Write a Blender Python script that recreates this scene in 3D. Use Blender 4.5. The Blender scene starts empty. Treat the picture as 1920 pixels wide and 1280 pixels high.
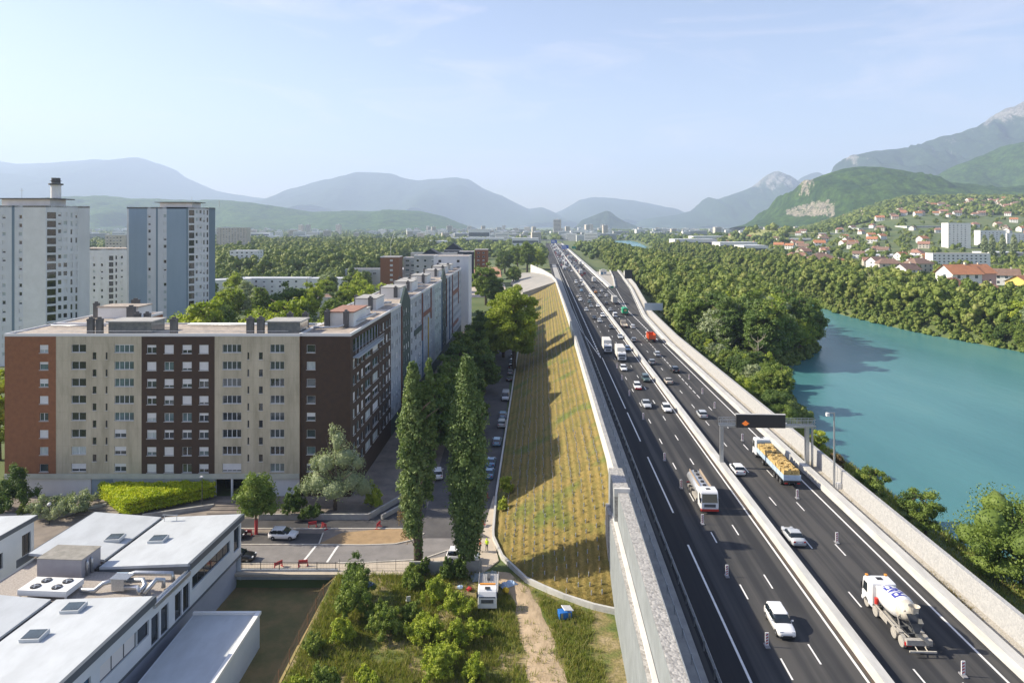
import bpy, bmesh, math, random
import numpy as np
from mathutils import Vector, Matrix, noise as mn
R = math.radians
PI = math.pi
random.seed(7)
rng = np.random.default_rng(11)
SC = bpy.context.scene
COL = SC.collection

# ---------------------------------------------------------------- camera
CH = 46.0; F = 1250.0; HZ = 422.0           # camera height (m), focal length and horizon in pixels of the 1920 wide photo
cam_d = bpy.data.cameras.new('camera')
cam = bpy.data.objects.new('camera', cam_d); COL.objects.link(cam)
cam.location = (0, 0, CH); cam.rotation_euler = (R(90), 0, 0)
cam_d.sensor_width = 36; cam_d.lens = 36 * F / 1920
cam_d.shift_y = -(640 - HZ) / 1920
cam_d.clip_start = 1; cam_d.clip_end = 60000
SC.camera = cam
# ---------------------------------------------------------------- light
SUN_E = R(33); SUN_B = R(6.5)                # elevation; the sun stands to the left and a little beyond
S = Vector((-math.cos(SUN_E) * math.cos(SUN_B), math.cos(SUN_E) * math.sin(SUN_B), math.sin(SUN_E)))
sd = bpy.data.lights.new('sun', 'SUN'); sd.energy = 5.0; sd.angle = R(0.55); sd.color = (1, .90, .73)
sun = bpy.data.objects.new('sun', sd); COL.objects.link(sun)
sun.rotation_euler = S.to_track_quat('Z', 'Y').to_euler(); sun.location = (-300, 60, 300)
W = bpy.data.worlds.new('World'); SC.world = W; W.use_nodes = True
nt = W.node_tree; nt.nodes.clear()
def wn(t, **k):
    n = nt.nodes.new(t)
    for a, b in k.items(): setattr(n, a, b)
    return n
wo = wn('ShaderNodeOutputWorld'); wb = wn('ShaderNodeBackground'); sk = wn('ShaderNodeTexSky')
sk.sky_type = 'NISHITA'; sk.sun_disc = False; sk.sun_elevation = SUN_E; sk.sun_rotation = math.atan2(S.x, S.y)
sk.air_density = 1.1; sk.dust_density = 1.0; sk.ozone_density = 2.6; sk.altitude = 250
wb.inputs[1].default_value = 0.090
# thin cirrus wisps, placed by direction in the sky
tc = wn('ShaderNodeTexCoord'); mp = wn('ShaderNodeMapping'); mp.inputs['Scale'].default_value = (1.2, 1.2, 7.0); mp.inputs['Rotation'].default_value = (0, R(7), 0)
nz = wn('ShaderNodeTexNoise'); nz.inputs['Scale'].default_value = 2.6; nz.inputs['Detail'].default_value = 9; nz.inputs['Roughness'].default_value = .62; nz.inputs['Distortion'].default_value = .9
cr = wn('ShaderNodeValToRGB'); cr.color_ramp.elements[0].position = .51; cr.color_ramp.elements[1].position = .78
cr.color_ramp.elements[0].color = (0, 0, 0, 1); cr.color_ramp.elements[1].color = (.55, .55, .55, 1)
mx = wn('ShaderNodeMix', data_type='RGBA'); mx.inputs['B'].default_value = (5.4, 5.6, 5.9, 1)
L = nt.links.new
L(tc.outputs['Generated'], mp.inputs[0]); L(mp.outputs[0], nz.inputs[0]); L(nz.outputs['Fac'], cr.inputs[0])
L(cr.outputs[0], mx.inputs['Factor']); L(sk.outputs[0], mx.inputs['A']); tn = wn('ShaderNodeMix', data_type='RGBA', blend_type='MULTIPLY'); tn.inputs['Factor'].default_value = 1; tn.inputs['B'].default_value = (1.155, 1.0, 1.01, 1)
L(mx.outputs['Result'], tn.inputs['A']); L(tn.outputs['Result'], wb.inputs[0]); L(wb.outputs[0], wo.inputs[0])
SC.view_settings.view_transform = 'Standard'; SC.view_settings.look = 'None'
SC.view_settings.exposure = 1.08; SC.view_settings.gamma = 1.0
SC.cycles.max_bounces = 6; SC.cycles.diffuse_bounces = 3; SC.cycles.glossy_bounces = 3; SC.cycles.transmission_bounces = 4
SC.cycles.volume_bounces = 1; SC.cycles.transparent_max_bounces = 8
SC.cycles.use_denoising = True

# ---------------------------------------------------------------- places from the survey of the photo
ROAD_A = math.atan(55 / F)                  # bearing of the motorway
ca, sa = math.cos(ROAD_A), math.sin(ROAD_A)
def G(u, v, z=0.0):                         # the point of the level plane z seen at photo pixel (u, v)
    Y = F * (CH - z) / (v - HZ); return Vector(((u - 960) * Y / F, Y, z))
def RT(t, s, z=5.0):                        # metres right of / along the motorway axis
    return Vector((t * ca + s * sa, -t * sa + s * ca, z))
def toRT(p): return (p[0] * ca - p[1] * sa, p[0] * sa + p[1] * ca)

# ---------------------------------------------------------------- helpers
def tag(o, label=None, cat=None, group=None, kind=None):
    if label: o['label'] = label
    if cat: o['category'] = cat
    if group: o['group'] = group
    if kind: o['kind'] = kind
    return o
def thing(name, label, cat, loc=(0, 0, 0), rz=0.0, group=None):
    o = bpy.data.objects.new(name, None); COL.objects.link(o)
    o.location = loc; o.rotation_euler = (0, 0, rz); o.empty_display_size = .5
    return tag(o, label, cat, group)
class MB:
    """collects faces, builds one mesh object"""
    def __init__(s): s.v = []; s.f = []; s.m = []; s.mats = []; s.cur = 0
    def mat(s, m):
        if m not in s.mats: s.mats.append(m)
        s.cur = s.mats.index(m); return s
    def add(s, vs, fs):
        b = len(s.v); s.v += [tuple(p) for p in vs]; s.f += [tuple(i + b for i in f) for f in fs]; s.m += [s.cur] * len(fs); return s
    def box(s, x0, x1, y0, y1, z0, z1):
        return s.add([(x0, y0, z0), (x1, y0, z0), (x1, y1, z0), (x0, y1, z0), (x0, y0, z1), (x1, y0, z1), (x1, y1, z1), (x0, y1, z1)],
                     [(0, 3, 2, 1), (4, 5, 6, 7), (0, 1, 5, 4), (1, 2, 6, 5), (2, 3, 7, 6), (3, 0, 4, 7)])
    def quad(s, a, b, c, d): return s.add([a, b, c, d], [(0, 1, 2, 3)])
    def obox(s, c, sx, sy, sz, rz=0, rx=0, ry=0):
        M = Matrix.Translation(c) @ Matrix.Rotation(rz, 4, 'Z') @ Matrix.Rotation(ry, 4, 'Y') @ Matrix.Rotation(rx, 4, 'X')
        vs = [M @ Vector((x * sx / 2, y * sy / 2, z * sz / 2)) for z in (-1, 1) for x, y in ((-1, -1), (1, -1), (1, 1), (-1, 1))]
        return s.add(vs, [(0, 3, 2, 1), (4, 5, 6, 7), (0, 1, 5, 4), (1, 2, 6, 5), (2, 3, 7, 6), (3, 0, 4, 7)])
    def prism(s, poly, z0, z1):                 # polygon counter-clockwise seen from above
        n = len(poly); f0 = [z0] * n if not hasattr(z0, '__len__') else z0; f1 = [z1] * n if not hasattr(z1, '__len__') else z1
        vs = [(p[0], p[1], f0[i]) for i, p in enumerate(poly)] + [(p[0], p[1], f1[i]) for i, p in enumerate(poly)]
        return s.add(vs, [tuple(range(n))[::-1], tuple(range(n, 2 * n))] + [(i, (i + 1) % n, n + (i + 1) % n, n + i) for i in range(n)])
    def xprism(s, prof, x0, x1):                # profile of (y, z), extruded along x
        n = len(prof); vs = [(x0, p[0], p[1]) for p in prof] + [(x1, p[0], p[1]) for p in prof]
        return s.add(vs, [tuple(range(n))[::-1], tuple(range(n, 2 * n))] + [(i, (i + 1) % n, n + (i + 1) % n, n + i) for i in range(n)])
    def tube(s, pts, rad, n=8, cap=True):
        pts = [Vector(p) for p in pts]; rr = rad if hasattr(rad, '__len__') else [rad] * len(pts)
        vs = []; fs = []
        for i, p in enumerate(pts):
            d = (pts[min(i + 1, len(pts) - 1)] - pts[max(i - 1, 0)])
            if d.length < 1e-9: d = Vector((0, 0, 1))
            d.normalize(); a = d.orthogonal().normalized() if abs(d.z) > .95 else d.cross(Vector((0, 0, 1))).normalized(); b = d.cross(a)
            vs += [p + (a * math.cos(2 * PI * k / n) + b * math.sin(2 * PI * k / n)) * rr[i] for k in range(n)]
        for i in range(len(pts) - 1):
            fs += [(i * n + k, i * n + (k + 1) % n, (i + 1) * n + (k + 1) % n, (i + 1) * n + k) for k in range(n)]
        if cap: fs += [tuple(range(n))[::-1], tuple(range((len(pts) - 1) * n, len(pts) * n))]
        return s.add(vs, fs)
    def rings(s, rings, cap=True, closed=True):  # loft equal-length rings of points
        n = len(rings[0]); vs = [p for r in rings for p in r]; fs = []
        for i in range(len(rings) - 1):
            for k in range(n if closed else n - 1):
                fs.append((i * n + k, i * n + (k + 1) % n, (i + 1) * n + (k + 1) % n, (i + 1) * n + k))
        if cap: fs += [tuple(range(n))[::-1], tuple(range((len(rings) - 1) * n, len(rings) * n))]
        return s.add(vs, fs)
    def blob(s, c, r, sub=2, amp=.25, fr=1.5, seed=0, sq=(1, 1, 1)):
        bm = bmesh.new(); bmesh.ops.create_icosphere(bm, subdivisions=sub, radius=1)
        c = Vector(c)
        for v in bm.verts:
            k = 1 + amp * mn.noise(v.co * fr + Vector((seed * 7.3, seed * 3.1, seed * 1.7)))
            v.co = Vector((v.co.x * sq[0], v.co.y * sq[1], v.co.z * sq[2])) * r * k + c
        s.add([v.co.copy() for v in bm.verts], [tuple(v.index for v in f.verts) for f in bm.faces]); bm.free(); return s
    def build(s, name, mats=None, parent=None, smooth=False, loc=None, rz=0.0, bevel=0):
        me = bpy.data.meshes.new(name)
        me.from_pydata(s.v, [], s.f)
        ml = s.mats if s.mats else ([mats] if not isinstance(mats, (list, tuple)) else list(mats))
        for m in ml: me.materials.append(m)
        if len(ml) > 1: me.polygons.foreach_set('material_index', s.m)
        if smooth: me.polygons.foreach_set('use_smooth', [True] * len(me.polygons))
        me.update()
        o = bpy.data.objects.new(name, me); COL.objects.link(o)
        if loc is not None: o.location = loc
        o.rotation_euler = (0, 0, rz)
        if parent is not None: o.parent = parent
        if bevel:
            b = o.modifiers.new('bevel', 'BEVEL'); b.width = bevel; b.segments = 2; b.limit_method = 'ANGLE'; b.angle_limit = R(35)
        return o
KIDS = {}
def kids(o): return [c for c in o.children]
def dup(o, parent=None, loc=None, rz=None, label=None, group=None, name=None):
    c = o.copy(); COL.objects.link(c)
    if parent is not None: c.parent = parent
    if loc is not None: c.location = loc
    if rz is not None: c.rotation_euler = (0, 0, rz)
    if label: c['label'] = label
    if group: c['group'] = group
    for k in kids(o): dup(k, c)
    return c
def structure(o): o['kind'] = 'structure'; return o

# ---------------------------------------------------------------- materials
MATS = {}
def mat(name, col, rough=.7, metal=0.0, var=.0, vscale=1.0, bump=0.0, bscale=8.0, col2=None, spec=.5, coat=0, stretch=None, detail=5, space='Object'):
    """plain Principled surface with noise in colour (between col and col2) and in height"""
    if name in MATS: return MATS[name]
    m = bpy.data.materials.new(name); m.use_nodes = True; MATS[name] = m
    N = m.node_tree; n = N.nodes; p = n['Principled BSDF']
    p.inputs['Base Color'].default_value = (*col, 1); p.inputs['Roughness'].default_value = rough
    p.inputs['Metallic'].default_value = metal; p.inputs['Specular IOR Level'].default_value = spec
    if coat: p.inputs['Coat Weight'].default_value = coat; p.inputs['Coat Roughness'].default_value = .08
    if col2 is None and var: col2 = tuple(max(0, c * (1 - var)) for c in col)
    if col2 is not None or bump:
        t = n.new('ShaderNodeTexCoord'); mp = n.new('ShaderNodeMapping')
        if stretch: mp.inputs['Scale'].default_value = stretch
        N.links.new(t.outputs[space], mp.inputs[0])
    if col2 is not None:
        z = n.new('ShaderNodeTexNoise'); z.inputs['Scale'].default_value = vscale; z.inputs['Detail'].default_value = detail; z.inputs['Roughness'].default_value = .62
        r = n.new('ShaderNodeValToRGB'); r.color_ramp.elements[0].position = .36; r.color_ramp.elements[1].position = .64
        r.color_ramp.elements[0].color = (*col, 1); r.color_ramp.elements[1].color = (*col2, 1)
        N.links.new(mp.outputs[0], z.inputs[0]); N.links.new(z.outputs['Fac'], r.inputs[0]); N.links.new(r.outputs[0], p.inputs['Base Color'])
    if bump:
        z2 = n.new('ShaderNodeTexNoise'); z2.inputs['Scale'].default_value = bscale; z2.inputs['Detail'].default_value = 4
        b = n.new('ShaderNodeBump'); b.inputs['Strength'].default_value = bump; b.inputs['Distance'].default_value = .1
        N.links.new(mp.outputs[0], z2.inputs[0]); N.links.new(z2.outputs['Fac'], b.inputs['Height']); N.links.new(b.outputs[0], p.inputs['Normal'])
    return m
def nodes(m): return m.node_tree, m.node_tree.nodes, m.node_tree.links.new, m.node_tree.nodes['Principled BSDF']
def ramp(n, stops, interp='LINEAR'):
    r = n.new('ShaderNodeValToRGB'); e = r.color_ramp; e.interpolation = interp
    while len(e.elements) < len(stops): e.elements.new(.5)
    for k, (p, c) in enumerate(stops): e.elements[k].position = p; e.elements[k].color = (*c, 1)
    return r
def foliage(name, cols, trans=.25, hue=.25, rough=.6):
    """leaves: colour varies per tree (object) and per clump (attribute 'tone')"""
    m = bpy.data.materials.new(name); m.use_nodes = True; MATS[name] = m
    N, n, Lk, p = nodes(m)
    a = n.new('ShaderNodeAttribute'); a.attribute_name = 'tone'
    oi = n.new('ShaderNodeObjectInfo')
    r = ramp(n, [(i / (len(cols) - 1), c) for i, c in enumerate(cols)])
    md = n.new('ShaderNodeMath'); md.operation = 'MULTIPLY_ADD'; md.inputs[1].default_value = 1 - hue; 
    mm = n.new('ShaderNodeMath'); mm.operation = 'MULTIPLY'; mm.inputs[1].default_value = hue
    Lk(oi.outputs['Random'], mm.inputs[0]); Lk(a.outputs['Fac'], md.inputs[0]); Lk(mm.outputs[0], md.inputs[2]); Lk(md.outputs[0], r.inputs[0])
    Lk(r.outputs[0], p.inputs['Base Color']); p.inputs['Roughness'].default_value = rough; p.inputs['Specular IOR Level'].default_value = .3
    tr = n.new('ShaderNodeBsdfTranslucent'); mx = n.new('ShaderNodeMixShader'); mx.inputs[0].default_value = trans
    g = n.new('ShaderNodeMix'); g.data_type = 'RGBA'; g.blend_type = 'MULTIPLY'; g.inputs['Factor'].default_value = 1; g.inputs['B'].default_value = (1.25, 1.35, .5, 1)
    Lk(r.outputs[0], g.inputs['A']); Lk(g.outputs['Result'], tr.inputs[0])
    Lk(p.outputs[0], mx.inputs[1]); Lk(tr.outputs[0], mx.inputs[2]); Lk(mx.outputs[0], n['Material Output'].inputs[0])
    return m
def smooth01(a, b, x):
    t = min(1, max(0, (x - a) / (b - a))); return t * t * (3 - 2 * t)
def interp(x, xs, ys): return float(np.interp(x, xs, ys))
def fbm(x, y, z=0, o=5, g=.5, l=2.0):
    a = 1; s = 0
    for k in range(o): s += a * mn.noise(Vector((x, y, z))); x *= l; y *= l; z += 3.7; a *= g
    return s
# ================================================================ terrain, water, mountains, haze
LBY = [0, 150, 190, 228, 245, 263, 300, 340, 400, 500, 700, 1150, 1500, 1850, 2200]; LBX = [69, 69, 76, 90, 108, 120, 124, 135, 148, 158, 170, 178, 232, 282, 320]
RBY = [0, 200, 257, 309, 365, 444, 600, 900, 1155, 1500, 1850, 2200]; RBX = [215, 206, 197, 184, 180, 192, 210, 228, 240, 305, 352, 380]
RZ = -3.0
def river_d(x, y):                           # >0 inside the water (metres from the nearer bank)
    if y > 2100: return -50
    return min(x - interp(y, LBY, LBX), interp(y, RBY, RBX) - x)
def hillrise(x, y):                          # the eastern valley side the villages climb
    if y < 500: return 0
    k = x / max(y, 1)
    r = smooth01(.40, .62, k) * smooth01(850, 2400, y) * 120
    r += smooth01(.30, .5, k) * smooth01(500, 1500, y) * 14
    r += 26 * math.exp(-((x - 560) / 95) ** 2 - ((y - 1500) / 130) ** 2)
    return r
def terrain(x, y):
    t, s = toRT((x, y))
    z = -.15
    rx = interp(y, RBY, RBX)
    if x > rx: z = min(4.0, .4 + (x - rx) * .05)
    z += hillrise(x, y)
    if 9.6 < t < 46.8: z = min(z, 0)
    if t >= 46.6 and x < rx:                 # dike behind the right wall falling to the wood and the river
        lb = interp(y, LBY, LBX); w = max(6, min(lb - x, 60))
        z = max(-.5, 4.2 - (t - 46.6) * .42)
    d = river_d(x, y)
    if d > -5: z = max(-6, min(z, RZ - (d + .5) * .55)) if d > -.5 else min(z, RZ + (-d - .5) * .75)
    if x < -23.5 and y < 89 and x > -200: z = -2.6
    elif -23.5 <= x and t < 9.6 and y < 88.9: z = -1.3
    if y > 500: z += 1.2 * mn.noise(Vector((x * .01, y * .01, 0)))
    return z
def axis(parts):
    out = []
    for a, b, n in parts: out += list(np.linspace(a, b, n, endpoint=False))
    out.append(parts[-1][1]); return out
ys = axis([(-60, 40, 8), (40, 88, 12), (88, 90, 2), (90, 480, 66), (480, 1200, 60), (1200, 3000, 60), (3000, 20000, 24)])
xs = axis([(-17000, -1500, 16), (-1500, -300, 14), (-300, -24.5, 24), (-24.5, -23.4, 1), (-23.4, 44, 14), (44, 260, 54), (260, 1400, 60), (1400, 3000, 24), (3000, 17000, 14)])
def grid_obj(name, xs, ys, fz, m, smooth=True):
    nx, ny = len(xs), len(ys)
    vs = [(x, y, fz(x, y)) for y in ys for x in xs]
    fs = [(j * nx + i, j * nx + i + 1, (j + 1) * nx + i + 1, (j + 1) * nx + i) for j in range(ny - 1) for i in range(nx - 1)]
    b = MB(); b.v = vs; b.f = fs; b.m = [0] * len(fs)
    return structure(b.build(name, m, smooth=smooth))
m_ground = mat('ground_earth', (.065, .105, .026), .95, col2=(.13, .15, .05), vscale=.03, bump=.3, bscale=.4)
grid_obj('terrain', xs, ys, terrain, m_ground)

# --- river
m_water = bpy.data.materials.new('river_water'); m_water.use_nodes = True
N, n, Lk, p = nodes(m_water)
t_ = n.new('ShaderNodeTexCoord'); mp_ = n.new('ShaderNodeMapping'); mp_.inputs['Scale'].default_value = (1, .35, 1); mp_.inputs['Rotation'].default_value = (0, 0, R(-8))
z_ = n.new('ShaderNodeTexNoise'); z_.inputs['Scale'].default_value = .018; z_.inputs['Detail'].default_value = 6
r_ = ramp(n, [(.38, (.050, .165, .175)), (.52, (.068, .200, .205)), (.64, (.100, .235, .225))])
z3 = n.new('ShaderNodeTexNoise'); z3.inputs['Scale'].default_value = .55; z3.inputs['Detail'].default_value = 6; z3.inputs['Roughness'].default_value = .65
b_ = n.new('ShaderNodeBump'); b_.inputs['Strength'].default_value = .45; b_.inputs['Distance'].default_value = .3
Lk(t_.outputs['Object'], mp_.inputs[0]); Lk(mp_.outputs[0], z_.inputs[0]); Lk(z_.outputs['Fac'], r_.inputs[0]); Lk(r_.outputs[0], p.inputs['Base Color'])
Lk(mp_.outputs[0], z3.inputs[0]); Lk(z3.outputs['Fac'], b_.inputs['Height']); Lk(b_.outputs[0], p.inputs['Normal'])
p.inputs['Roughness'].default_value = .26; p.inputs['IOR'].default_value = 1.33; p.inputs['Specular IOR Level'].default_value = .26
yy = axis([(-60, 500, 40), (500, 2090, 40)])
b = MB()
for i, y in enumerate(yy):
    a0, a1 = interp(y, LBY, LBX) - 6, interp(y, RBY, RBX) + 6
    for k in range(7): b.v.append((a0 + (a1 - a0) * k / 6, y, RZ))
for i in range(len(yy) - 1):
    for k in range(6): b.f.append((i * 7 + k, i * 7 + k + 1, (i + 1) * 7 + k + 1, (i + 1) * 7 + k)); b.m.append(0)
structure(b.build('river', m_water, smooth=True))

# --- mountains: ridges as solid relief at their own distance
def mountain_mat(name, base, dark, rock, rockcol2=None, scale=.004):
    m = bpy.data.materials.new(name); m.use_nodes = True; N, n, Lk, p = nodes(m)
    t = n.new('ShaderNodeTexCoord'); z = n.new('ShaderNodeTexNoise'); z.inputs['Scale'].default_value = scale; z.inputs['Detail'].default_value = 12; z.inputs['Roughness'].default_value = .78
    z2 = n.new('ShaderNodeTexNoise'); z2.inputs['Scale'].default_value = scale * 9; z2.inputs['Detail'].default_value = 6; z2.inputs['Roughness'].default_value = .75
    r = ramp(n, [(.38, dark), (.62, base)])
    a = n.new('ShaderNodeAttribute'); a.attribute_name = 'tone'
    add = n.new('ShaderNodeMath'); add.operation = 'ADD'; sc = n.new('ShaderNodeMath'); sc.operation = 'MULTIPLY_ADD'; sc.inputs[1].default_value = 2.4; sc.inputs[2].default_value = -1.2
    rr = ramp(n, [(.45, (0, 0, 0)), (.58, (1, 1, 1))])
    rc = ramp(n, [(.35, tuple(c * .62 for c in rock)), (.6, rock)])
    mx = n.new('ShaderNodeMix'); mx.data_type = 'RGBA'
    Lk(t.outputs['Object'], z.inputs[0]); Lk(t.outputs['Object'], z2.inputs[0]); Lk(z.outputs['Fac'], r.inputs[0])
    Lk(z2.outputs['Fac'], sc.inputs[0]); Lk(sc.outputs[0], add.inputs[0]); Lk(a.outputs['Fac'], add.inputs[1]); Lk(add.outputs[0], rr.inputs[0])
    Lk(z2.outputs['Fac'], rc.inputs[0]); Lk(r.outputs[0], mx.inputs['A']); Lk(rc.outputs[0], mx.inputs['B']); Lk(rr.outputs[0], mx.inputs['Factor']); Lk(mx.outputs['Result'], p.inputs['Base Color'])
    tx = ramp(n, [(.38, (.45, .5, .5)), (.62, (1.45, 1.4, 1.3))]); mu = n.new('ShaderNodeMix'); mu.data_type = 'RGBA'; mu.blend_type = 'MULTIPLY'; mu.inputs['Factor'].default_value = 1
    z4 = n.new('ShaderNodeTexNoise'); z4.inputs['Scale'].default_value = scale * 3.2; z4.inputs['Detail'].default_value = 9; z4.inputs['Roughness'].default_value = .8; Lk(t.outputs['Object'], z4.inputs[0]); Lk(z4.outputs['Fac'], tx.inputs[0]); Lk(mx.outputs['Result'], mu.inputs['A']); Lk(tx.outputs[0], mu.inputs['B']); Lk(mu.outputs['Result'], p.inputs['Base Color'])
    bp = n.new('ShaderNodeBump'); bp.inputs['Strength'].default_value = 1.0; bp.inputs['Distance'].default_value = 22; Lk(z2.outputs['Fac'], bp.inputs['Height']); Lk(bp.outputs[0], p.inputs['Normal'])
    p.inputs['Roughness'].default_value = .95; p.inputs['Specular IOR Level'].default_value = .1
    return m
def ridge(name, D, prof, Wf, Wb, m, nx=140, ny=34, spur=.35, rough=.05, rockf=None, seed=0, freq=None, pw=1.25):
    Wf *= max(1, D / 9000); Wb *= max(1, D / 9000)
    us = [p[0] for p in prof]; vs_ = [p[1] for p in prof]
    x0, x1 = (us[0] - 960) * D / F, (us[-1] - 960) * D / F
    wx = freq or 1 / (Wf * .55)
    b = MB(); tone = []
    tops = []
    for j in range(ny):
        k = -1 + 2 * j / (ny - 1)                        # -1 front foot .. +1 back foot
        for i in range(nx):
            x = x0 + (x1 - x0) * i / (nx - 1); u = 960 + x * F / D
            H = CH + (HZ - interp(u, us, vs_)) * D / F
            W_ = Wf if k < 0 else Wb
            sp = 1 + spur * fbm(x * wx + seed * 5.1, 0 + abs(k) * .8, seed, 4)
            q = min(1, (abs(k) / max(.3, sp)))
            h = H * (1 - q ** pw)
            h += H * rough * 1.7 * fbm(x * wx * 2.8, k * 3.2, seed + 3, 6, .58) * min(1, abs(k) * 5) * (1 - q) ** .7
            h += H * .012 * fbm(x * wx * 9, k * 5, seed + 9, 3) * (1 - abs(k))
            px = x * (1 + k * W_ * 0 / D)
            b.v.append((px, D + k * W_, max(h, -8)))
            ya = D + k * W_; tone.append(rockf(960 + x * F / ya, HZ - (h - CH) * F / ya, h, k) if rockf else 0)
    b.f = [(j * nx + i, j * nx + i + 1, (j + 1) * nx + i + 1, (j + 1) * nx + i) for j in range(ny - 1) for i in range(nx - 1)]; b.m = [0] * len(b.f)
    o = b.build(name, m, smooth=True)
    at = o.data.attributes.new('tone', 'FLOAT', 'POINT'); at.data.foreach_set('value', tone)
    return structure(o)
mm_far = mountain_mat('forest_far', (.055, .08, .045), (.022, .04, .026), (.4, .38, .35))
mm_green = mountain_mat('forest_green', (.095, .175, .030), (.022, .065, .020), (.50, .44, .37), scale=.011)
ridge('mountain_range', 16500, [(-160, 330), (-60, 318), (0, 301), (40, 307), (100, 306), (180, 299), (235, 299), (262, 295), (300, 309), (350, 334), (400, 356), (470, 369), (520, 374), (600, 384), (700, 400), (780, 424)], 3200, 2500, mm_far, seed=1)
ridge('mountain_range', 13500, [(-140, 335), (-60, 322), (0, 323), (60, 329), (110, 338), (165, 346), (210, 362), (260, 376), (330, 398), (400, 424)], 2200, 2000, mm_far, seed=2)
ridge('mountain_range', 15000, [(360, 424), (430, 392), (480, 378), (525, 371), (560, 351), (600, 338), (640, 331), (670, 322), (700, 323), (735, 325), (760, 334), (785, 338), (850, 332), (880, 336), (910, 355), (940, 367), (975, 384), (990, 392), (1015, 388), (1040, 398), (1080, 424)], 2400, 1800, mm_far, seed=3, spur=.5)
ridge('mountain_range', 16000, [(985, 424), (1020, 408), (1060, 391), (1085, 375), (1110, 370), (1150, 372), (1190, 376), (1240, 386), (1260, 396), (1300, 402), (1360, 424)], 2400, 1500, mm_far, seed=4, spur=.5)
ridge('forested_hill', 6500, [(-120, 372), (0, 375), (100, 369), (180, 367), (300, 373), (420, 375), (470, 379), (500, 384), (540, 390), (585, 397), (640, 396), (700, 395), (730, 393), (790, 396), (830, 405), (860, 417), (885, 426)], 1500, 1200, mm_green, nx=200, seed=5, spur=.6, rough=.12)
ridge('rocky_knoll', 7500, [(1080, 425), (1092, 412), (1115, 403), (1138, 394), (1148, 399), (1158, 408), (1172, 415), (1195, 425)], 420, 400, mm_far, nx=60, ny=22, seed=6, spur=.3)
def r7(u, v, h, k):
    st = .5 + .5 * math.sin(u * .34 + v * .30)
    return (.40 + .30 * st) if (1402 < u < 1522 and 318 < v < 352 + 14 * fbm(u * .08, v * .1, 3, 3)) else (.25 * st if 1395 < u < 1525 and v < 385 else 0)
mm_peak = mountain_mat('forest_peak', (.045, .080, .035), (.018, .038, .024), (.36, .33, .31), scale=.006)
ridge('mountain_range', 11000, [(1190, 424), (1215, 409), (1265, 403), (1300, 394), (1318, 374), (1328, 369), (1342, 375), (1380, 361), (1412, 349), (1440, 326), (1458, 319), (1480, 330), (1508, 348), (1560, 385), (1600, 424)], 1500, 1300, mm_peak, nx=200, ny=44, seed=7, spur=.45, rough=.10, rockf=r7, pw=1.1)
ridge('mountain_range', 14000, [(1470, 400), (1505, 332), (1530, 321), (1548, 329), (1580, 360), (1620, 400)], 1500, 1200, mm_far, nx=60, seed=8)
def r10(u, v, h, k):
    if u > 1845 and v < interp(u, [1845, 1870, 1920, 2000], [238, 226, 218, 205]): return .60
    w = 8 * fbm(u * .12, v * .1, 9, 3)
    if 1586 < u < 1608 + w and 289 < v < 306 + w: return .60
    return .34 if fbm(u * .03, v * .12, 6, 3) > .38 else 0
ridge('mountain_massif', 7800, [(1560, 424), (1588, 310), (1596, 290), (1630, 282), (1665, 280), (1700, 278), (1735, 268), (1770, 254), (1800, 248), (1830, 238), (1850, 226), (1870, 210), (1900, 198), (1930, 184), (1990, 160), (2100, 140), (2300, 150)], 2000, 1500, mm_peak, nx=220, ny=50, seed=9, spur=.4, rough=.12, rockf=r10)
ridge('forested_hill', 4700, [(1640, 400), (1700, 352), (1760, 325), (1820, 298), (1880, 274), (1930, 262), (2000, 250), (2200, 270)], 1300, 900, mm_green, nx=120, seed=10, spur=.5, rough=.1)
def r9(u, v, h, k):
    w = 9 * fbm(u * .07, v * .09, 4, 3)
    if 1474 < u < 1566 and 377 + w < v < 407 + w * .6 and v > 377 + (u - 1520) * -.35: return .62 + .3 * fbm(u * .12, v * .16, 2, 3)
    w2 = 7 * fbm(u * .11, v * .05, 8, 3)
    if 1497 + w2 < u < 1522 + w2 + (v - 350) * -.25 and 333 < v < 366 + w * 1.4: return .56 + .3 * fbm(u * .14, v * .12, 5, 3)
    return 0
ridge('green_hill', 3300, [(1400, 424), (1440, 414), (1466, 402), (1482, 385), (1496, 368), (1503, 348), (1508, 337), (1522, 336), (1550, 326), (1580, 316), (1605, 312), (1650, 313), (1700, 321), (1760, 337), (1830, 350), (1880, 352), (1930, 345), (2010, 350), (2200, 360)], 850, 800, mm_green, nx=330, ny=90, seed=11, spur=.35, rough=.09, rockf=r9, pw=1.15)

# --- haze: pale air filling the valley
hz = MB(); hz.box(-19800, 19800, -70, 20600, -9.5, 2300)
mh = bpy.data.materials.new('haze_air'); mh.use_nodes = True; N, n, Lk, p = nodes(mh); n.remove(p)
pv = n.new('ShaderNodeVolumePrincipled'); pv.inputs['Density'].default_value = .000088
pv.inputs['Color'].default_value = (.62, .755, 1, 1); pv.inputs['Anisotropy'].default_value = .12
Lk(pv.outputs[0], n['Material Output'].inputs['Volume'])
ho = hz.build('haze', mh); ho['kind'] = 'stuff'; ho['label'] = 'pale morning haze over the valley'; ho['category'] = 'haze'
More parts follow.
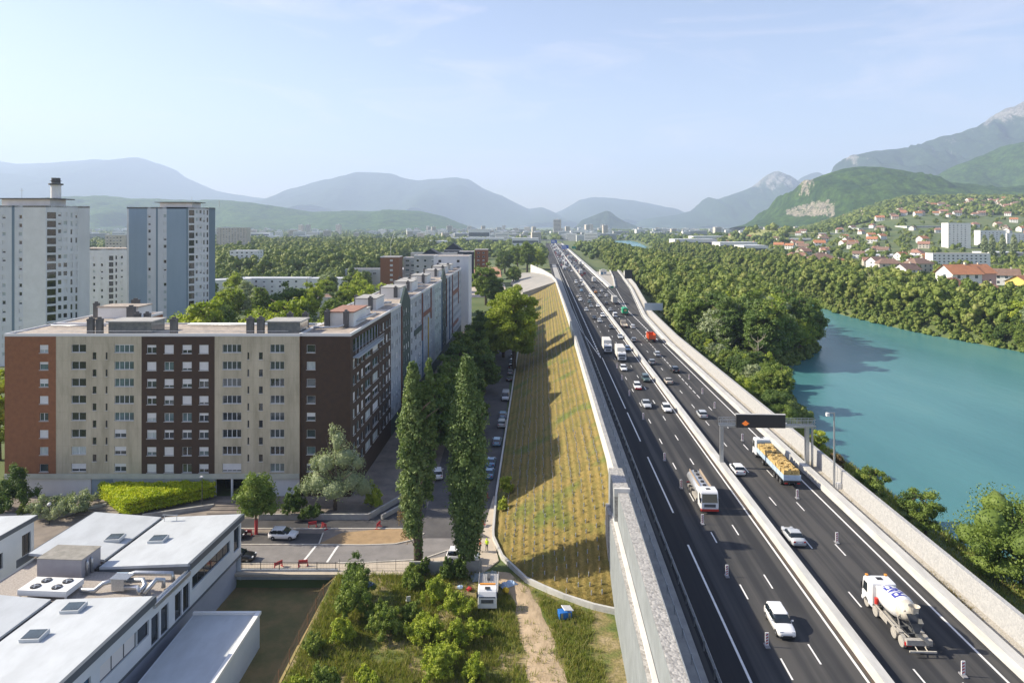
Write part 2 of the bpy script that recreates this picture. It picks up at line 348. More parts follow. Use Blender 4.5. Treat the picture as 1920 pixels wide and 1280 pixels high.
# ================================================================ motorway (local x = metres right of the axis, y = along it)
RA = -ROAD_A
m_asph = bpy.data.materials.new('asphalt'); m_asph.use_nodes = True; MATS['asphalt'] = m_asph
N, n, Lk, p = nodes(m_asph)
t_ = n.new('ShaderNodeTexCoord'); mp_ = n.new('ShaderNodeMapping'); mp_.inputs['Scale'].default_value = (1, .012, 1)
za = n.new('ShaderNodeTexNoise'); za.inputs['Scale'].default_value = .95; za.inputs['Detail'].default_value = 5     # long streaks in the driving direction
zb = n.new('ShaderNodeTexNoise'); zb.inputs['Scale'].default_value = .06; zb.inputs['Detail'].default_value = 6
zc = n.new('ShaderNodeTexNoise'); zc.inputs['Scale'].default_value = 14; zc.inputs['Detail'].default_value = 3
ad = n.new('ShaderNodeMath'); ad.operation = 'MULTIPLY_ADD'; ad.inputs[1].default_value = .45
rd = ramp(n, [(.60, (.040, .041, .044)), (.72, (.056, .056, .057)), (.84, (.078, .076, .074))])
Lk(t_.outputs['Object'], mp_.inputs[0]); Lk(mp_.outputs[0], za.inputs[0]); Lk(t_.outputs['Object'], zb.inputs[0]); Lk(t_.outputs['Object'], zc.inputs[0])
Lk(zb.outputs['Fac'], ad.inputs[0]); Lk(za.outputs['Fac'], ad.inputs[2]); Lk(ad.outputs[0], rd.inputs[0]); Lk(rd.outputs[0], p.inputs['Base Color'])
b_ = n.new('ShaderNodeBump'); b_.inputs['Strength'].default_value = .25; b_.inputs['Distance'].default_value = .02; Lk(zc.outputs['Fac'], b_.inputs['Height']); Lk(b_.outputs[0], p.inputs['Normal'])
p.inputs['Roughness'].default_value = .9; p.inputs['Specular IOR Level'].default_value = .12
m_newasph = mat('fresh_asphalt', (.030, .031, .034), .9, spec=.1, col2=(.042, .041, .042), vscale=.9, stretch=(1, .03, 1), bump=.2, bscale=14)
m_line = mat('road_paint', (.80, .79, .76), .6, col2=(.66, .65, .62), vscale=1.2)
m_conc = mat('concrete_pale', (.52, .515, .49), .85, col2=(.41, .405, .385), vscale=.9, stretch=(1, .25, 1), bump=.15, bscale=3)
m_conc2 = mat('concrete_grey', (.40, .39, .36), .88, col2=(.30, .295, .28), vscale=.7, bump=.2, bscale=3)
m_white_c = mat('concrete_white', (.66, .645, .60), .8, col2=(.57, .555, .515), vscale=.5)
m_galv = mat('galvanised_steel', (.52, .54, .56), .38, metal=.8, var=.2, vscale=6)
m_gravel = mat('gravel_strip', (.42, .39, .34), .95, col2=(.27, .25, .21), vscale=6, bump=.6, bscale=9)
m_rust = mat('drain_strip', (.10, .07, .05), .9, col2=(.06, .05, .045), vscale=1)
def stone(name, c0, c1, c2, sc=2.6, bump=.9):
    m = bpy.data.materials.new(name); m.use_nodes = True; MATS[name] = m; N, n, Lk, p = nodes(m)
    t = n.new('ShaderNodeTexCoord'); v = n.new('ShaderNodeTexVoronoi'); v.inputs['Scale'].default_value = sc
    z = n.new('ShaderNodeTexNoise'); z.inputs['Scale'].default_value = sc * .35; z.inputs['Detail'].default_value = 7
    mx = n.new('ShaderNodeMath'); mx.operation = 'MULTIPLY_ADD'; mx.inputs[1].default_value = .5
    sep = n.new('ShaderNodeSeparateColor'); r = ramp(n, [(.25, c0), (.55, c1), (.9, c2)])
    Lk(t.outputs['Object'], v.inputs[0]); Lk(t.outputs['Object'], z.inputs[0]); Lk(v.outputs['Color'], sep.inputs[0]); Lk(sep.outputs[0], mx.inputs[0]); 
    m2 = n.new('ShaderNodeMath'); m2.operation = 'MULTIPLY'; m2.inputs[1].default_value = .6; Lk(z.outputs['Fac'], m2.inputs[0]); Lk(m2.outputs[0], mx.inputs[2])
    Lk(mx.outputs[0], r.inputs[0]); Lk(r.outputs[0], p.inputs['Base Color']); p.inputs['Roughness'].default_value = .95
    b = n.new('ShaderNodeBump'); b.inputs['Strength'].default_value = bump; b.inputs['Distance'].default_value = .08; b.invert = True
    Lk(v.outputs['Distance'], b.inputs['Height']); Lk(b.outputs[0], p.inputs['Normal']); return m
m_gabion = stone('gabion_stone', (.24, .23, .215), (.34, .33, .31), (.46, .44, .41), 4.5, .6)
m_meshface = mat('gabion_mesh_face', (.24, .265, .28), .8, col2=(.19, .21, .22), vscale=.8, stretch=(1, .6, .5), bump=.12, bscale=7)
m_rockwall = stone('ashlar_wall', (.31, .31, .31), (.36, .36, .355), (.42, .415, .405), 5.5, .3)

m_glasspan0 = mat('blue_door', (.10, .20, .30), .3)
S0, S1 = 18, 1520
def rbuild(mb, name, m=None, **k): return mb.build(name, m, rz=RA, **k)
def kerb_t(s, tab): return interp(s, [a for a, _ in tab], [b for _, b in tab])
RIGHT_IN = [(0, 43.4), (232, 43.4), (300, 45.5), (434, 57.5), (520, 63), (600, 68), (1520, 60)]     # inner foot of the right barrier round the slip road
LEFT_IN = [(0, 13.0), (200, 12.4), (430, 11.5), (700, 11), (1520, 12)]
sl = axis([(S0, 500, 60), (500, S1, 60)])
b = MB()
for s in sl:
    b.v += [(kerb_t(s, LEFT_IN) - 2.6, s, 5), (30.45, s, 5), (43.7, s, 5)]
for i in range(len(sl) - 1):
    for k in range(2): b.f.append((i * 3 + k, i * 3 + k + 1, (i + 1) * 3 + k + 1, (i + 1) * 3 + k)); b.m.append(0)
mw = structure(rbuild(b, 'motorway', m_asph))
b = MB(); sl2 = axis([(233, 440, 24), (440, 600, 14)])
for s in sl2:
    a0 = 43.2 if s < 434 else interp(s, [434, 520, 600], [48.5, 56.5, 62]); b.v += [(a0, s, 5.008), (kerb_t(s, RIGHT_IN) + .3, s, 5.008)]
for i in range(len(sl2) - 1): b.f.append((i * 2, i * 2 + 1, i * 2 + 3, i * 2 + 2)); b.m.append(0)
structure(rbuild(b, 'slip_road', m_asph))
# fresh strip along the left edge, concrete shoulder behind the guard rail
b = MB(); b.quad((15.6, S0, 5.006), (19.6, S0, 5.006), (19.6, 700, 5.006), (15.6, 700, 5.006)); structure(rbuild(b, 'shoulder', m_newasph))
b = MB(); b.box(10.9, 15.0, S0, 700, 4.2, 5.03); structure(rbuild(b, 'verge_paving', m_conc2))
b = MB(); b.box(29.62, 29.98, S0, 1500, 4.5, 5.012); structure(rbuild(b, 'drain_channel', m_rust))
# markings
ZM = 5.018
b = MB()
def line(t0, s0, t1, s1, w, z=ZM):
    w /= 2; b.quad((t0 - w, s0, z), (t0 + w, s0, z), (t1 + w, s1, z), (t1 - w, s1, z))
def dashes(t, s0, s1, on, period, w=.17):
    s = s0
    while s < s1:
        ww = w * (1 + max(0, (s - 300) / 700)); line(t, s, t, s + on, ww); s += period
line(29.33, S0, 29.33, 1500, .24); line(31.35, S0, 31.35, 1500, .2)
line(41.85, S0, 41.85, 232, .24); line(41.85, 434, 41.85, 1500, .26)
for a_, e_ in ((S0, 86.5), (96, 119), (127.5, 147), (150, 207)): line(18.8, a_, 18.8, e_, .24)
line(18.3, 380, 18.3, 1500, .26)
dashes(18.35, 208, 380, 3, 4.33, .42)
line(18.3, 207, 15.4, 262, .22); line(15.4, 262, 14.2, 420, .22); line(14.2, 420, 13.6, 690, .22)
for t in (22.65, 26.1): dashes(t, S0 + (4.2 if t < 25 else 6.5), 1400, 3, 13)
dashes(34.35, S0 + 3.2, 1400, 3, 13); dashes(37.75, S0 + 1.5, 160, 3, 13); dashes(37.55, 160, 290, 3, 4.33, .2); dashes(37.65, 300, 1400, 3, 13)
dashes(41.5, 240, 420, 3, 4.33, .42)
tr = [(232, 43.0), (300, 45.0), (434, 56.9), (520, 62.4)]
for (sA, tA), (sB, tB) in zip(tr, tr[1:]): line(tA, sA, tB, sB, .22)
line(49.2, 440, 57.2, 520, .2); line(42.4, 330, 43.1, 434, .2); line(42.2, 330, 48.2, 434, .24)
structure(rbuild(b, 'lane_markings', m_line))
# median barrier
def barrier_prof(t0, t1, h, foot=.12): return [(t0 - foot, 5), (t1 + foot, 5), (t1, 5 + h), (t0, 5 + h)]
def extrude_s(b, prof, ss, off=lambda s: 0, zo=lambda s: 0):
    rs = [[(t + off(s), s, z + zo(s)) for t, z in prof] for s in ss]; b.rings(rs[::-1])
b = MB(); extrude_s(b, barrier_prof(30.05, 30.95, .95), axis([(S0, 500, 20), (500, 1500, 14)]))
o = rbuild(b, 'median_barrier', m_conc); tag(o, 'long pale concrete barrier between the two carriageways', 'barrier')
# right barrier, planted strip and stone wall
def roff(base): return lambda s: kerb_t(s, RIGHT_IN) - base
ssr = axis([(S0, 232, 12), (232, 440, 30), (440, 600, 20)])
b = MB(); extrude_s(b, barrier_prof(43.4, 44.55, 1.0, .1), ssr, roff(43.4))
o = rbuild(b, 'roadside_barrier', m_conc); tag(o, 'low pale concrete barrier along the right edge of the road', 'barrier')
b = MB(); extrude_s(b, [(44.66, 4.0), (46.4, 4.0), (46.4, 5.35), (44.66, 5.05)], ssr, roff(43.4)); structure(rbuild(b, 'gravel_strip', m_gravel))
ssw = axis([(S0, 232, 12), (232, 440, 30), (440, 560, 10)])
b = MB(); extrude_s(b, [(46.3, 3.2), (47.5, 3.2), (47.0, 8.05), (46.45, 8.05)], ssw, roff(43.4))
o = rbuild(b, 'stone_wall', m_rockwall); tag(o, 'long grey stone wall between the motorway and the river', 'wall')
ssm = axis([(438, 1500, 40)])
b = MB(); extrude_s(b, barrier_prof(43.7, 44.6, 1.1, .1), ssm)
o = rbuild(b, 'roadside_barrier', m_white_c); tag(o, 'white barrier splitting off the slip road and running on into the distance', 'barrier')
b = MB(); b.box(44.75, 47.6, 440, 1500, 3.6, 5.3); structure(rbuild(b, 'pavement', m_conc))
b = MB(); b.prism([(44.75, 437), (48.0, 437), (55.6, 520), (60, 592), (47.62, 592), (47.62, 439.9), (44.75, 439.9)], 3.5, 4.9); structure(rbuild(b, 'ground', m_gravel))
o = None
b = MB(); extrude_s(b, barrier_prof(0, .7, 1.0, .1), axis([(440, 600, 20)]), lambda s: interp(s, [434, 520, 600], [47.4, 55.4, 61]))
o = rbuild(b, 'roadside_barrier', m_conc); tag(o, 'short pale barrier on the inner side of the slip road', 'barrier')
kiosk = thing('control_building', 'small white technical building between motorway and slip road', 'building', RT(51.2, 556, 4.9), RA)
b = MB(); b.box(-2.6, 2.6, -3.5, 3.5, 0, 3.4); b.build('wall', m_white_c, parent=kiosk); b = MB(); b.box(-2.9, 2.9, -3.8, 3.8, 3.402, 3.7); b.box(-1.2, 1.2, -1, 1.2, 3.7, 4.6); b.build('roof', m_conc, parent=kiosk)
b = MB(); b.box(-2.0, -.4, -3.53, -3.503, .1, 2.4); b.box(.5, 2.1, -3.53, -3.503, 1.2, 2.4); b.build('door', m_glasspan0, parent=kiosk)
# --- left walls, two gabion tiers near the camera
b = MB().mat(m_gabion); b.box(8.72, 9.1, S0, 86.2, 1, 8.58); b.mat(m_meshface); b.box(8.68, 8.716, S0, 86.2, -.6, 8.50)
o = rbuild(b, 'gabion_wall'); tag(o, 'lower tier of the stone gabion wall, at the foot of the road', 'wall')
b = MB(); b.box(9.103, 9.52, S0, 86.6, 6, 8.9); cp = rbuild(b, 'coping', m_white_c)
cp.parent = o; cp.rotation_euler = (0, 0, 0)
b = MB().mat(m_gabion); b.box(9.62, 10.82, S0, 84.0, 4, 12.5); b.mat(m_meshface); b.box(9.58, 9.616, S0, 84.0, 5, 12.44)
o2 = rbuild(b, 'gabion_wall'); tag(o2, 'upper tier of the stone gabion wall, beside the guard rail', 'wall')
b = MB(); b.box(10.83, 10.9, S0, 84.0, 4.4, 12.56); x = rbuild(b, 'back_panel', m_meshface); x.parent = o2; x.rotation_euler = (0, 0, 0)
b = MB().mat(m_gabion); b.box(9.2, 11.0, 84.05, 91.5, 2, 12.9); b.mat(m_meshface); b.box(9.16, 9.196, 84.05, 91.5, 2, 12.8); b.mat(m_gabion); b.box(8.6, 9.1, 86.25, 90.0, 0, 8.7)
b.mat(m_white_c); b.box(9.1, 11.1, 84.02, 84.4, 12.0, 13.0)
o3 = rbuild(b, 'gabion_pier'); tag(o3, 'short gabion pier where stone tiers meet the white wall', 'wall')
# white concrete wall above the planted bank, bends left far away
WL = [(91.5, 10.05), (250, 10.1), (330, 9.7), (430, 9.2), (480, 7.0), (540, 1.0), (620, -10)]
def woff(s): return kerb_t(s, WL)
def wtop(s): return interp(s, [90, 150, 300, 450, 620], [0, -.1, -.6, -1.6, -3.0])
b = MB(); extrude_s(b, [(0, 3.0), (.45, 3.0), (.45, 12.3), (0, 12.3)], axis([(91.55, 204, 10)]), woff, wtop)
o4 = rbuild(b, 'noise_wall', m_white_c); tag(o4, 'white concrete noise wall crowning the near part of the planted bank', 'wall')
b = MB(); extrude_s(b, [(-.04, 12.3), (.55, 12.3), (.55, 12.5), (-.04, 12.5)], axis([(91.6, 204, 10)]), woff, wtop)
x = rbuild(b, 'coping', m_conc2); x.parent = o4; x.rotation_euler = (0, 0, 0)
b = MB(); extrude_s(b, [(0, 3.0), (.45, 3.0), (.45, 12.3), (0, 12.3)], axis([(236, 440, 20), (440, 620, 18)]), woff, wtop)
o4 = rbuild(b, 'noise_wall', m_white_c); tag(o4, 'white concrete noise wall bending left at the far end of the bank', 'wall')
b = MB(); extrude_s(b, [(-.04, 12.3), (.55, 12.3), (.55, 12.5), (-.04, 12.5)], axis([(236, 440, 20), (440, 620, 18)]), woff, wtop)
x = rbuild(b, 'coping', m_conc2); x.parent = o4; x.rotation_euler = (0, 0, 0)
# glazed stretch of the wall
m_glasspan = mat('screen_glass', (.30, .38, .44), .12, col2=(.22, .30, .36), vscale=.5, spec=.8)
scr = thing('glazed_screen', 'grey glazed noise screen with steel posts between two white wall stretches', 'noise screen', RT(10.1, 204, 6.0), RA)
b = MB(); b.box(.06, .14, .3, 31.7, 1.2, 6.0); b.build('glass_panel', m_glasspan, parent=scr)
b = MB(); b.box(-.1, .45, .05, 31.9, -3, 1.2); b.build('plinth', m_conc2, parent=scr)
pm = None
for k in range(9):
    if pm is None: q = MB(); q.box(-.12, .3, -.12, .12, 1.203, 6.3); pm = q.build('post', m_galv, parent=scr); pm.location = (0, .3, 0)
    else: c = dup(pm, scr, (0, .3 + k * 3.92, 0))
# guard rails (double rail on posts)
def guard_rail(t, s0, s1, label, dbl=True):
    th = thing('guard_rail', label, 'guard rail', RT(t, s0, 5.0), RA)
    b = MB(); Ls = s1 - s0
    for zz in ((.55, .95) if dbl else (.6,)):
        pr = [(-.0, zz - .15), (.05, zz - .09), (.0, zz - .02), (.05, zz + .05), (0, zz + .12), (-.03, zz + .12), (-.03, zz - .15)]
        b.rings([[(q[0], y, q[1]) for q in pr] for y in (Ls, 0)])
    b.build('rail', m_galv, parent=th)
    q = MB(); q.box(-.14, -.035, -.05, .05, -.3, 1.0); po = q.build('post', m_galv, parent=th); po.location = (0, 1, 0)
    k = 1
    while 1 + k * 4 < min(Ls, 280): dup(po, th, (0, 1 + k * 4, 0)); k += 1
    return th
guard_rail(15.75, S0 + 2, 640, 'double steel guard rail beside the left shoulder of the motorway')
guard_rail(14.1, S0 + 12, 330, 'single steel handrail behind the double guard rail', False)
# --- planted bank between the street and the noise wall
m_bank = bpy.data.materials.new('bank_grass'); m_bank.use_nodes = True; MATS['bank_grass'] = m_bank
N, n, Lk, p = nodes(m_bank)
t_ = n.new('ShaderNodeTexCoord'); sx = n.new('ShaderNodeSeparateXYZ'); 
z1 = n.new('ShaderNodeTexNoise'); z1.inputs['Scale'].default_value = .12; z1.inputs['Detail'].default_value = 6
z2 = n.new('ShaderNodeTexNoise'); z2.inputs['Scale'].default_value = 4.5; z2.inputs['Detail'].default_value = 6; z2.inputs['Roughness'].default_value = .7
wv = n.new('ShaderNodeTexWave'); wv.wave_type = 'BANDS'; wv.bands_direction = 'X'; wv.inputs['Scale'].default_value = .30; wv.inputs['Distortion'].default_value = 1.6; wv.inputs['Detail'].default_value = 3; wv.inputs['Detail Scale'].default_value = 2.5
r1 = ramp(n, [(.36, (.21, .175, .045)), (.52, (.275, .20, .062)), (.66, (.135, .165, .032))])
r2 = ramp(n, [(.34, (.62, .62, .56)), (.62, (1.15, 1.13, 1.05))])
m1 = n.new('ShaderNodeMix'); m1.data_type = 'RGBA'; m1.blend_type = 'MULTIPLY'; m1.inputs['Factor'].default_value = .85
r3 = ramp(n, [(.1, (1, 1, 1)), (.9, (.62, .66, .55))])
m2 = n.new('ShaderNodeMix'); m2.data_type = 'RGBA'; m2.blend_type = 'MULTIPLY'; m2.inputs['Factor'].default_value = .9
for z in (z1, z2, wv): Lk(t_.outputs['Object'], z.inputs[0])
Lk(z1.outputs['Fac'], r1.inputs[0]); Lk(z2.outputs['Fac'], r2.inputs[0]); Lk(r1.outputs[0], m1.inputs['A']); Lk(r2.outputs[0], m1.inputs['B'])
Lk(wv.outputs['Fac'], r3.inputs[0]); Lk(m1.outputs['Result'], m2.inputs['A']); Lk(r3.outputs[0], m2.inputs['B']); Lk(m2.outputs['Result'], p.inputs['Base Color'])
bp = n.new('ShaderNodeBump'); bp.inputs['Strength'].default_value = .45; bp.inputs['Distance'].default_value = .15; Lk(z2.outputs['Fac'], bp.inputs['Height']); Lk(bp.outputs[0], p.inputs['Normal']); p.inputs['Roughness'].default_value = .95
# foot line of the bank in road coordinates: s -> t
FT = [(79.6, 9.2), (80.5, 6.6), (82.5, 3.0), (86, -1.6), (92, -5.2), (98, -6.9), (113, -7.4), (300, -8.6), (430, -8.0)]
def foot(s): return kerb_t(s, FT)
def btop(s): return interp(s, [79.6, 83, 88, 95, 104, 430], [.6, 1.6, 4.0, 7.6, 9.6, 9.4])
def bank_z(t, s):
    f = foot(s); top_t = 10.02; k = min(1, max(0, (t - f) / (top_t - f)))
    return .05 + (btop(s) - .05) * (k ** 1.12) + .12 * fbm(t * .35, s * .35, 2, 3) * (1 if 0.02 < k < .98 else 0)
bs = axis([(79.6, 110, 44), (110, 430, 150)]); nt_ = 40
b = MB()
for s in bs:
    f = foot(s)
    for k in range(nt_): t = f + (10.02 - f) * k / (nt_ - 1); b.v.append((t, s, bank_z(t, s)))
for i in range(len(bs) - 1):
    for k in range(nt_ - 1): b.f.append((i * nt_ + k, i * nt_ + k + 1, (i + 1) * nt_ + k + 1, (i + 1) * nt_ + k)); b.m.append(0)
bank = structure(rbuild(b, 'grass_bank', m_bank, smooth=True))
# edging wall of the bank
def strip_path(name, pts, w, h, m, z0=-.3, zf=None):   # pts (x, y, z) world, a kerb-like solid along them
    b = MB(); rs = []
    P = [Vector(p) for p in pts]
    for i, p in enumerate(P):
        d = P[min(i + 1, len(P) - 1)] - P[max(i - 1, 0)]; d.z = 0; d.normalize(); q = Vector((d.y, -d.x, 0)) * w / 2
        rs.append([p - q + Vector((0, 0, z0)), p + q + Vector((0, 0, z0)), p + q + Vector((0, 0, h)), p - q + Vector((0, 0, h))])
    b.rings(rs[::-1]); return b.build(name, m)
ep = [RT(t - .2, s, 0) for s, t in FT]; ep = [RT(foot(s) - .25, s, 0) for s in axis([(79.6, 82.5, 6), (82.5, 120, 20), (120, 428, 20)])]
o = strip_path('edging_wall', ep, .32, .55, m_conc); tag(o, 'low curved concrete edging at the foot of the grass bank', 'wall')
# sleeved saplings and stakes in rows up the bank
m_sleeve = mat('sapling_sleeve', (.42, .42, .50), .6); m_stake = mat('wood_stake', (.40, .30, .17), .8)
m_tuft = foliage('tuft_leaf', [(.12, .16, .03), (.20, .22, .05)], .2)
def sapling():
    th = thing('sapling', 'sleeved sapling with a stake, one of the rows planted on the grass bank', 'sapling', (0, 0, 0), 0, 'saplings planted in rows on the grass bank')
    q = MB(); q.tube([(0, 0, 0), (0, 0, .55)], .06, 6); q.build('sleeve', m_sleeve, parent=th)
    q = MB(); q.tube([(.12, .02, -.1), (.12, .02, .95)], .022, 4); q.build('stake', m_stake, parent=th)
    q = MB()
    for k in range(9):
        a = random.random() * 6.28; r = random.random() * .16; h = .03 + random.random() * .5 * (1 - r); c = Vector((math.cos(a) * r, math.sin(a) * r, h)); u = Vector((random.gauss(0, 1), random.gauss(0, 1), random.gauss(0, 1))).normalized() * .09; v = u.orthogonal().normalized() * .06
        q.quad(c - u - v, c + u - v, c + u + v, c - u + v)
    q.build('leaves', m_tuft, parent=th); return th
def bankpt(t, s): return RT(t, s, bank_z(t, s))
sp = []
for r_i in range(11):
    t = 8.9 - r_i * 1.42
    s = 82.0
    while s < 420:
        f = foot(s)
        if t > f + .8: sp.append((t + random.gauss(0, .1), s + random.gauss(0, .15)))
        s += 1.55 if s < 130 else 1.9
sp.sort(key=lambda a: a[1])
sap = sapling(); first = True
for t, s in sp[:296]:
    if first: sap.location = bankpt(t, s); first = False; continue
    dup(sap, None, bankpt(t, s), random.random() * 6)
q = MB()
for t, s in sp[296:]:
    c = bankpt(t, s); q.tube([c, c + Vector((0, 0, .6))], .05, 4)
o = q.build('saplings_far', m_sleeve); o.name = 'sapling_rows'; tag(o, 'far rows of sleeved saplings on the grass bank', 'saplings', kind='stuff')
# concrete apron beyond the bank
m_apron = mat('pale_paving', (.27, .26, .235), .9, col2=(.33, .31, .28), vscale=.15)
b = MB(); b.prism([(t, s) for t, s in ((-12, 431), (9.0, 431), (7.6, 470), (2, 530), (-7, 600), (-22, 620), (-24, 520))], [-1] * 7, [2.4, 9.4, 9.0, 7.0, 3.5, 1.5, 1.2]); structure(rbuild(b, 'paved_apron', m_apron))
# overpass far down the road
ov = thing('overpass', 'pale road bridge crossing the motorway far away', 'bridge', RT(30, 1490, 5), RA)
b = MB(); b.box(-60, 30, -5, 5, 6.2, 7.6); b.build('deck', m_conc2, parent=ov)
b = MB(); b.box(-60, 30, -5.2, -5.0, 7.6, 8.7); b.build('parapet', m_conc, parent=ov)
for x in (-18, .3, 17): b = MB(); b.box(x - .6, x + .6, -4, 4, -1, 6.2); b.build('pier', m_conc2, parent=ov)
# ================================================================ buildings
m_brick = mat('red_brick', (.28, .12, .055), .9, col2=(.22, .094, .045), vscale=1.3, bump=.1, bscale=20)
m_dbrick = mat('dark_brick', (.068, .040, .024), .85, col2=(.052, .033, .022), vscale=1.2, bump=.1, bscale=20)
m_facade = bpy.data.materials.new('facade_concrete'); m_facade.use_nodes = True; MATS['facade_concrete'] = m_facade
N, n, Lk, p = nodes(m_facade)
t_ = n.new('ShaderNodeTexCoord'); mp_ = n.new('ShaderNodeMapping'); mp_.inputs['Scale'].default_value = (1, 1, .22)
z1 = n.new('ShaderNodeTexNoise'); z1.inputs['Scale'].default_value = .45; z1.inputs['Detail'].default_value = 8; z1.inputs['Roughness'].default_value = .7
bk = n.new('ShaderNodeTexBrick'); bk.offset = 0; bk.inputs['Scale'].default_value = 1; bk.inputs['Mortar Size'].default_value = .012; bk.inputs['Brick Width'].default_value = .98; bk.inputs['Row Height'].default_value = 2.88
bk.inputs['Color1'].default_value = (1, 1, 1, 1); bk.inputs['Color2'].default_value = (.95, .95, .95, 1); bk.inputs['Mortar'].default_value = (.66, .66, .66, 1)
rx = n.new('ShaderNodeMapping'); rx.inputs['Rotation'].default_value = (R(90), 0, 0)
r1 = ramp(n, [(.30, (.33, .29, .205)), (.5, (.48, .425, .31)), (.70, (.58, .515, .385))])
m1 = n.new('ShaderNodeMix'); m1.data_type = 'RGBA'; m1.blend_type = 'MULTIPLY'; m1.inputs['Factor'].default_value = 1
Lk(t_.outputs['Object'], mp_.inputs[0]); Lk(mp_.outputs[0], z1.inputs[0]); Lk(z1.outputs['Fac'], r1.inputs[0]); Lk(t_.outputs['Object'], rx.inputs[0]); Lk(rx.outputs[0], bk.inputs[0])
Lk(r1.outputs[0], m1.inputs['A']); Lk(bk.outputs['Color'], m1.inputs['B']); Lk(m1.outputs['Result'], p.inputs['Base Color']); p.inputs['Roughness'].default_value = .92
m_render = mat('white_render', (.70, .705, .71), .85, col2=(.62, .625, .63), vscale=.35, stretch=(1, 1, .3))
m_rendw = mat('bright_render', (.78, .77, .74), .85, col2=(.70, .69, .66), vscale=.3)
m_bluepan = mat('blue_grey_panel', (.32, .40, .47), .7, col2=(.29, .37, .44), vscale=.4, stretch=(1, 1, .3))
m_bluegrey = mat('slate_panel', (.20, .26, .31), .7)
m_roofg = mat('roof_gravel', (.44, .37, .30), .95, col2=(.27, .235, .20), vscale=.9, bump=.3, bscale=12)
m_parap = mat('parapet_metal', (.66, .66, .66), .5, metal=.15)
m_frame = mat('window_frame', (.74, .75, .76), .5); m_dframe = mat('dark_frame', (.05, .055, .06), .4)
m_shut = mat('roller_shutter', (.70, .70, .69), .6, stretch=(.1, 1, 1), col2=(.60, .60, .60), vscale=14)
m_curt = mat('net_curtain', (.52, .55, .52), .8, stretch=(1, 1, .1), col2=(.36, .42, .42), vscale=9)
def glass(name, col): return mat(name, col, .06, spec=.9, col2=tuple(c * .45 for c in col), vscale=.5)
m_pane = glass('window_pane', (.055, .075, .085)); m_pane2 = glass('pane_teal', (.12, .19, .20)); m_pane3 = glass('pane_dark', (.02, .028, .035))
m_sill = mat('window_sill', (.55, .54, .51), .7)
m_rail = mat('balcony_rail', (.42, .46, .50), .5)
m_chim = mat('chimney_slate', (.085, .085, .085), .85, col2=(.13, .13, .125), vscale=1.5, stretch=(1, 1, .2))
m_cream = mat('cream_band', (.52, .52, .44), .8, col2=(.44, .45, .38), vscale=.6)
m_tile = mat('roof_tile', (.34, .18, .125), .85, col2=(.26, .14, .10), vscale=.8); m_tile_o = mat('orange_tile', (.44, .19, .09), .85, col2=(.35, .15, .075), vscale=.7); m_tile_b = mat('brown_tile', (.17, .105, .08), .9, col2=(.23, .15, .11), vscale=.8)

def holes(mb, L, z0, z1, rects, dep=.22, T=lambda x, y, z: (x, y, z), x0=0.0):
    """wall face y=0 looking to -y with real recessed openings"""
    xs_ = sorted({x0, x0 + L} | {r[0] for r in rects} | {r[1] for r in rects}); zs = sorted({z0, z1} | {r[2] for r in rects} | {r[3] for r in rects})
    for i in range(len(xs_) - 1):
        run = None
        for j in range(len(zs) - 1):
            cx, cz = (xs_[i] + xs_[i + 1]) / 2, (zs[j] + zs[j + 1]) / 2
            inn = any(r[0] < cx < r[1] and r[2] < cz < r[3] for r in rects)
            if not inn and run is None: run = zs[j]
            if inn and run is not None: mb.quad(T(xs_[i], 0, run), T(xs_[i + 1], 0, run), T(xs_[i + 1], 0, zs[j]), T(xs_[i], 0, zs[j])); run = None
        if run is not None: mb.quad(T(xs_[i], 0, run), T(xs_[i + 1], 0, run), T(xs_[i + 1], 0, zs[-1]), T(xs_[i], 0, zs[-1]))
    for a, b_, c, d in rects:
        mb.quad(T(a, 0, c), T(a, dep, c), T(b_, dep, c), T(b_, 0, c)); mb.quad(T(a, 0, d), T(b_, 0, d), T(b_, dep, d), T(a, dep, d))
        mb.quad(T(a, 0, c), T(a, 0, d), T(a, dep, d), T(a, dep, c)); mb.quad(T(b_, 0, c), T(b_, dep, c), T(b_, dep, d), T(b_, 0, d))
        mb.quad(T(a, dep, c), T(b_, dep, c), T(b_, dep, d), T(a, dep, d))
WP = {}
def window(parent, x0, x1, z0, z1, style, T=None, dep=.22, lod=0):
    """window part (frame) with sub-parts pane, shutter, sill; style: (pane material, shutter share, bars, frame mat)"""
    w, h = round(x1 - x0, 2), round(z1 - z0, 2); pm, sh, bars, fm = style
    key = (w, h, pm.name, round(sh, 2), bars, fm.name, dep, lod)
    if key not in WP:
        f = MB(); t = .07 if lod == 0 else .1; e = .004
        f.box(e, w - e, dep - .07, dep - .02, e, t); f.box(e, w - e, dep - .07, dep - .02, h - t, h - e); f.box(e, t, dep - .071, dep - .021, t, h - t); f.box(w - t, w - e, dep - .071, dep - .021, t, h - t)
        for k in range(bars): xx = w * (k + 1) / (bars + 1); f.box(xx - t * .6, xx + t * .6, dep - .072, dep - .022, t, h - t)
        fr = f.build('window', fm)
        q = MB(); q.box(t * .6, w - t * .6, dep - .045, dep - .035, t * .6, h - t * .6); q.build('pane', pm, parent=fr)
        if sh > .03: q = MB(); q.box(.03, w - .03, dep - .13, dep - .08, h * (1 - sh), h - .01); q.build('shutter', m_shut, parent=fr)
        if lod == 0: q = MB(); q.box(-.06, w + .06, -.09, dep - .08, -.09, -.004); q.build('sill', m_sill, parent=fr)
        WP[key] = fr; o = fr; o.parent = parent
    else: o = dup(WP[key], parent)
    if T is None: o.location = (x0, 0, z0); o.rotation_euler = (0, 0, 0)
    else: o.location = T(x0, 0, z0)[:]; o.rotation_euler = (0, 0, T(0, 0, 0, rot=True))
    return o
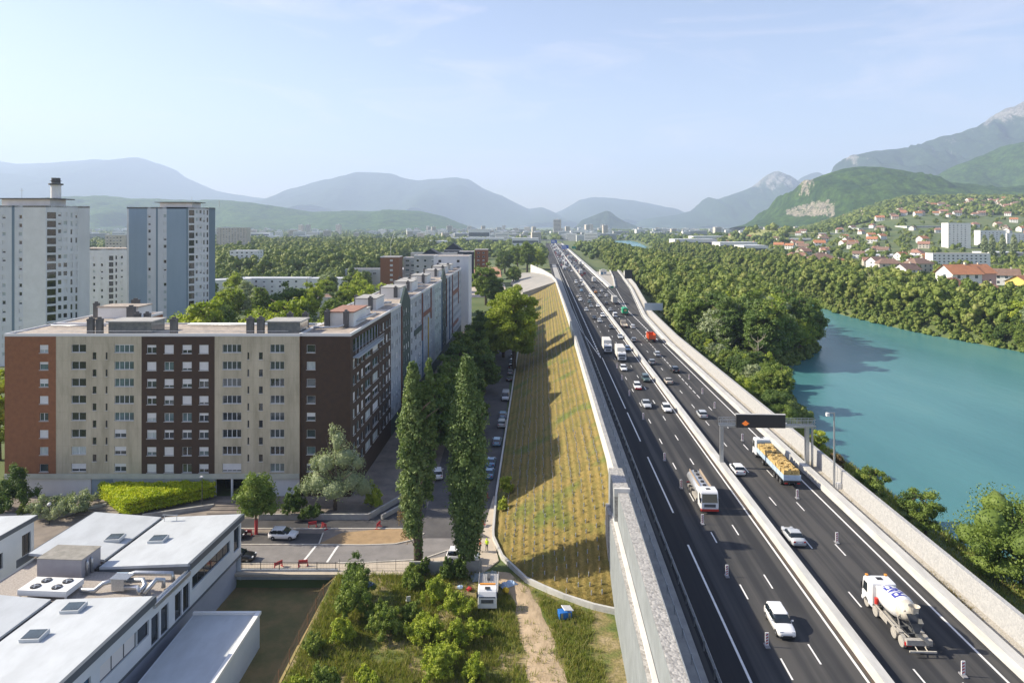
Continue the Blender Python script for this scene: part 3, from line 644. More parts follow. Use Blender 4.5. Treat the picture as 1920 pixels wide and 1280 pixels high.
def rstyle(mixed=.5, lod=0, fm=None, bars=None):
    r = random.random(); pm = random.choice([m_pane, m_pane, m_pane3, m_pane2, m_curt])
    sh = random.choice([.3, .5, .6, .75, .98]) if random.random() < mixed else 0
    return (pm, sh, random.choice([0, 1]) if bars is None else bars, fm or m_frame)
def rear_box(mb, x0, x1, y0, y1, z0, z1, front=False, near=True):   # the plain remaining walls (left end, right end, back)
    if near: mb.quad((x0, y1, z0), (x0, y0, z0), (x0, y0, z1), (x0, y1, z1))
    mb.quad((x1, y0, z0), (x1, y1, z0), (x1, y1, z1), (x1, y0, z1)); mb.quad((x1, y1, z0), (x0, y1, z0), (x0, y1, z1), (x1, y1, z1))
def roof_on(parent, x0, x1, y0, y1, z, mroof=None, lip=.35, mp=None):
    q = MB(); q.box(x0 + .2, x1 - .2, y0 + .2, y1 - .2, z - .5, z - .12); q.build('roof', mroof or m_roofg, parent=parent)
    q = MB()
    q.box(x0 - .08, x1 + .08, y0 - .08, y0 + .22, z - lip, z + .12); q.box(x0 - .08, x1 + .08, y1 - .22, y1 + .08, z - lip, z + .12)
    q.box(x0 - .08, x0 + .22, y0 + .22, y1 - .22, z - lip, z + .119); q.box(x1 - .22, x1 + .08, y0 + .22, y1 - .22, z - lip, z + .119)
    q.build('parapet', mp or m_parap, parent=parent)
def chimney(parent, x, y, z, w=1.1, d=.6, h=2.3):
    q = MB(); q.box(-w / 2, w / 2, -d / 2, d / 2, 0, h); q.box(-w / 2 - .06, w / 2 + .06, -d / 2 - .06, d / 2 + .06, h - .25, h - .1); q.box(-w / 4, w / 4, -d / 4, d / 4, h, h + .3)
    o = q.build('chimney', m_chim, parent=parent); o.location = (x, y, z - .12); return o
def roof_room(parent, x, y, z, w, d, h, m=None, mtop=None, over=.15):
    q = MB().mat(m or m_rendw); q.box(0, w, 0, d, 0, h); q.mat(mtop or m_chim); q.box(-over, w + over, -over, d + over, h + .003, h + .22)
    o = q.build('roof_room', parent=parent); o.location = (x, y, z - .12); return o
def pipe(parent, pts, r=.14, name='roof_pipe'):
    q = MB(); q.tube(pts, r, 8); return q.build(name, m_galv, parent=parent, smooth=True)

# --- front apartment block, four facade bands
FX, FY, HT = -86.0, 113.0, 27.5
blk = thing('apartment_block', 'wide nine storey block with red brick, grey concrete and dark bands, facing the white roofs', 'apartment block', (FX, FY, 0))
rows = [25.8 - 2.88 * k for k in range(8)]
wins = []
def wadd(x0, x1, zt, h, st): wins.append((x0, x1, zt - h, zt, st))
BAR = {}
for k, zt in enumerate(rows):
    wadd(5.9, 7.4, zt - .1, 1.35, rstyle(.6))
    wadd(11.3, 13.8, zt, 1.35, (m_pane3 if k != 6 else m_curt, [0, 0, 0, 0, 0, 0, 0, .7][k], 1, m_frame))
    wadd(18.6, 21.9 if k < 5 else 20.6, zt, 1.4, (random.choice([m_pane, m_pane2]), [.1, 0, 0, 0, 0, .5, .55, .4][k], 3 if k < 5 else 1, m_frame))
    for x in (24.1, 27.05, 30.1, 32.95): wadd(x, x + 1.6, zt - .1, 1.45, rstyle(.75, bars=1))
    wadd(36.9, 40.1, zt, 1.4, (random.choice([m_pane, m_pane3]), [0, 0, 0, 0, 0, 0, 0, .8][k], 3, m_frame))
    wadd(45.0, 47.4, zt, 1.4, (random.choice([m_pane, m_pane3, m_pane2]), 0, 2, m_frame))
    if k < 7:
        wadd(14.9, 15.55, zt - 1.35, 1.2, (m_pane3, 0, 0, m_dframe)); wadd(17.1, 17.42, zt - 1.35, 1.2, (m_pane3, 0, 0, m_dframe))
        wadd(41.15, 41.45, zt - 1.35, 1.2, (m_pane3, 0, 0, m_dframe)); wadd(43.1, 43.75, zt - 1.35, 1.2, (m_pane3, 0, 0, m_dframe))
allr = [w[:4] for w in wins]
wl = MB()
for a, c, m in ((0, 8.7, m_brick), (8.7, 23.2, m_facade), (23.2, 35.6, m_dbrick), (35.6, 50.0, m_facade)):
    wl.mat(m); holes(wl, c - a, 3.9, HT - .3, [r for r in allr if a <= r[0] < c], x0=a)
wl.mat(m_brick); rear_box(wl, 0, 50, 0, 12.5, 0, HT - .3)
wl.build('wall', parent=blk)
gf = MB().mat(m_cream); gf.box(0.03, 49.97, -.12, .3, 3.05, 3.897); gf.mat(m_render); gf.box(.05, 14.4, .35, .8, -.3, 3.046)
gf.box(18.2, 35.6, .352, .8, -.3, 3.046); gf.box(41.5, 49.9, .351, .8, -.3, 3.045); gf.mat(m_bluepan); gf.box(14.45, 18.15, .5, .9, -.3, 3.04); gf.mat(m_pane3); gf.box(35.65, 41.45, 4, 4.4, -.3, 3.04)
gf.mat(m_render); gf.box(38.4, 38.7, -.1, .2, -.3, 3.04); gf.build('ground_floor', parent=blk)
for w in wins: window(blk, *w[:4], w[4])
roof_on(blk, 0, 50, 0, 12.5, HT)
for x in (13.8, 15.3): chimney(blk, x, 1.3, HT, 1.0, .7, 2.6)
for x in (28.0,): chimney(blk, x, 1.4, HT, 1.1, .7, 2.6)
for x in (41.1, 42.9): chimney(blk, x, 1.4, HT, 1.1, .8, 2.7)
for x in (17.8, 19.6, 45.6, 48.4): chimney(blk, x, 8.4, HT, 1.0, .7, 2.6)
m_green = mat('roof_glazing', (.10, .12, .13), .15, col2=(.16, .18, .18), vscale=1.2, spec=.8)
for x in (16.5, 43.9): roof_room(blk, x, 1.8, HT, 7.4 if x < 20 else 5.6, 4.4, 1.9, m_green, m_conc2, .3)
for y in (9.4, 10.3): pipe(blk, [(26.5, y, HT + .25), (41, y, HT + .25), (50, y - .3, HT + .3)], .16)
pipe(blk, [(2, 8.5, HT + .2), (12, 8.5, HT + .2)], .16)
q = MB(); q.tube([(1, .25, HT + .5), (48, .25, HT + .5)], .03, 5); q.build('safety_rail', m_galv, parent=blk)
# rear wing of the block
rw = thing('apartment_block', 'brick wing behind the left end of the wide block, white roof room on top', 'apartment block', (FX, FY + 12.8, 0))
q = MB().mat(m_brick); q.box(0, 12, 0, 15.5, 0, HT - .3); q.build('wall', parent=rw); roof_on(rw, 0, 12, 0, 15.5, HT)
roof_room(rw, 3.5, 7, HT, 8, 5, 2.2, m_rendw, m_roofg); chimney(rw, 2.6, 8, HT, 1, .6, 3); chimney(rw, 8, 12.4, HT, 1.6, .6, 3.2); chimney(rw, 11, 5.5, HT, 1.5, .7, 2.6)

# --- long wing running away beside the street, one building per facade
WA = R(90) - math.atan(.033)
def wpt(x): return (-27.4 + .033 * x, FY + x, 0)
def section(x0, x1, label, mwall, cols, h=HT, row_h=2.88, nrow=8, ztop=25.8, style=None, gable=None, depth=12.0, extras=None, mlow=None, near=False, stuffcap=100):
    L_ = x1 - x0 - .02
    th = thing('apartment_block', label, 'apartment block', wpt(x0), WA)
    ws = []
    for k in range(nrow):
        for (a, c, hh) in cols:
            st = style(k, a) if style else rstyle(.45)
            if st: ws.append((a, c, ztop - row_h * k - hh, ztop - row_h * k, st))
    wl = MB().mat(mwall); holes(wl, L_, 3.6, h - .3, [w[:4] for w in ws])
    rear_box(wl, 0, L_, 0, depth, 0, h - .3, near=near)
    if mlow: wl.mat(mlow)
    wl.quad((0, .02, 0), (L_, .02, 0), (L_, .02, 3.6), (0, .02, 3.6))
    if gable:
        wl.mat(mwall); wl.add([(0, .0, h - .3), (L_, 0, h - .3), (L_ / 2, 0, h + gable), (0, .5, h - .3), (L_, .5, h - .3), (L_ / 2, .5, h + gable)], [(0, 1, 2), (5, 4, 3), (1, 4, 5, 2), (0, 2, 5, 3)])
    wl.build('wall', parent=th)
    lod = 0 if x0 < 30 else 1
    for w in ws[:100]: window(th, *w[:4], w[4], lod=lod)
    roof_on(th, 0, L_, .51 if gable else 0, depth, h, lip=.45)
    return th
# corner building (dark brick), its near end faces the camera
side = [(1.7, 3.1, 1.6), (4.3, 5.8, 1.6), (7.2, 8.7, 1.6), (10.1, 14.2, 1.6), (15.7, 20.2, 1.6), (21.5, 22.6, 1.5), (24.3, 26, 1.5), (27.3, 29, 1.5), (29.9, 31.5, 1.5)]
cb = thing('apartment_block', 'dark brown brick corner block with a long top floor balcony, above the grey willow', 'apartment block', wpt(0), WA)
ws = []
for k in range(8):
    for a, c, hh in side:
        if k == 0 and a < 20: continue
        zt = 25.8 - 2.88 * k; ws.append((a, c, zt - hh, zt, (random.choice([m_curt, m_pane2, m_pane2, m_pane]), random.choice([0, 0, .3, .9]), 1 if c - a > 3 else 0, m_frame)))
wl = MB().mat(m_dbrick); logg = (1.7, 20.6, 23.3, 26.3)
holes(wl, 32.0, 3.6, HT - .3, [w[:4] for w in ws] + [], .22) if False else None
rects = [w[:4] for w in ws]
holes(wl, 32.0, 3.6, HT - .3, rects + [logg], .22); rear_box(wl, 0, 32, 0, 8.6, 0, HT - .3, near=False); wl.quad((0, .02, 0), (32, .02, 0), (32, .02, 3.6), (0, .02, 3.6))
def TN(x, y, z, rot=False):                    # near end wall: x runs from the far-left edge to the street corner
    return -PI / 2 if rot else (y, 8.6 - x, z)
nr = [(1.1 + .0, 2.6, 25.7 - 2.88 * k - 1.35, 25.7 - 2.88 * k) for k in range(8)]
holes(wl, 8.6, 3.6, HT - .3, nr, .22, TN); wl.quad(TN(0, .02, 0), TN(8.6, .02, 0), TN(8.6, .02, 3.6), TN(0, .02, 3.6))
wl.build('wall', parent=cb)
for k, r in enumerate(nr): window(cb, *r, rstyle(.5), T=TN)
for w in ws: window(cb, *w[:4], w[4])
q = MB().mat(m_pane); q.box(1.72, 20.58, .17, .19, 24.0, 26.2); q.mat(m_frame)
for k in range(9): xx = 1.8 + k * 2.32; q.box(xx, xx + .1, .12, .165, 23.4, 26.2)
q.build('window_band', parent=cb)
q = MB().mat(m_rail); q.box(1.6, 20.8, -1.1, 0, 23.15, 23.35)
for k in range(20): q.box(1.7 + k, 1.75 + k, -1.08, -1.03, 23.35, 24.3)
q.box(1.6, 20.8, -1.1, -1.04, 24.3, 24.38); q.box(1.6, 20.8, -1.1, -1.05, 23.85, 23.9); q.build('balcony', parent=cb)
roof_on(cb, 0, 32, 0, 8.6, HT)
roof_room(cb, 9, 1.9, HT, 9.5, 4.6, 2.6, m_rendw, m_tile, .2); chimney(cb, 8.4, 6.6, HT, 1, .8, 3.0); chimney(cb, 8.0, 3.0, HT, 1.0, .8, 3.0); roof_room(cb, 22, 3.5, HT, 6, 4, 1.2, m_rendw, m_conc2)
pipe(cb, [(5, 8, HT + .3), (6, 4, HT + .3), (14, .9, HT + .9), (23, 1.2, HT + .5)], .2)
m_pgreen = mat('pale_green_render', (.50, .56, .54), .8, col2=(.42, .48, .47), vscale=.4); m_dgreen = mat('dark_green_cladding', (.045, .07, .062), .7, col2=(.06, .09, .08), vscale=.7)
m_wbl = mat('cool_white_render', (.40, .43, .46), .8, col2=(.34, .37, .40), vscale=.3); m_accent = mat('rust_cladding', (.19, .075, .05), .7); m_bluec = mat('blue_cladding', (.06, .13, .24), .6)
def cols_of(L_, pat, gap=1.2, start=.8):
    out = []; x = start; k = 0
    while True:
        w = pat[k % len(pat)]
        if x + w > L_ - .5: break
        out.append((round(x, 2), round(x + w, 2), 1.5)); x += w + gap; k += 1
    return out
def accents(th, items, d=.25):
    for nm, m, x0, x1, z0, z1 in items: q = MB(); q.box(x0, x1, -d, -.004, z0, z1); q.build(nm, m, parent=th)
secs = [
 (32, 43, 'narrow white section of the long block, next to the brown corner', m_wbl, [1.4, 1.0], 0, []),
 (43, 55, 'dark green gabled section of the long block, nearest of its two gables', m_dgreen, [1.3], 3.6, [('pier', m_accent, .1, .5, 3.6, 27)]),
 (55, 71.5, 'white section just beyond the dark green gable of the long block', m_wbl, [2.2, 1.2], 0, [('balcony_band', m_dgreen, 5, 16.2, 17.2, 18.6)]),
 (71.5, 96, 'white section with rust and blue strips, middle of the long block', m_wbl, [1.6, 1.1], 0, [('strip', m_accent, .2, 1.2, 14, 27.1), ('strip', m_bluec, 1.3, 1.7, 3.7, 27), ('strip', m_accent, 16, 17, 18, 27.1), ('balcony_band', m_accent, 1.8, 16, 20.2, 21.4), ('strip', mat('ochre_cladding', (.42, .30, .05), .7), 11, 11.6, 4, 19)]),
 (96, 112, 'pale green section of the long block, before its farther gable', m_pgreen, [1.5, 2.2], 0, [('strip', m_bluec, 15.2, 15.8, 3.7, 26.8)]),
 (112, 124, 'dark gabled section of the long block, farther of its two gables', m_dgreen, [1.3], 3.4, [('pier', m_accent, 11.2, 11.8, 10, 27)]),
 (124, 140, 'white section just beyond the farther gable of the long block', m_wbl, [1.6, 1.2], 0, [('strip', m_bluec, 8, 8.5, 4, 27)]),
 (140, 172, 'far white section with slanting rust strips, end of the long block', m_wbl, [1.8, 1.2], 0, [('strip', m_accent, .3, 1.6, 5, 27.1), ('strip', m_accent, 20, 21.2, 14, 27.1), ('balcony_band', m_accent, 1.7, 20, 19, 20.6), ('balcony_band', m_accent, 1.7, 20, 7, 8.2)]),
]
for x0, x1, lab, m, pat, gb, acc in secs:
    th = section(x0, x1, lab, m, cols_of(x1 - x0, pat, gap=1.4 if x0 < 90 else 1.7), gable=gb or None, mlow=m_dgreen, style=lambda k, a: rstyle(.35, fm=m_frame))
    accents(th, acc)
    rr = {32: [(1, 3.5, 8, 4.6, 2.4)], 55: [(2, 3, 8.5, 5, 2.5)], 71.5: [(2, 3, 9, 5, 2.6), (15, 5, 7, 4, 2.2)], 96: [(3, 3, 8, 5, 2.5)], 124: [(2, 3, 8, 5, 2.3)], 140: [(4, 3, 9, 5, 2.5), (20, 3, 8, 5, 2.3)]}.get(x0, [])
    for (a, yb, w_, d_, h_) in rr:
        roof_room(th, a, yb, HT, w_, d_, h_, m_rendw, m_conc2); chimney(th, a - .9, yb + 1, HT, 1, .8, 2.9); chimney(th, a + w_ * .5, yb + d_ + .8, HT, 1, .8, 2.7); chimney(th, a + w_ + .9, yb + 2, HT, 1.2, .8, 2.2)
        pipe(th, [(a + w_, yb, HT + .6), (a + w_ + 2, yb - 1.2, HT + .4)], .22)

# generic block in its own frame (front looks to -y); windows on the front and optionally the right end
def block(label, loc, rz, L_, D_, h, mw_, nrow, row_h, ztop, cols, name='apartment_block', cat='apartment block', end_cols=None, mend=None, style=None, lod=1, roofm=None, wh=1.3, z0=-1, lip=.35, mp=None, cap=100):
    th = thing(name, label, cat, loc, rz)
    ws = [(a, c, ztop - row_h * k - wh, ztop - row_h * k) for k in range(nrow) for a, c in cols]
    wl = MB().mat(mw_); holes(wl, L_, z0, h - .1, ws, .2)
    es = [(a, c, ztop - row_h * k - wh, ztop - row_h * k) for k in range(nrow) for a, c in (end_cols or [])]
    def TE(x, y, z, rot=False): return PI / 2 if rot else (L_ - y, x, z)
    if mend: wl.mat(mend)
    holes(wl, D_, z0, h - .1, es, .2, TE)
    wl.quad((0, D_, z0), (0, 0, z0), (0, 0, h - .1), (0, D_, h - .1)); wl.quad((L_, D_, z0), (0, D_, z0), (0, D_, h - .1), (L_, D_, h - .1)); wl.build('wall', parent=th)
    al = [(w, None) for w in ws] + [(w, TE) for w in es]
    if len(al) > cap: al_s = al[cap:]; al = al[:cap]
    else: al_s = []
    for w, T in al: window(th, *w, (style or (lambda: rstyle(.4, bars=0)))(), T=T, dep=.2, lod=lod)
    if al_s:
        q = MB().mat(m_pane)
        for w, T in al_s:
            f = T or (lambda x, y, z: (x, y, z)); q.quad(f(w[0] + .02, .16, w[2]), f(w[1] - .02, .16, w[2]), f(w[1] - .02, .16, w[3]), f(w[0] + .02, .16, w[3]))
        o = q.build('window_rest', parent=th); o['kind'] = 'stuff'; o.name = 'window'
    roof_on(th, 0, L_, 0, D_, h, roofm, lip, mp); return th
# the slab closing the long wing
sb = block('tall grey slab closing the far end of the long block', (-34, 289, 0), R(-2), 15.2, 14, 32.5, m_render, 9, 2.9, 31, [(2, 3.4), (10, 11.4)])
# --- left towers
def tower(label, u0, Y, faces, h, row_h, mtop):
    """faces: list of (dx, dy, material, window columns (a, b, dark)) walked from left to right"""
    th = thing('tower_block', label, 'tower block', ((u0 - 960) * Y / F, Y, 0)); x = y = 0.0; pts = [(0, 0)]; wl = MB(); cnt = 0; rest = MB().mat(m_pane)
    for dx, dy, m, cols, nr_, zt in faces:
        L_ = math.hypot(dx, dy); a = math.atan2(dy, dx); ox, oy = x, y
        def T(q, w, z, rot=False, a=a, ox=ox, oy=oy): return a if rot else (ox + math.cos(a) * q - math.sin(a) * w, oy + math.sin(a) * q + math.cos(a) * w, z)
        ws = [(c0, c1, zt - row_h * k - wh_, zt - row_h * k, dk) for k in range(nr_) for c0, c1, wh_, dk in cols]
        wl.mat(m); holes(wl, L_, -1, h, [w[:4] for w in ws], .25, T)
        for w in ws:
            st = (m_pane3, 0, 0, m_dframe) if w[4] else (random.choice([m_pane3, m_pane, m_curt]), random.choice([0, 0, .5, .98]), 0, m_frame)
            if cnt < 100: window(th, *w[:4], st, T=T, dep=.25, lod=1); cnt += 1
            else: rest.mat(m_pane3 if w[4] else random.choice([m_shut, m_shut, m_pane, m_pane3])); rest.quad(T(w[0] + .03, .2, w[2]), T(w[1] - .03, .2, w[2]), T(w[1] - .03, .2, w[3]), T(w[0] + .03, .2, w[3]))
        x += dx; y += dy; pts.append((x, y))
    wl.mat(m_render)
    kx = (u0 - 960) / F * 17; bx = [(x + kx, y + 16), (pts[0][0] + kx, pts[0][1] + 20)]
    P = [pts[-1], bx[0], bx[1], pts[0]]
    for p0, p1 in zip(P, P[1:]): wl.quad((*p0, -1), (*p1, -1), (*p1, h), (*p0, h))
    wl.build('wall', parent=th)
    q = MB().mat(mtop); q.prism(pts + bx, h - .6, h - .05); q.build('roof', parent=th)
    if rest.f: o = rest.build('window_rest', parent=th); o.name = 'window'; o['kind'] = 'stuff'
    return th
t1 = tower('tallest white tower at the left edge with a round chimney on its roof', -60, 218, [
  (10.5, 0, m_render, [(2, 3.2, 1.3, False), (9, 10, 1.3, False)], 17, 49.3), (3.6, .25, m_render, [(.6, 1.7, 1.3, False)], 17, 49.3), (.7, .3, m_bluegrey, [], 0, 0), (3.0, -.2, m_render, [(1.5, 2.6, 1.3, False)], 17, 49.3),
  (7.6, -.35, m_rendw, [], 0, 0), (5.5, 8.0, m_render, [(.4, 3.0, 2.1, True), (3.6, 4.6, 1.4, False), (5.2, 6.3, 1.4, False), (7.3, 7.9, 1.8, False), (8.8, 9.4, 1.9, False)], 17, 50.2), (3.2, 1.0, m_render, [], 0, 0)], 52.4, 2.8, m_roofg)
q = MB().mat(m_rendw); q.box(8, 24, 4, 12, 52.4, 54.6); q.mat(m_chim); q.box(6.5, 26.5, 2.8, 13, 54.62, 54.95); q.build('roof_room', parent=t1)
q = MB().mat(m_rendw); q.tube([(22.6, 9, 54.9), (22.6, 9, 60.2)], 1.55, 14); q.mat(m_chim); q.tube([(22.6, 9, 59.6), (22.6, 9, 60.1)], 2.2, 14); q.tube([(22.6, 9, 60.1), (22.6, 9, 62.0)], 1.35, 14); q.tube([(22.6, 9, 60.9), (22.6, 9, 61.05)], 1.7, 14); q.build('chimney', parent=t1)
q = MB(); q.tube([(13.2, 6, 54.9), (13.2, 6, 58.4)], .07, 5); q.box(12.6, 13.8, 5.95, 6.05, 57.5, 57.6); q.build('antenna', m_galv, parent=t1)
t2 = tower('white tower with blue grey side panels, right of the tallest tower', 238, 245, [
  (.7, 0, m_rendw, [], 0, 0), (6.6, .2, m_bluepan, [], 0, 0), (3.2, .1, m_render, [(.3, 1.3, 1.3, False)], 17, 50), (.6, .2, m_bluegrey, [], 0, 0), (3.2, .1, m_render, [(2.0, 3.1, 1.3, False)], 17, 50), (7.2, 0, m_bluepan, [], 0, 0),  # first narrow strip is whiter: sunlight on the left edge put into its colour
  (.6, .4, m_bluegrey, [], 0, 0), (4.6, 6.5, m_render, [(.2, 2.3, 2.1, True), (2.8, 3.7, 1.4, False), (4.3, 5.2, 1.4, False), (5.8, 6.4, 1.8, False), (7.1, 7.7, 1.8, True)], 17, 51.6), (2.1, .7, m_bluegrey, [], 0, 0)], 52.6, 2.8, m_roofg)
q = MB().mat(m_rendw); q.box(10, 22, 4, 11, 52.6, 54.3); q.mat(m_chim); q.box(8.5, 23.5, 3, 12, 54.32, 54.6); q.build('roof_room', parent=t2)
q = MB(); q.tube([(30, 9, 52.5), (30, 9, 55.5)], .09, 5); q.tube([(21, 6, 54.5), (21, 6, 56.6)], .06, 5); q.build('antenna', m_galv, parent=t2)
t3 = tower('lower white tower standing between the two tall towers', 163, 292, [(5, 0, m_render, [(2.6, 3.6, 1.3, False)], 12, 32), (3.4, .4, m_render, [(1, 1.9, 1.3, False)], 12, 32), (8.6, 1.5, m_render, [(.9, 2.7, 2.0, True), (3.5, 4.2, 1.6, True), (5.6, 6.6, 1.3, False)], 12, 32.5)], 35.7, 2.8, m_roofg)
# ================================================================ vehicles
m_paint = bpy.data.materials.new('car_paint'); m_paint.use_nodes = True; MATS['car_paint'] = m_paint
N, n, Lk, p = nodes(m_paint); oi = n.new('ShaderNodeObjectInfo'); Lk(oi.outputs['Color'], p.inputs['Base Color']); p.inputs['Roughness'].default_value = .32; p.inputs['Coat Weight'].default_value = .6; p.inputs['Coat Roughness'].default_value = .05
m_cglass = mat('car_glass', (.012, .018, .022), .06, spec=.9); m_tyre = mat('tyre_rubber', (.018, .018, .019), .85); m_rim = mat('wheel_rim', (.42, .43, .44), .35, metal=.7)
m_lamp = mat('headlamp_lens', (.72, .74, .76), .12, spec=.9); m_tail = mat('tail_lamp_lens', (.42, .02, .02), .25); m_black = mat('black_plastic', (.022, .022, .024), .6); m_plate = mat('number_plate', (.70, .70, .66), .5)
m_amber = mat('amber_lens', (.75, .30, .03), .3); m_chas = mat('chassis_steel', (.10, .105, .11), .7, var=.3, vscale=3); m_red = mat('red_paint', (.50, .035, .025), .4); m_wpaint = mat('white_paint', (.74, .745, .75), .38, coat=.4); m_alu = mat('tank_aluminium', (.62, .63, .64), .3, metal=.6, var=.15, vscale=2)
def ring12(y, zb, zt, hw, top=.8):
    h = zt - zb
    P = [(-.82 * hw, zb), (-hw, zb + .14 * h), (-hw * 1.0, zb + .55 * h), (-.965 * hw, zb + .86 * h), (-top * hw, zt), (-.3 * hw, zt + .02)]
    return [(x, y, z) for x, z in P] + [(-x, y, z) for x, z in P[::-1]]
CARS = {
 'hatchback': dict(L=4.1, W=.88, body=[(-2.02, .42, .80, .70), (-1.97, .27, .98, .82), (-1.4, .2, 1.0, .88), (0, .19, .97, .88), (.95, .2, .95, .88), (1.5, .22, .86, .86), (1.9, .26, .74, .78), (2.05, .34, .58, .64)], gb=(-1.93, 1.05), gt=(-1.5, .15), zt=1.49, belt=.95),
 'saloon': dict(L=4.6, W=.90, body=[(-2.3, .42, .82, .72), (-2.22, .28, .97, .84), (-1.6, .2, 1.0, .9), (0, .19, .96, .9), (1.0, .2, .94, .9), (1.7, .22, .84, .88), (2.15, .26, .72, .80), (2.3, .34, .58, .66)], gb=(-1.65, 1.1), gt=(-.95, .15), zt=1.44, belt=.94),
 'suv': dict(L=4.5, W=.93, body=[(-2.24, .5, .95, .78), (-2.18, .33, 1.1, .88), (-1.5, .27, 1.12, .93), (0, .26, 1.08, .93), (1.0, .27, 1.06, .93), (1.6, .3, 1.0, .91), (2.1, .34, .90, .84), (2.25, .42, .72, .72)], gb=(-2.12, 1.12), gt=(-1.8, .35), zt=1.68, belt=1.07),
 'van': dict(L=5.2, W=.98, body=[(-2.6, .45, 1.2, .93), (-2.57, .3, 1.25, .97), (-1.5, .26, 1.26, .98), (0, .25, 1.25, .98), (1.3, .26, 1.22, .98), (1.9, .3, 1.12, .95), (2.4, .34, .95, .9), (2.58, .42, .78, .8)], gb=(-2.57, 1.75), gt=(-2.5, .75), zt=2.05, belt=1.2),
}
CP = {}
def wheel(parent, x, y, r=.32, w=.22, dirty=None):
    side = 1 if x > 0 else -1
    key = ('w', round(r, 2), side, dirty.name if dirty else '')
    if key not in CP:
        q = MB(); n_ = 14; prof = [(-w / 2, r * .62), (-w / 2, r * .93), (-w * .38, r), (w * .38, r), (w / 2, r * .93), (w / 2, r * .62)]
        q.rings([[(px, pr * math.cos(2 * PI * k / n_), pr * math.sin(2 * PI * k / n_)) for k in range(n_)] for px, pr in prof]); t = q.build('wheel', dirty or m_tyre, smooth=False)
        q = MB(); q.rings([[(px * side, pr * math.cos(2 * PI * k / n_), pr * math.sin(2 * PI * k / n_)) for k in range(n_)] for px, pr in ((w * .3, r * .63), (w / 2 + .006, r * .60), (w / 2 - .02, r * .42), (w / 2 + .012, r * .18))]); q.build('rim', dirty or m_rim, parent=t)
        CP[key] = t; t.parent = parent; o = t
    else: o = dup(CP[key], parent)
    o.location = (x, y, r); return o
def make_car(kind):
    d = CARS[kind]; th = thing(kind + '_car' if kind != 'van' else 'white_van', '', '', (0, 0, -500)); W_ = d['W']; b0, b1 = d['gb']; t0, t1 = d['gt']; zb, zt = d['belt'], d['zt']; L2 = d['body'][-1][0]; R2 = d['body'][0][0]
    q = MB(); q.rings([ring12(*s) for s in d['body']]); body = q.build('body', m_paint, parent=th, smooth=True)
    q = MB(); tw = W_ * (.76 if kind != 'van' else .86)
    def rg(z, y0, y1, hw): return [(-hw * .94, y0, z), (-hw, y0 + .12, z), (-hw, y1 - .3, z), (-hw * .86, y1, z), (hw * .86, y1, z), (hw, y1 - .3, z), (hw, y0 + .12, z), (hw * .94, y0, z)][::-1]
    q.rings([rg(zb - .05, b0, b1, W_ * .93), rg((zb + zt) / 2, (b0 + t0) / 2 - .05, (b1 + t1) / 2 + .04, (W_ * .93 + tw) / 2 + .02), rg(zt - .05, t0, t1, tw)]); q.build('windows', m_cglass, parent=th)
    q = MB(); q.rings([rg(zt - .07, t0 - .06, t1 + .06, tw + .02), rg(zt - .02, t0 - .02, t1 + .0, tw - .02), rg(zt, t0 + .15, t1 - .12, tw - .12)])
    for sx in (-1, 1):
        def bar(yb, yt, wd=.07):
            q.rings([[(sx * (W_ * .93 + .012), yb - wd / 2, zb - .06), (sx * (W_ * .93 + .012), yb + wd / 2, zb - .06), (sx * (W_ * .93 - .05), yb + wd / 2, zb - .06), (sx * (W_ * .93 - .05), yb - wd / 2, zb - .06)],
                     [(sx * (tw + .022), yt - wd / 2, zt - .05), (sx * (tw + .022), yt + wd / 2, zt - .05), (sx * (tw - .04), yt + wd / 2, zt - .05), (sx * (tw - .04), yt - wd / 2, zt - .05)]])
        ya = b1 - .28; bar(ya, t1 - .24, .08); bar((b0 + b1) / 2 - .2, (t0 + t1) / 2, .09); bar(b0 + .17, t0 + .12, .16)
        if kind == 'van':
            q.quad((sx * (W_ * .955), b0 + .1, zb - .04), (sx * (W_ * .955), .35, zb - .04), (sx * (tw + .03), .35, zt - .05), (sx * (tw + .03), b0 + .15, zt - .05))
    q.build('roof', m_paint, parent=th, smooth=False)
    for sx in (-1, 1):
        q = MB(); q.obox((sx * W_ * .62, L2 - .13, d['body'][-1][2] + .10), .34, .16, .13); q.build('headlight', m_lamp, parent=th)
        q = MB(); q.obox((sx * W_ * .70, R2 + .05, d['body'][1][2] - .18), .26, .12, .18); q.build('tail_light', m_tail, parent=th)
        q = MB(); q.obox((sx * (W_ + .09), b1 - .42, zb + .06), .18, .12, .12); q.build('mirror', m_paint, parent=th)
        for y in (L2 - .78, R2 + .76): wheel(th, sx * (W_ - .1), y, .32 if kind != 'suv' else .36)
    q = MB(); q.box(-.45, .45, L2 - .06, L2 + .015, .36, .52); q.build('grille', m_black, parent=th)
    q = MB(); q.box(-.26, .26, R2 - .03, R2 + .03, .62, .73); q.build('number_plate', m_plate, parent=th)
    q = MB(); q.box(-W_ * .8, W_ * .8, R2 + .1, L2 - .1, .16, .24); q.build('underbody', m_black, parent=th)
    return th
PROTO = {}
COLS = {'white': (.78, .78, .78), 'silver': (.45, .47, .49), 'grey': (.20, .21, .22), 'black': (.015, .016, .018), 'blue': (.03, .07, .16), 'green': (.05, .09, .085), 'red': (.35, .03, .02), 'beige': (.42, .38, .32), 'orange': (.75, .28, .02), 'steel blue': (.10, .22, .36), 'light blue': (.22, .36, .48)}
USEDP = set()
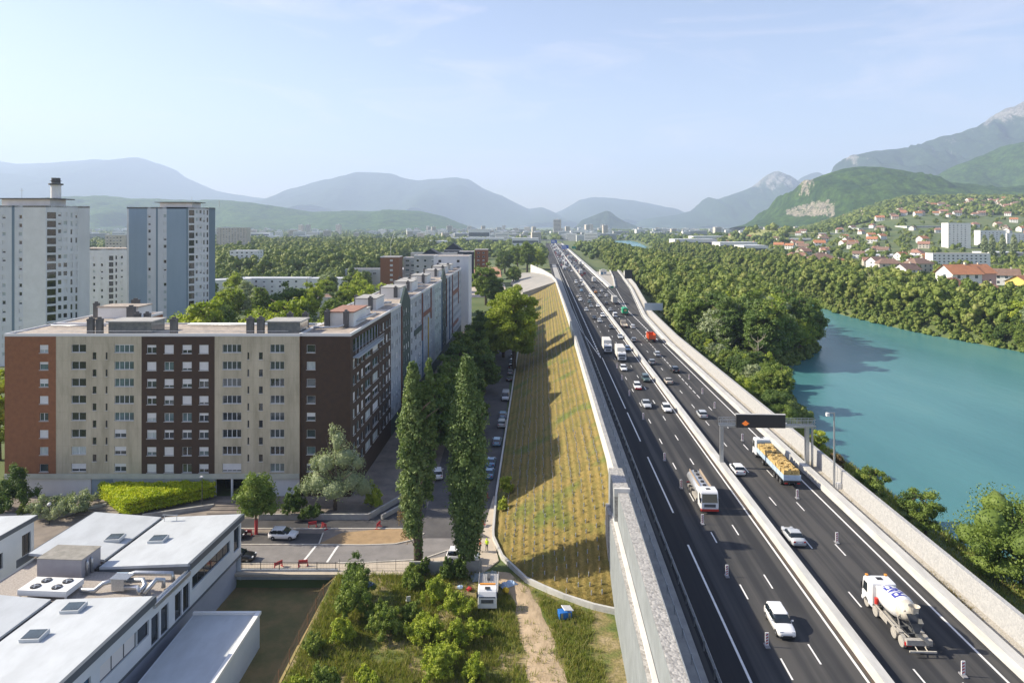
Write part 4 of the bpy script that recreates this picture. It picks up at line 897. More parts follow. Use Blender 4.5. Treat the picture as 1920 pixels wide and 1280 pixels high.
def car(kind, color, loc, rz, label, group=None, cat=None):
    if kind not in PROTO: PROTO[kind] = make_car(kind)
    if kind not in USEDP: o = PROTO[kind]; USEDP.add(kind)
    else: o = dup(PROTO[kind])
    o.location = loc; o.rotation_euler = (0, 0, rz); o['label'] = label; o['category'] = cat or {'van': 'van', 'suv': 'car', 'saloon': 'car', 'hatchback': 'car'}[kind]
    o.name = {'van': 'van', 'suv': 'car', 'saloon': 'car', 'hatchback': 'car'}[kind]
    if group: o['group'] = group
    elif 'group' in o: del o['group']
    for c in o.children:
        if c.data and m_paint.name in [m.name for m in c.data.materials]: c.color = (*COLS[color], 1)
    return o
AWAY = RA; TOW = RA + PI                      # headings: away from the camera / towards it
def road_at(u, v): return G(u, v, 5.0) + Vector((0, 0, .02))
# --- trucks
def cab(th, y1, h=2.9, w=2.45, dl=2.1, col=None, low=None, deflector=True, zb=.55):
    """cab whose front is at y1 (forward is +y)"""
    pm = col or m_wpaint; y0 = y1 - dl
    prof = [(y0, zb), (y1 - .05, zb), (y1, zb + .5), (y1 - .02, 1.65), (y1 - .28, h - .25), (y1 - .55, h), (y0, h)]
    q = MB().mat(pm); q.xprism(prof[::-1] if False else prof, -w / 2, w / 2); c = q.build('cab', parent=th, bevel=.09)
    q = MB(); q.add([(-w / 2 + .12, y1 - .02 + .022, 1.62), (w / 2 - .12, y1 + .002, 1.62), (w / 2 - .2, y1 - .262, h - .34), (-w / 2 + .2, y1 - .262, h - .34)], [(0, 1, 2, 3)])
    q.box(-w / 2 + .1, w / 2 - .1, y1 - .1, y1 - .03, 1.58, 1.66); q.build('windscreen', m_cglass, parent=c)
    for sx in (-1, 1):
        q = MB(); x = sx * (w / 2 + .006); q.quad((x, y1 - 1.25, 1.6), (x, y1 - .25, 1.6), (x, y1 - .45, h - .5), (x, y1 - 1.25, h - .5)); q.build('side_window', m_cglass, parent=c)
        q = MB(); q.box(sx * (w / 2 + .08) - .09, sx * (w / 2 + .08) + .09, y1 - .2, y1 - .08, 1.55, 2.25); q.build('mirror', m_black if deflector else m_wpaint, parent=c)
        q = MB(); q.box(sx * w * .38 - .2, sx * w * .38 + .2, y1 - .03, y1 + .02, .78, .95); q.build('headlight', m_lamp, parent=c)
    q = MB().mat(low or m_black); q.box(-w / 2 - .01, w / 2 + .01, y1 - .3, y1 + .03, .42, .72); q.build('bumper', parent=c)
    q = MB(); q.box(-w * .33, w * .33, y1 - .01, y1 + .02, 1.0, 1.42); q.build('grille', m_black if low is None else m_chas, parent=c)
    q = MB(); q.box(-.3, .3, y0 + .8, y0 + 1.3, h + .002, h + .05); q.build('roof_hatch', m_black, parent=c)
    return c
def chassis(th, y0, y1, w=.9, z=.95):
    q = MB(); q.box(-w / 2, -w / 2 + .12, y0, y1, z - .28, z); q.box(w / 2 - .12, w / 2, y0, y1, z - .28, z)
    for k in range(int((y1 - y0) / 1.2)): q.box(-w / 2 + .12, w / 2 - .12, y0 + .3 + k * 1.2, y0 + .42 + k * 1.2, z - .22, z - .06)
    return q.build('chassis', m_chas, parent=th)
def axles(th, ys_, r=.5, w=.32, hw=1.06, dirty=None, twin=()):
    for y in ys_:
        for sx in (-1, 1):
            wheel(th, sx * hw, y, r, w, dirty)
            q = MB(); n_ = 9; q.rings([[(sx * hw + dx, y + (r + .12) * math.cos(PI * k / (n_ - 1)), r + (r + .12) * math.sin(PI * k / (n_ - 1))) for k in range(n_)] for dx in (-.17, .17)], cap=False, closed=False); q.build('mudguard', dirty or m_black, parent=th)
def lights_rear(th, y, z=.85, hw=.95):
    for sx in (-1, 1): q = MB(); q.box(sx * hw - .22, sx * hw + .22, y - .05, y, z - .07, z + .09); q.build('tail_light', m_tail, parent=th)
def box_truck(label, loc, rz, L_=8.2, H_=3.7, white=True, col=None, cabcol=None, name='box_truck'):
    th = thing(name, label, 'lorry', loc, rz); cab(th, L_ / 2, 2.9, 2.4, 1.9, cabcol); chassis(th, -L_ / 2, L_ / 2 - 1.5)
    q = MB(); q.box(-1.25, 1.25, -L_ / 2, L_ / 2 - 2.1, 1.05, H_); q.build('cargo_box', col or m_box, parent=th, bevel=.04)
    q = MB()
    for x in (-1.2, -.02, 1.16): q.box(x, x + .04, -L_ / 2 - .03, -L_ / 2 - .003, 1.1, H_ - .05)
    for z in (1.1, H_ - .09): q.box(-1.16, 1.16, -L_ / 2 - .028, -L_ / 2 - .004, z, z + .04)
    q.build('rear_door_frame', m_galv, parent=th); axles(th, [L_ / 2 - 1.3, -L_ / 2 + 1.6]); lights_rear(th, -L_ / 2); return th
m_box = mat('cargo_panel', (.66, .645, .60), .55, col2=(.58, .565, .53), vscale=.8)
# mixer ---------------------------------------------------------
m_dust = mat('cement_dusted', (.42, .395, .35), .85, col2=(.30, .285, .26), vscale=4); m_drum = mat('mixer_drum_paint', (.76, .755, .74), .45, coat=.3); m_ltr = mat('blue_lettering', (.04, .05, .30), .5)
m_ddrum = mat('dusty_drum_end', (.58, .54, .46), .7, col2=(.46, .43, .37), vscale=3)
mx_p = RT(36.2, 69.8, 5.02)
mx_ = thing('concrete_mixer', 'white concrete mixer lorry with blue letters on its drum, low right on the motorway', 'mixer lorry', mx_p, AWAY)
cab(mx_, 4.6, 3.1, 2.5, 2.3, m_wpaint, m_wpaint, True); chassis(mx_, -4.3, 3.0, 1.0, 1.05)
axles(mx_, [3.6, 1.75, -1.9, -3.3], .53, .36, 1.07, m_dust)
q = MB(); prof = [(1.95, .55, 2.32), (1.9, .95, 2.33), (1.2, 1.16, 2.38), (.2, 1.24, 2.48), (-.9, 1.22, 2.62), (-1.9, 1.02, 2.78)]
n_ = 24
def dring(y, r, z, k0=0): return [(r * math.sin(2 * PI * k / n_), y, z + r * math.cos(2 * PI * k / n_)) for k in range(n_)]
q.rings([dring(*s) for s in prof]); q.build('drum', m_drum, parent=mx_, smooth=True)
q = MB(); q.rings([dring(-1.9, 1.035, 2.78), dring(-2.0, 1.03, 2.79), dring(-2.7, .78, 2.9), dring(-3.05, .56, 2.96)]); q.build('drum_mouth', m_ddrum, parent=mx_, smooth=True)
# letters R A F I wrapped on the drum's upper left, reading towards the front
def drum_pt(y, ang, lift=.012):
    r = np.interp(-y, [-a[0] for a in prof], [a[1] for a in prof]); z = np.interp(-y, [-a[0] for a in prof], [a[2] for a in prof]); return ((r + lift) * math.sin(ang), y, z + (r + lift) * math.cos(ang))
G5 = {'R': [((0, 0), (0, 1)), ((0, 1), (.55, 1)), ((.55, 1), (.6, .75)), ((.6, .75), (.55, .5)), ((.55, .5), (0, .5)), ((.25, .5), (.65, 0))], 'A': [((0, 0), (.32, 1)), ((.32, 1), (.65, 0)), ((.12, .35), (.52, .35))], 'F': [((0, 0), (0, 1)), ((0, 1), (.6, 1)), ((0, .52), (.5, .52))], 'I': [((.1, 0), (.1, 1))]}
q = MB()
def drum_text(q, txt, y_start, a_mid, size, adv):
    yy_ = y_start
    for ch in txt:
        for (xa, za), (xb, zb_) in G5[ch]:
            # text advances towards +y (front); letter height runs down the drum's left flank (angle decreasing = up)
            A = (yy_ + xa * size, a_mid + (.5 - za) * size * .95); B = (yy_ + xb * size, a_mid + (.5 - zb_) * size * .95)
            dv = Vector((B[0] - A[0], B[1] - A[1])); nn = Vector((-dv.y, dv.x)).normalized() * size * .10; ee = dv.normalized() * size * .07
            c0, c1 = Vector(A) - ee, Vector(B) + ee; K = 5; P0 = []; P1 = []
            for k in range(K + 1):
                c = c0.lerp(c1, k / K); P0.append(drum_pt(c.x - nn.x, c.y - nn.y)); P1.append(drum_pt(c.x + nn.x, c.y + nn.y))
            for k in range(K): q.quad(P0[k], P0[k + 1], P1[k + 1], P1[k])
        yy_ += adv * (size if ch != 'I' else size * .4)
drum_text(q, 'RAFI', -1.15, -.12, 1.0, .80); q.build('lettering', m_ltr, parent=mx_)
q = MB(); q.box(-.85, .85, 2.0, 2.25, 1.05, 2.7); q.box(-.9, .9, 1.9, 2.3, 2.7, 2.95); q.build('water_tank', m_wpaint, parent=mx_, bevel=.05)
q = MB(); q.box(-1.2, 1.2, -4.35, -3.9, .75, 1.25); q.box(-1.25, -.7, -2.9, -.2, 1.05, 1.2); q.box(.7, 1.25, -2.9, -.2, 1.05, 1.2); q.box(-1.2, -.6, -.6, .9, .55, 1.1); q.box(.6, 1.2, -.6, .9, .55, 1.1); q.build('side_tanks', m_dust, parent=mx_)
q = MB(); q.tube([(-1.1, 1.7, 1.35), (-1.1, 1.7, 1.95)], .2, 10); q.build('red_canister', m_red, parent=mx_)
q = MB()
for sx in (-1, 1): q.tube([(sx * .75, -2.3, 1.0), (sx * .95, -2.2, 2.3), (sx * .6, -2.9, 3.3)], .07, 6); q.tube([(sx * 1.2, 1.5, 1.25), (sx * 1.22, -2.2, 1.3)], .06, 6); q.tube([(sx * 1.1, -1.9, 1.3), (sx * .5, -3.4, 1.0)], .06, 6)
q.tube([(-.95, -2.2, 2.3), (.95, -2.2, 2.3)], .06, 6); q.build('drum_support', m_dust, parent=mx_)
q = MB(); q.rings([[(.55 * math.cos(2 * PI * k / 12), -3.35 + .45 * math.sin(2 * PI * k / 12), 4.0) for k in range(12)], [(.22 * math.cos(2 * PI * k / 12), -3.2 + .2 * math.sin(2 * PI * k / 12), 3.2) for k in range(12)]], cap=False); q.build('feed_hopper', m_ddrum, parent=mx_)
q = MB(); q.add([(-.62, -3.1, 3.1), (.62, -3.1, 3.1), (.62, -3.9, 2.6), (-.62, -3.9, 2.6), (-.16, -3.55, 1.7), (.16, -3.55, 1.7), (.16, -3.9, 1.6), (-.16, -3.9, 1.6)], [(0, 1, 5, 4), (1, 2, 6, 5), (3, 0, 4, 7), (2, 3, 7, 6)]); q.build('discharge_chute', m_chas, parent=mx_)
q = MB(); q.rings([[(-.2, -3.8, 1.65), (.2, -3.8, 1.65), (.2, -3.8, 1.7), (-.2, -3.8, 1.7)], [(.55, -4.9, 1.15), (.95, -4.8, 1.15), (.95, -4.8, 1.2), (.55, -4.9, 1.2)]]); q.build('folding_chute', m_chas, parent=mx_)
q = MB(); q.box(-1.25, 1.25, -4.95, -4.83, .45, .6); q.tube([(-.45, -4.0, .8), (-.45, -4.85, .55)], .05, 6); q.tube([(.45, -4.0, .8), (.45, -4.85, .55)], .05, 6); q.build('rear_underrun_bar', m_ddrum, parent=mx_)
for sx in (-1, 1): q = MB(); q.box(sx * .95 - .28, sx * .95 + .28, -4.2, -3.95, .6, .95); q.build('tail_light', m_tail if sx < 0 else m_chas, parent=mx_)
for sx in (-1, 1): q = MB(); q.box(sx * 1.0 - .12, sx * 1.0 + .12, 3.9, 4.15, 3.13, 3.26); q.build('beacon', m_amber, parent=mx_)
# straw lorry ----------------------------------------------------
m_straw = stone('straw_bales', (.32, .20, .06), (.50, .35, .13), (.68, .52, .24), 7.0, .8)
m_side = mat('pale_blue_side', (.44, .55, .66), .5, col2=(.37, .47, .57), vscale=1.5)
st_ = thing('straw_lorry', 'long lorry with pale blue sides loaded with golden straw, beyond the overhead gantry', 'lorry', RT(39.0, 113.2, 5.02), AWAY)
cab(st_, 7.9, 3.3, 2.5, 2.1, m_wpaint, m_wpaint); chassis(st_, -7.6, 7.0); axles(st_, [6.6, 2.6, -3.0, -4.4, -5.8], .5)
q = MB(); q.box(-1.27, 1.27, -7.7, 5.5, 1.15, 1.3); q.build('load_bed', m_chas, parent=st_)
q = MB(); q.box(-1.3, -1.24, -7.7, 5.5, 1.3, 2.1); q.box(1.24, 1.3, -7.7, 5.5, 1.3, 2.1); q.box(-1.238, 1.238, -7.7, -7.64, 1.3, 2.1)
for k in range(9): q.box(-1.34, -1.302, -7.7 + k * 1.63, -7.6 + k * 1.63, 1.2, 2.15); q.box(1.302, 1.34, -7.7 + k * 1.63, -7.6 + k * 1.63, 1.2, 2.15)
q.build('side_board', m_side, parent=st_)
q = MB(); q.box(-1.25, 1.25, 5.4, 5.5, 2.1, 3.1); q.build('headboard', m_bluepan, parent=st_)
q = MB()
for k in range(10):
    y = -7.4 + k * 1.27
    for j, sx in enumerate((-.6, .6)):
        q.obox((sx + random.gauss(0, .03), y + .6, 2.0 + random.gauss(0, .05)), 1.18, 1.2, 1.4, random.gauss(0, .03), random.gauss(0, .03), random.gauss(0, .03))
        for e in range(3): q.obox((sx + random.uniform(-.35, .35), y + random.uniform(.2, 1.0), 2.72 + random.uniform(-.05, .1)), random.uniform(.4, .9), random.uniform(.3, .6), .22, random.uniform(-.5, .5), random.gauss(0, .12), random.gauss(0, .12))
q.build('straw_load', m_straw, parent=st_); lights_rear(st_, -7.72, .85)
# tanker ---------------------------------------------------------
tk = thing('tanker_lorry', 'white tanker lorry with a red bumper coming towards the viewer', 'tanker', RT(23.9, 100.6, 5.02), TOW)
cab(tk, 4.9, 3.15, 2.45, 2.2, m_wpaint, m_red); chassis(tk, -4.6, 4.0); axles(tk, [3.7, -1.6, -3.0], .5)
q = MB(); n_ = 18
def orr(y, s=1): return [(1.22 * s * math.sin(2 * PI * k / n_), y, 2.0 + .86 * s * math.cos(2 * PI * k / n_)) for k in range(n_)]
q.rings([orr(-4.75, .7), orr(-4.55, 1), orr(2.35, 1), orr(2.5, .8)]); q.build('tank', m_alu, parent=tk, smooth=True)
q = MB(); q.box(-.85, -.72, -4.5, 2.3, 2.7, 3.02); q.box(.72, .85, -4.5, 2.3, 2.7, 3.02); q.build('walkway_rail', mat('dusty_brown', (.33, .26, .19), .8), parent=tk)
for k in range(5): q = MB(); q.tube([(0, -3.9 + k * 1.4, 2.8), (0, -3.9 + k * 1.4, 3.0)], .28, 10); q.build('manhole', m_black, parent=tk)
q = MB(); q.box(-1.2, 1.2, -4.0, 1.5, .5, .9); q.build('side_skirt', m_dust, parent=tk); lights_rear(tk, -4.8)
# two box lorries side by side
box_truck('white box lorry in the middle lane, front one of the two side by side', RT(24.15, 205, 5.02), TOW, 9.0, 4.0)
box_truck('white box lorry half hidden behind the other white box lorry', RT(21.3, 218, 5.02), TOW, 9.0, 4.0)
# orange tipper, green tarpaulin lorry, grey box lorry, flatbed
m_org = mat('orange_paint', (.62, .095, .02), .45); m_grn = mat('green_tarp', (.01, .26, .12), .55)
tp = thing('tipper_lorry', 'orange tipper lorry in the right carriageway', 'tipper lorry', RT(38.6, 238, 5.02), AWAY)
cab(tp, 3.6, 2.9, 2.4, 1.9, m_wpaint); chassis(tp, -3.6, 2.6); axles(tp, [2.6, -1.4, -2.7], .5)
q = MB(); 
for x0, x1, y0, y1, z0, z1 in ((-1.25, -1.15, -3.8, 1.4, 1.2, 2.9), (1.15, 1.25, -3.8, 1.4, 1.2, 2.9), (-1.148, 1.148, 1.3, 1.4, 1.2, 3.1), (-1.148, 1.148, -3.8, -3.7, 1.2, 2.7), (-1.148, 1.148, -3.7, 1.3, 1.2, 1.35)): q.box(x0, x1, y0, y1, z0, z1)
for k in range(5): q.box(-1.32, -1.252, -3.6 + k * 1.15, -3.45 + k * 1.15, 1.25, 2.9); q.box(1.252, 1.32, -3.6 + k * 1.15, -3.45 + k * 1.15, 1.25, 2.9)
q.build('tipper_body', m_org, parent=tp); lights_rear(tp, -3.82)
gt_ = thing('tarpaulin_lorry', 'lorry with a green tarpaulin body in the right carriageway', 'lorry', RT(38.0, 307, 5.02), AWAY)
cab(gt_, 3.8, 2.9, 2.4, 1.9); chassis(gt_, -3.8, 3); axles(gt_, [2.7, -2.2])
q = MB().mat(m_grn); q.rings([[(-1.25, y, 1.1), (-1.25, y, 3.1), (-.8, y, 3.5), (.8, y, 3.5), (1.25, y, 3.1), (1.25, y, 1.1)] for y in (1.6, -3.9)]); q.build('tarpaulin', parent=gt_)
q = MB(); q.tube([(0, -3.93, 2.5), (0, -3.905, 2.5)], .55, 14); q.build('round_emblem', mat('ochre_disc', (.55, .42, .16), .6), parent=gt_); lights_rear(gt_, -3.95)
box_truck('grey box lorry in the right carriageway, ahead of the green tarpaulin lorry', RT(38.0, 350, 5.02), AWAY, 9.5, 4.1, col=mat('grey_cargo', (.40, .39, .36), .6))
box_truck('white box lorry in the right carriageway, opposite the end of the white ramp wall', RT(37.4, 478, 5.02), AWAY, 8, 3.9)
fb = thing('flatbed_lorry', 'beige flatbed lorry beside a white car in the right carriageway', 'lorry', RT(33.2, 270, 5.02), AWAY)
cab(fb, 3.2, 2.4, 2.1, 1.7, mat('beige_paint', (.45, .40, .33), .5)); chassis(fb, -3.3, 2.6, z=.9); axles(fb, [2.3, -2.0], .42, .28, .95)
q = MB(); q.box(-1.1, 1.1, -3.4, 1.3, .92, 1.05); q.box(-1.1, -1.04, -3.4, 1.3, 1.05, 1.4); q.box(1.04, 1.1, -3.4, 1.3, 1.05, 1.4); q.build('load_bed', mat('beige_paint', (.45, .40, .33), .5), parent=fb); lights_rear(fb, -3.42)
# --- cars on the motorway (pixel of the car's footprint centre in the survey)
LC = [  # towards the viewer
 ('suv', 'white', 1462, 1176, 'white estate car nearest to the viewer on the left carriageway'), ('hatchback', 'white', 1250, 770, 'white car close to the median, behind the tanker'),
 ('saloon', 'silver', 1212, 762, 'silver car left of the white car near the median'), ('hatchback', 'white', 1195, 728, 'white car with a red front apron on the left carriageway'),
 ('suv', 'green', 1211, 714, 'dark green car beside the median, next to the white car with red apron'), ('hatchback', 'white', 1169, 694, 'small white car just in front of the two box lorries'),
 ('hatchback', 'blue', 1177, 657, 'dark blue car squeezed between box lorry and median'), ('saloon', 'silver', 1163, 634, 'silver car behind the dark blue car by the median'),
 ('saloon', 'black', 1146, 616, 'black car by the median behind the silver car'), ('hatchback', 'silver', 1124, 604, 'silver car in the left lane group before the lorries'),
 ('saloon', 'black', 1114, 598, 'dark car left of the silver car, farther up'), ('suv', 'white', 1130, 594, 'white off-roader close to the median, mid distance'),
 ('hatchback', 'silver', 1099, 583, 'silver car at the left edge of the queue'), ('saloon', 'grey', 1108, 576, 'grey car behind the silver car at the left edge'),
 ('saloon', 'white', 1121, 575, 'white car next to the median behind the white off-roader'), ('hatchback', 'green', 1105, 568, 'greenish car in the middle of the queue'),
 ('hatchback', 'white', 1088, 564, 'white car at the left of the queue'), ('saloon', 'beige', 1084, 557, 'pale car with an orange bonnet at the left of the queue'),
 ('suv', 'silver', 1107, 557, 'silver off-roader near the median in the queue'), ('hatchback', 'light blue', 1090, 546, 'light blue car in the middle lane of the queue'),
 ('saloon', 'black', 1086, 538, 'black car behind the light blue car'), ('van', 'white', 1080, 531, 'white van in the left lane of the queue'), ('van', 'white', 1090, 528, 'white van in the middle lane of the queue'),
 ('hatchback', 'white', 1093, 535, 'white car touching the median in the queue'), ('saloon', 'black', 1067, 509, 'black car leading the far pair'), ('hatchback', 'white', 1072, 509, 'white car beside the black far car'), ('van', 'white', 1069, 501, 'white van behind the far pair')]
RC = [  # away
 ('saloon', 'silver', 1487, 1012, 'silver car seen from behind, left of a striped beacon'), ('hatchback', 'white', 1382, 885, 'white car overtaking the straw lorry'),
 ('hatchback', 'silver', 1316, 781, 'silver car before the overhead gantry'), ('saloon', 'beige', 1253, 718, 'beige car in the left lane, behind the silver cars'), ('suv', 'black', 1265, 697, 'black off-roader in the right carriageway'),
 ('hatchback', 'grey', 1222, 682, 'grey car ahead of the beige car'), ('hatchback', 'silver', 1232, 667, 'silver car behind the orange tipper lorry'), ('hatchback', 'grey', 1188, 640, 'grey car left of the orange tipper lorry'),
 ('hatchback', 'white', 1186, 615, 'white car beside the beige flatbed lorry'), ('van', 'white', 1153, 594, 'white van left of the green tarpaulin lorry'), ('saloon', 'silver', 1144, 583, 'silver car in front of the white van'),
 ('saloon', 'black', 1137, 571, 'black car left of the grey box lorry'), ('saloon', 'grey', 1124, 557, 'grey car ahead in the left lane'), ('hatchback', 'white', 1137, 556, 'white round car behind the grey box lorry'),
 ('hatchback', 'orange', 1117, 549, 'orange yellow car in the right carriageway'), ('hatchback', 'white', 1128, 547, 'white car right of the orange yellow car'), ('saloon', 'black', 1112, 540, 'black car behind the white box lorry')]
for kind, c, u, v, lab in LC: car(kind, c, road_at(u, v), TOW, lab)
for kind, c, u, v, lab in RC: car(kind, c, road_at(u, v), AWAY, lab)
redap = [o for o in COL.objects if o.get('label', '').startswith('white car with a red front')][0]
q = MB(); q.box(-.8, .8, 1.98, 2.1, .25, .62); q.build('red_apron', m_red, parent=redap)
# far queue, both carriageways
taken = []
gl = 'small cars far down the motorway'
def far_traffic():
    cnt = 0
    for lane, t, rz, gap in (('l1', 20.7, TOW, 34), ('l2', 24.3, TOW, 21), ('l3', 27.8, TOW, 22), ('r1', 32.8, AWAY, 17), ('r2', 36.0, AWAY, 30), ('r3', 39.7, AWAY, 46)):
        s = {'l1': 610, 'l2': 640, 'l3': 650, 'r1': 540, 'r2': 560, 'r3': 620}[lane]
        while s < 1420:
            k = random.random(); loc = RT(t + random.gauss(0, .15), s, 5.02)
            if k < .12:
                box_truck('far lorry among the small cars far down the motorway', loc, rz, 10, 3.9)['group'] = 'lorries far down the motorway'; s += 12
            else:
                car(random.choice(['hatchback', 'saloon', 'suv', 'van'] if k < .5 else ['hatchback', 'saloon']), random.choice(['white', 'white', 'silver', 'grey', 'black', 'silver', 'blue', 'red']), loc, rz, 'small car in the dense traffic far down the motorway', gl, 'car')
            s += gap * random.uniform(.6, 1.6); cnt += 1
    return cnt
far_traffic()
# --- parked cars
PK = [('hatchback', 'light blue', 932, 832, 'light blue car parked beside the grass bank, third from the near end of the row'), ('suv', 'silver', 941, 798, 'silver off-roader in the row parked along the grass bank'), ('hatchback', 'light blue', 943, 782, 'pale blue car right behind the silver off-roader in the parked row'),
      ('van', 'silver', 948, 748, 'silver van parked beside the grass bank'), ('saloon', 'steel blue', 920, 871, 'steel blue car parked in the shade near the right poplar'), ('saloon', 'steel blue', 917, 892, 'darker steel blue car parked nearest to the right poplar'),
      ('saloon', 'black', 955, 713, 'black car parked under the big lime tree, first in the shade'), ('hatchback', 'grey', 957, 701, 'grey car parked in the shade of the big lime tree'), ('saloon', 'black', 959, 690, 'black car second deep in the tree shade'),
      ('hatchback', 'light blue', 961, 680, 'light car deep in the tree shade'), ('saloon', 'grey', 962, 671, 'grey car farthest in the tree shade')]
for kind, c, u, v, lab in PK: car(kind, c, G(u, v, 0.06), AWAY if 'van' not in kind else TOW, lab)
car('suv', 'white', G(820, 893, .06), R(8), 'white car parked in the shade between the two poplars')
car('hatchback', 'white', Vector((-33.6, 98.0, .06)), R(-92), 'white hatchback parked on the local road beside the brown sand patch')
car('saloon', 'black', Vector((-37.6, 91.6, .06)), R(-90), 'black car parked behind the low concrete wall, half hidden by the white building')
car('saloon', 'black', Vector((-41.5, 98.2, .06)), R(-90), 'black car parked left of the white hatchback, mostly behind the building')
car('suv', 'white', Vector((-6.7, 91.4, .06)), R(-94), 'white car parked behind the ivy covered foot of the right poplar')
for k, (u, v, c) in enumerate([(905, 545, 'white'), (915, 537, 'blue'), (922, 548, 'white'), (908, 556, 'silver'), (925, 541, 'red')]): car('saloon', c, G(u, v, .06), R(88), ['small white car in the far car park, left in its row', 'small blue car in the far car park', 'small white car in the far car park, right of the blue one', 'small silver car in the far car park, nearest row', 'small red car in the far car park'][k])
# recovery lorry on the waste ground
bt = thing('flatbed_truck', 'white flatbed truck with an amber light bar parked on the waste ground', 'truck', (-2.95, 82.6, -.05), R(180))
cab(bt, 3.1, 2.45, 2.25, 1.7, m_wpaint, m_wpaint, True); chassis(bt, -3.2, 2.5, z=.9); axles(bt, [2.3, -1.9], .42, .26, .95)
m_bed = mat('ribbed_metal_bed', (.50, .49, .47), .5, metal=.3, col2=(.42, .41, .40), vscale=3)
q = MB(); q.box(-1.2, 1.2, -3.3, 1.25, .95, 1.15)
for k in range(12): q.box(-1.15 + k * .2, -1.07 + k * .2, -3.28, 1.2, 1.15, 1.2)
q.box(-1.24, -1.18, -3.3, 1.25, 1.15, 1.45); q.box(1.18, 1.24, -3.3, 1.25, 1.15, 1.45); q.build('load_bed', m_bed, parent=bt)
q = MB(); q.box(-.95, .95, 1.55, 1.75, 2.46, 2.6); q.build('light_bar', m_amber, parent=bt)
q = MB(); q.box(-.15, .15, -2.9, -1.6, 1.2, 1.5); q.build('winch', m_chas, parent=bt)
# ================================================================ ground around the blocks
def sheet(name, pts, z, m, th=.05, kind='structure'):
    q = MB(); q.prism(pts, z - th - .3, z); o = q.build(name, m); o['kind'] = 'structure'; return o
def ccw(p):
    a = sum(p[i][0] * p[(i + 1) % len(p)][1] - p[(i + 1) % len(p)][0] * p[i][1] for i in range(len(p))); return p if a > 0 else p[::-1]
def gp(pts, z=0.0): return ccw([tuple(G(u, v, z)[:2]) for u, v in pts])
m_pave = mat('worn_pavement', (.27, .235, .20), .92, spec=.15, col2=(.19, .165, .145), vscale=.35, bump=.15, bscale=6)
m_street = mat('street_asphalt', (.115, .11, .108), .9, spec=.15, col2=(.085, .082, .082), vscale=.35, bump=.15, bscale=12)
m_localr = mat('local_road_asphalt', (.24, .225, .215), .9, spec=.15, col2=(.19, .18, .172), vscale=.5, bump=.15, bscale=12)
m_dark = mat('new_dark_asphalt', (.055, .055, .058), .9, spec=.15, col2=(.08, .078, .078), vscale=.4)
m_sand = mat('bare_earth', (.36, .245, .13), .95, col2=(.28, .19, .10), vscale=.8, bump=.4, bscale=4)
m_kerb = mat('kerb_stone', (.62, .58, .51), .85, col2=(.52, .49, .43), vscale=2)
m_walk = mat('pale_footway', (.50, .43, .34), .9, col2=(.42, .36, .285), vscale=.6)
m_lawn = mat('dry_lawn', (.25, .18, .075), .95, col2=(.15, .135, .05), vscale=.35, bump=.6, bscale=5)
m_waste = bpy.data.materials.new('waste_ground'); m_waste.use_nodes = True; MATS['waste_ground'] = m_waste
N, n, Lk, p = nodes(m_waste); t_ = n.new('ShaderNodeTexCoord'); z1 = n.new('ShaderNodeTexNoise'); z1.inputs['Scale'].default_value = .22; z1.inputs['Detail'].default_value = 8; z1.inputs['Roughness'].default_value = .65
z2 = n.new('ShaderNodeTexNoise'); z2.inputs['Scale'].default_value = 4; z2.inputs['Detail'].default_value = 5
r1 = ramp(n, [(.30, (.06, .095, .02)), (.44, (.12, .145, .03)), (.54, (.22, .18, .07)), (.64, (.36, .28, .17)), (.8, (.42, .34, .22))]); r2 = ramp(n, [(.35, (.55, .58, .5)), (.6, (1.1, 1.1, 1.05))])
m1 = n.new('ShaderNodeMix'); m1.data_type = 'RGBA'; m1.blend_type = 'MULTIPLY'; m1.inputs['Factor'].default_value = .8
for z in (z1, z2): Lk(t_.outputs['Object'], z.inputs[0])
Lk(z1.outputs['Fac'], r1.inputs[0]); Lk(z2.outputs['Fac'], r2.inputs[0]); Lk(r1.outputs[0], m1.inputs['A']); Lk(r2.outputs[0], m1.inputs['B']); Lk(m1.outputs['Result'], p.inputs['Base Color'])
bp = n.new('ShaderNodeBump'); bp.inputs['Strength'].default_value = .6; bp.inputs['Distance'].default_value = .15; Lk(z2.outputs['Fac'], bp.inputs['Height']); Lk(bp.outputs[0], p.inputs['Normal']); p.inputs['Roughness'].default_value = .95
m_track = mat('dirt_track', (.47, .36, .24), .95, col2=(.34, .255, .16), vscale=.9, bump=.6, bscale=5, stretch=(1, .5, 1))
def wx(y): return -27.4 + .033 * (y - 113)
sheet('pavement', ccw([(-100, 113.3), (-100, 89.4), (-9.5, 89.4), (-6.2, 95), (-6.2, 113), (-6.0, 300), (wx(300), 300), (wx(113.3), 113.3)]), 0.0, m_pave)
q = MB()
ST = [(98, -7.2, -3.2), (113, -7.3, -2.9), (145, -7.4, -1.9), (200, -6.2, -.6), (300, -3.5, 2.6), (420, .3, 6.5)]
for y, a, c in ST: q.v += [(a - 6.5, y, .03), (c, y, .03)]
for i in range(len(ST) - 1): q.f.append((i * 2, i * 2 + 1, i * 2 + 3, i * 2 + 2)); q.m.append(0)
structure(q.build('street', m_street))
lr = [(-62, 90.8, 95.6), (-36, 90.8, 95.7), (-21, 91.0, 95.8), (-14, 91.3, 96.3), (-9.8, 93.0, 99.5), (-7.4, 96.0, 104)]
q = MB()
for x, a, c in lr: q.v += [(x + (1.8 if x > -12 else 0), a, .025), (x - (1.6 if x > -12 else 0), c, .025)]
for i in range(len(lr) - 1): q.f.append((i * 2, i * 2 + 2, i * 2 + 3, i * 2 + 1)); q.m.append(0)
structure(q.build('local_road', m_localr))
sheet('dark_asphalt', gp([(450, 990), (450, 972), (700, 972), (748, 930), (800, 930), (800, 990), (765, 992)]), .02, m_dark)
